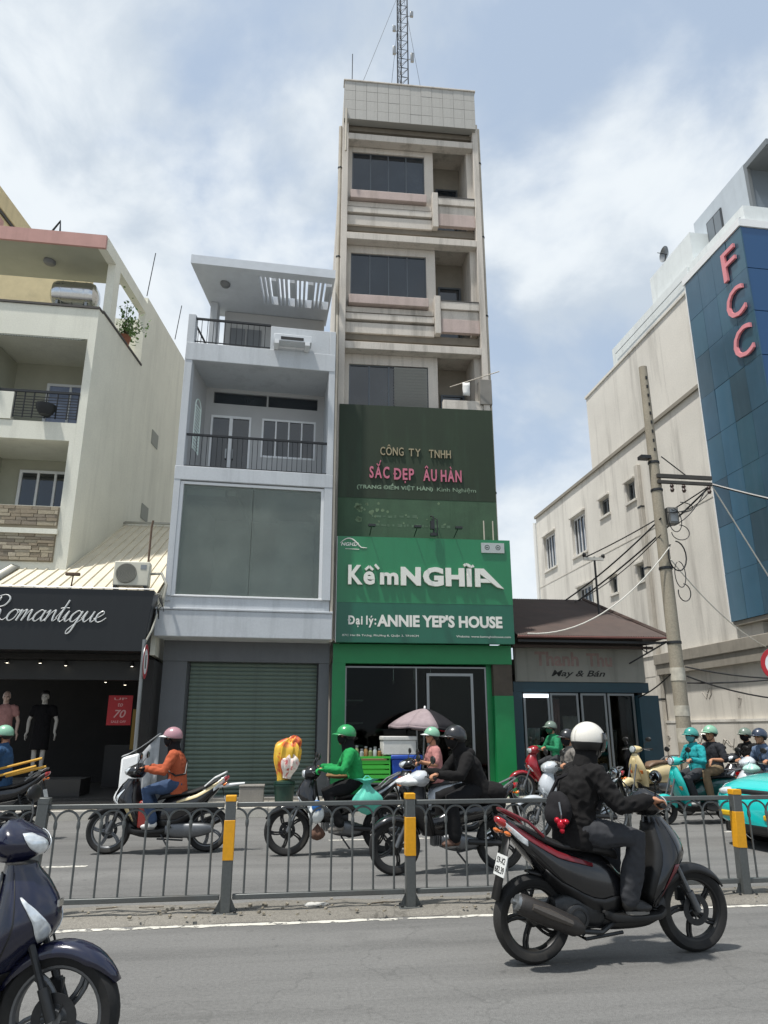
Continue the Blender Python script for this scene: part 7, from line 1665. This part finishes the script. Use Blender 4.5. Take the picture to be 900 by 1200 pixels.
# ---------------------------------------------------------------- pavement vendor
V = thing('vendor_table', 'low metal vendor table on the pavement in front of the green shop', 'table', (2.42, 15.15, .15))
MB().box(-.75, .75, -.3, .3, .40, .43).build('table_top', M_STEEL, V)
for (x, y) in ((-.7, -.26), (.7, -.26), (-.7, .26), (.7, .26)): MB().box(x - .018, x + .018, y - .018, y + .018, 0, .4).build('leg', M_DSTEEL, V)
def crate(name, label, loc, sz, m, slat=True):
    t = thing(name, label, 'crate', loc); x, y, z = sz
    MB().box(-x / 2, x / 2, -y / 2, y / 2, 0, .02).build('crate_base', m, t)
    for (sx, sy) in ((-1, -1), (1, -1), (-1, 1), (1, 1)): MB().box(sx * x / 2 - .02 * (sx > 0) - 0, sx * x / 2 + .02 * (sx < 0), sy * y / 2 - .02 * (sy > 0), sy * y / 2 + .02 * (sy < 0), .021, z - .041).build('corner_post', m, t)
    for k in range(4):
        z0 = .05 + (z - .12) * k / 4 + .02
        for sy in (-1, 1): MB().box(-x / 2 + .02, x / 2 - .02, sy * (y / 2 - .012), sy * (y / 2 - .002), z0, z0 + (z - .12) / 4 - .025).build('crate_slat', m, t)
        for sx in (-1, 1): MB().box(sx * (x / 2 - .012), sx * (x / 2 - .002), -y / 2 + .02, y / 2 - .02, z0, z0 + (z - .12) / 4 - .025).build('crate_slat', m, t)
    MB().box(-x / 2 - .012, x / 2 + .012, -y / 2 - .012, -y / 2 + .012, z - .04, z).box(-x / 2 - .012, x / 2 + .012, y / 2 - .012, y / 2 + .012, z - .04, z).box(-x / 2 - .012, -x / 2 + .012, -y / 2 + .012, y / 2 - .012, z - .04, z).box(x / 2 - .012, x / 2 + .012, -y / 2 + .012, y / 2 - .012, z - .04, z).build('crate_rim', m, t)
    return t
M_CG = plastic('bright_green_plastic', '#3fae3a', .45)
crate('green_crate', 'bright green slatted plastic crate on the vendor table', (1.97, 15.05, .585), (.72, .44, .48), M_CG)
co = thing('cool_box', 'blue plastic cool box with lid beside the bright green crate', 'cool box', (2.66, 15.05, .585)); M_CB = plastic('blue_plastic', '#1f48a0', .4)
MB().add([(-.27, -.2, 0), (.27, -.2, 0), (.27, .2, 0), (-.27, .2, 0), (-.3, -.22, .42), (.3, -.22, .42), (.3, .22, .42), (-.3, .22, .42)], [(0, 3, 2, 1), (4, 5, 6, 7), (0, 1, 5, 4), (1, 2, 6, 5), (2, 3, 7, 6), (3, 0, 4, 7)]).build('box_body', M_CB, co, bevel=.02)
MB().box(-.32, .32, -.24, .24, .42, .50).build('box_lid', M_CB, co, bevel=.02); MB().box(-.14, .14, -.245, -.215, .28, .33).build('box_handle', mat('blue_handle', '#2b5cc0', .4), co, bevel=.01)
fo = thing('foam_box', 'white foam box with lid standing on the blue cool box', 'box', (2.52, 15.05, 1.09)); M_FO = mat('foam_white', '#c9c8c2', .85, fine=.06, dirt_amt=.25, bump=.2, bscale=200)
MB().box(-.33, .33, -.22, .22, 0, .27).build('box_body', M_FO, fo, bevel=.015); MB().box(-.345, .345, -.235, .235, .272, .35).build('box_lid', M_FO, fo, bevel=.015)
jr = random.Random(2)
for i in range(7):
    x = 1.69 + .09 * i; jm = (mat('jar_pickle', '#7f8a5c', .15, coat=.5), mat('jar_clear', '#9aa3a0', .1, coat=.5), mat('jar_amber', '#8a6a3c', .15, coat=.5))[i % 3]
    t = thing('jar', ('first', 'second', 'third', 'fourth', 'fifth', 'sixth', 'seventh')[i] + ' glass jar from the left standing in the bright green crate', 'jar', (x, 14.98 + jr.uniform(-.05, .05), 1.04), 0, 'jars in the green crate'); h = jr.uniform(.13, .2)
    MB().lathe([(0, 0), (.038, 0), (.04, .01), (.04, h * .75), (.026, h * .86), (.026, h)], axis='Z', n=12).build('jar_body', jm, t); MB().lathe([(0, h + .03), (.03, h + .028), (.031, h - .005)], axis='Z', n=12).build('lid', M_STEEL, t)
for (k, x, y, z, sz) in ((0, 1.96, 15.02, .99, (.6, .38, .04)),): tag(MB().box(x - sz[0] / 2, x + sz[0] / 2, y - sz[1] / 2, y + sz[1] / 2, z, z + sz[2] * .7).build('tray', mat('cardboard', '#9a7f5c', .9)), 'cardboard tray holding the jars in the bright green crate', 'tray')
# parasol of the vendor
um = thing('parasol', 'faded grey and black parasol with red edge shading the vendor table', 'parasol', (3.05, 15.35, .15)); um.rotation_euler = (0, R(3), R(10))
MB().tube([(0, 0, 0), (0, 0, 1.86)], .018, 8).build('pole', M_STEEL, um); MB().lathe([(0, 0), (.2, 0), (.2, .06), (.05, .1), (0, .1)], axis='Z', n=16).build('base', M_DSTEEL, um)
cols = [cloth('parasol_grey', '#948688'), cloth('parasol_black', '#242326'), cloth('parasol_red', '#a3283a')]; NP = 8
for k in range(NP):
    a0, a1 = 2 * PI * k / NP, 2 * PI * (k + 1) / NP; g_ = []
    for i in range(7):
        f = i / 6; r_ = .76 * f; row = []
        for j in range(5):
            a = a0 + (a1 - a0) * j / 4; sag = .03 * f * math.sin(PI * j / 4); z = 1.84 - .36 * f ** 1.6 - sag * .6; row.append((r_ * math.cos(a) * (1 - sag), r_ * math.sin(a) * (1 - sag), z))
        g_.append(row)
    cm_ = cols[1] if k in (6, 7, 0, 2) else cols[0]
    pn_ = MB().sheet(g_).build('canopy_panel', cm_, um, solid=.004)
    ed = [Vector(p) * 1.0 + Vector((0, 0, -.004)) for p in g_[-1]]; MB().sheet([[p for p in ed], [p + Vector((0, 0, -.055)) for p in ed]]).build('valance', cols[2] if k in (0, 7) else cm_, pn_, solid=.004)
    MB().tube([(0, 0, 1.6), (.74 * math.cos(a0), .74 * math.sin(a0), 1.47)], .005, 4).build('rib', M_STEEL, um)
MB().lathe([(0, 1.90), (.02, 1.88), (.025, 1.84)], axis='Z', n=10).build('finial', M_WHITE, um)
# dark green bin with the bright bag
bn = thing('rubbish_bin', 'small dark green bin standing on the pavement before the roller shutter', 'bin', (.30, 15.3, .15)); M_BIN = plastic('dark_green_plastic', '#16352c', .4)
MB().lathe([(0, 0), (.17, 0), (.2, .36), (.215, .36), (.215, .39), (.19, .39), (.18, .34)], axis='Z', n=20).build('bin_body', M_BIN, bn); MB().lathe([(.205, .40), (.2, .44), (.1, .47), (0, .475)], axis='Z', n=20).build('bin_lid', M_BIN, bn)
bb_ = thing('gift_bundle', 'bright yellow, red and white plastic wrapped bundle on top of the dark green bin', 'bundle', (.28, 15.3, .62))
def bundle(col, c, r, seed):
    """crinkled wrapping that opens from a narrow foot into a wide ragged mouth"""
    q = random.Random(seed); g = []; n = 44; p1 = q.uniform(0, 6)
    for i in range(15):
        f = i / 14; pr = .42 + .58 * smoothstep(min(1, f / .6)) if f < .8 else 1 - .75 * ((f - .8) / .2) ** 1.6; row = []
        for j in range(n):
            a = 2 * PI * j / n; fo = .05 + .08 * f; w = pr * (1 + fo * math.sin(9 * a + p1 + 2 * f) + fo * .8 * math.sin(15 * a - p1) + .12 * mnoise.noise(Vector((math.cos(a) * 2.5 + seed, math.sin(a) * 2.5, f * 3))))
            row.append((c[0] + r[0] * w * math.cos(a), c[1] + r[1] * w * math.sin(a), c[2] - r[2] + 2 * r[2] * f + .03 * math.sin(5 * a + p1) * (f > .7)))
        g.append(row)
    return MB().loft(g).build('wrapped_piece', col, bb_, angle=60)
def patchwork(name, cs, scale):
    m = mat(name, cs[0], .4, coat=.4); N, L = m.node_tree.nodes, m.node_tree.links; t = N.new('ShaderNodeTexCoord'); n = N.new('ShaderNodeTexNoise'); n.inputs['Scale'].default_value = scale; n.inputs['Detail'].default_value = 3; n.inputs['Distortion'].default_value = .8
    L.new(t.outputs['Object'], n.inputs['Vector']); r_ = N.new('ShaderNodeValToRGB'); L.new(n.outputs['Fac'], r_.inputs[0]); e = r_.color_ramp.elements
    e[0].position = .3; e[0].color = (*lin(cs[0]), 1); e[1].position = .7; e[1].color = (*lin(cs[-1]), 1); r_.color_ramp.interpolation = 'EASE'
    for i, c in enumerate(cs[1:-1]): k = e.new(.3 + .4 * (i + 1) / (len(cs) - 1)); k.color = (*lin(c), 1)
    L.new(r_.outputs[0], N['Principled BSDF'].inputs['Base Color']); return m
bundle(patchwork('bundle_top', ('#b8342a', '#d2662e', '#e0b53a', '#dcb030', '#c4472e'), 4), (-.02, 0, .36), (.24, .16, .40), 2); bundle(patchwork('bundle_front', ('#c4474f', '#ddd2c8', '#d9cfc4', '#b3362a'), 8), (.05, -.09, .26), (.17, .12, .22), 6)
bundle(MATS['bundle_red'] if 'bundle_red' in MATS else patchwork('bundle_red', ('#8f2a20', '#c4552c', '#d98a2e', '#b3362a'), 6), (.07, .02, .66), (.13, .10, .17), 9)
bb_.rotation_euler = (0, R(9), 0)
bl = thing('concrete_block', 'grey concrete block on the pavement edge before the roller shutter', 'block', (-.33, 15.55, .15)); MB().box(-.24, .24, -.2, .2, 0, .34).build('block_body', mat('block_concrete', '#7e7b75', .9, var=.12, fine=.1), bl, bevel=.02); MB().box(-.25, .25, -.21, .21, .341, .37).build('block_top', mat('block_concrete', '#7e7b75'), bl, bevel=.008)
# white wrapped stand behind the sign pole
ws = thing('folded_stall', 'white plastic covered folded stall leaning behind the road sign pole', 'stall', (-2.42, 14.75, .15))
MB().add([(-.30, -.10, .15), (.0, -.16, .12), (.02, -.12, 1.0), (-.30, -.06, .92), (-.30, .12, .15), (.0, .1, .12), (.02, .1, 1.0), (-.30, .12, .92)], [(0, 1, 2, 3), (1, 5, 6, 2), (5, 4, 7, 6), (4, 0, 3, 7), (3, 2, 6, 7), (0, 4, 5, 1)]).build('white_panel', M_WHITE, ws, bevel=.04)
g_ = [[(.02 + .34 * i / 6, -.1 + .05 * math.sin(i * 1.9) * (.3 + j / 6) + .02 * i, (.95 + .40 * i / 6) - j / 6 * (.75 + .1 * i / 6)) for i in range(7)] for j in range(7)]
MB().sheet(g_).build('cover_fold', cloth('grey_sheeting', '#a3a5a6'), ws, solid=.012)
g_ = [[(-.30 + .66 * i / 6, -.06 + .02 * math.sin(i * 2.3), .93 + .42 * (i / 6) ** 1.3 + .0 * j) if j == 0 else (-.30 + .66 * i / 6, .12, .95 + .40 * (i / 6) ** 1.3) for i in range(7)] for j in range(2)]
MB().sheet(g_).build('cover_top', cloth('grey_sheeting', '#a3a5a6'), ws, solid=.012)
for x in (-.26, .3): MB().tube([(x, .02, 0), (x, .02, .95)], .015, 6).build('leg', M_STEEL, ws)
# mannequins in the dress shop
M_MAN = mat('mannequin_skin', '#b59a8c', .45); M_MANW = mat('mannequin_white', '#a9a49c', .5)
def mannequin(label, loc, rz, dress, sk, wig):
    t, J = person(label, loc, rz, (0, 0, .98), 0, ((.06, .30, .80), (.02, -.30, .80)), ((.06, .08, .0), (.05, -.08, .0)), dress, None, None, s=1.0, skin=sk, grip=False, vox=.016, group='shop window mannequins', sleeve=.5, skirt=dress, collar=False, hair=wig, name='mannequin', cat='mannequin')
    MB().lathe([(0, -.04), (.2, -.04), (.2, -.015), (0, -.01)], axis='Z', n=20).build('stand', M_STEEL, t); return t
mannequin('mannequin in black dress in the dress shop window', (-4.92, 17.3, .62), R(-90), cloth('black_dress', '#131214'), M_MANW, True)
mannequin('mannequin in dusty pink dress beside the black dressed one', (-5.72, 17.3, .62), R(-80), cloth('pink_dress', '#a87d78'), M_MAN, False)
for i in range(2):
    tag(MB().box(-6.2 + 0, -3.9, 16.9, 17.8, .24, .57).build('display_platform', mat('dark_floor_tile', '#33312e')), 'low dark platform under the dress shop mannequins', 'platform') if i == 0 else None

bpy.data.scenes.remove(WORK)
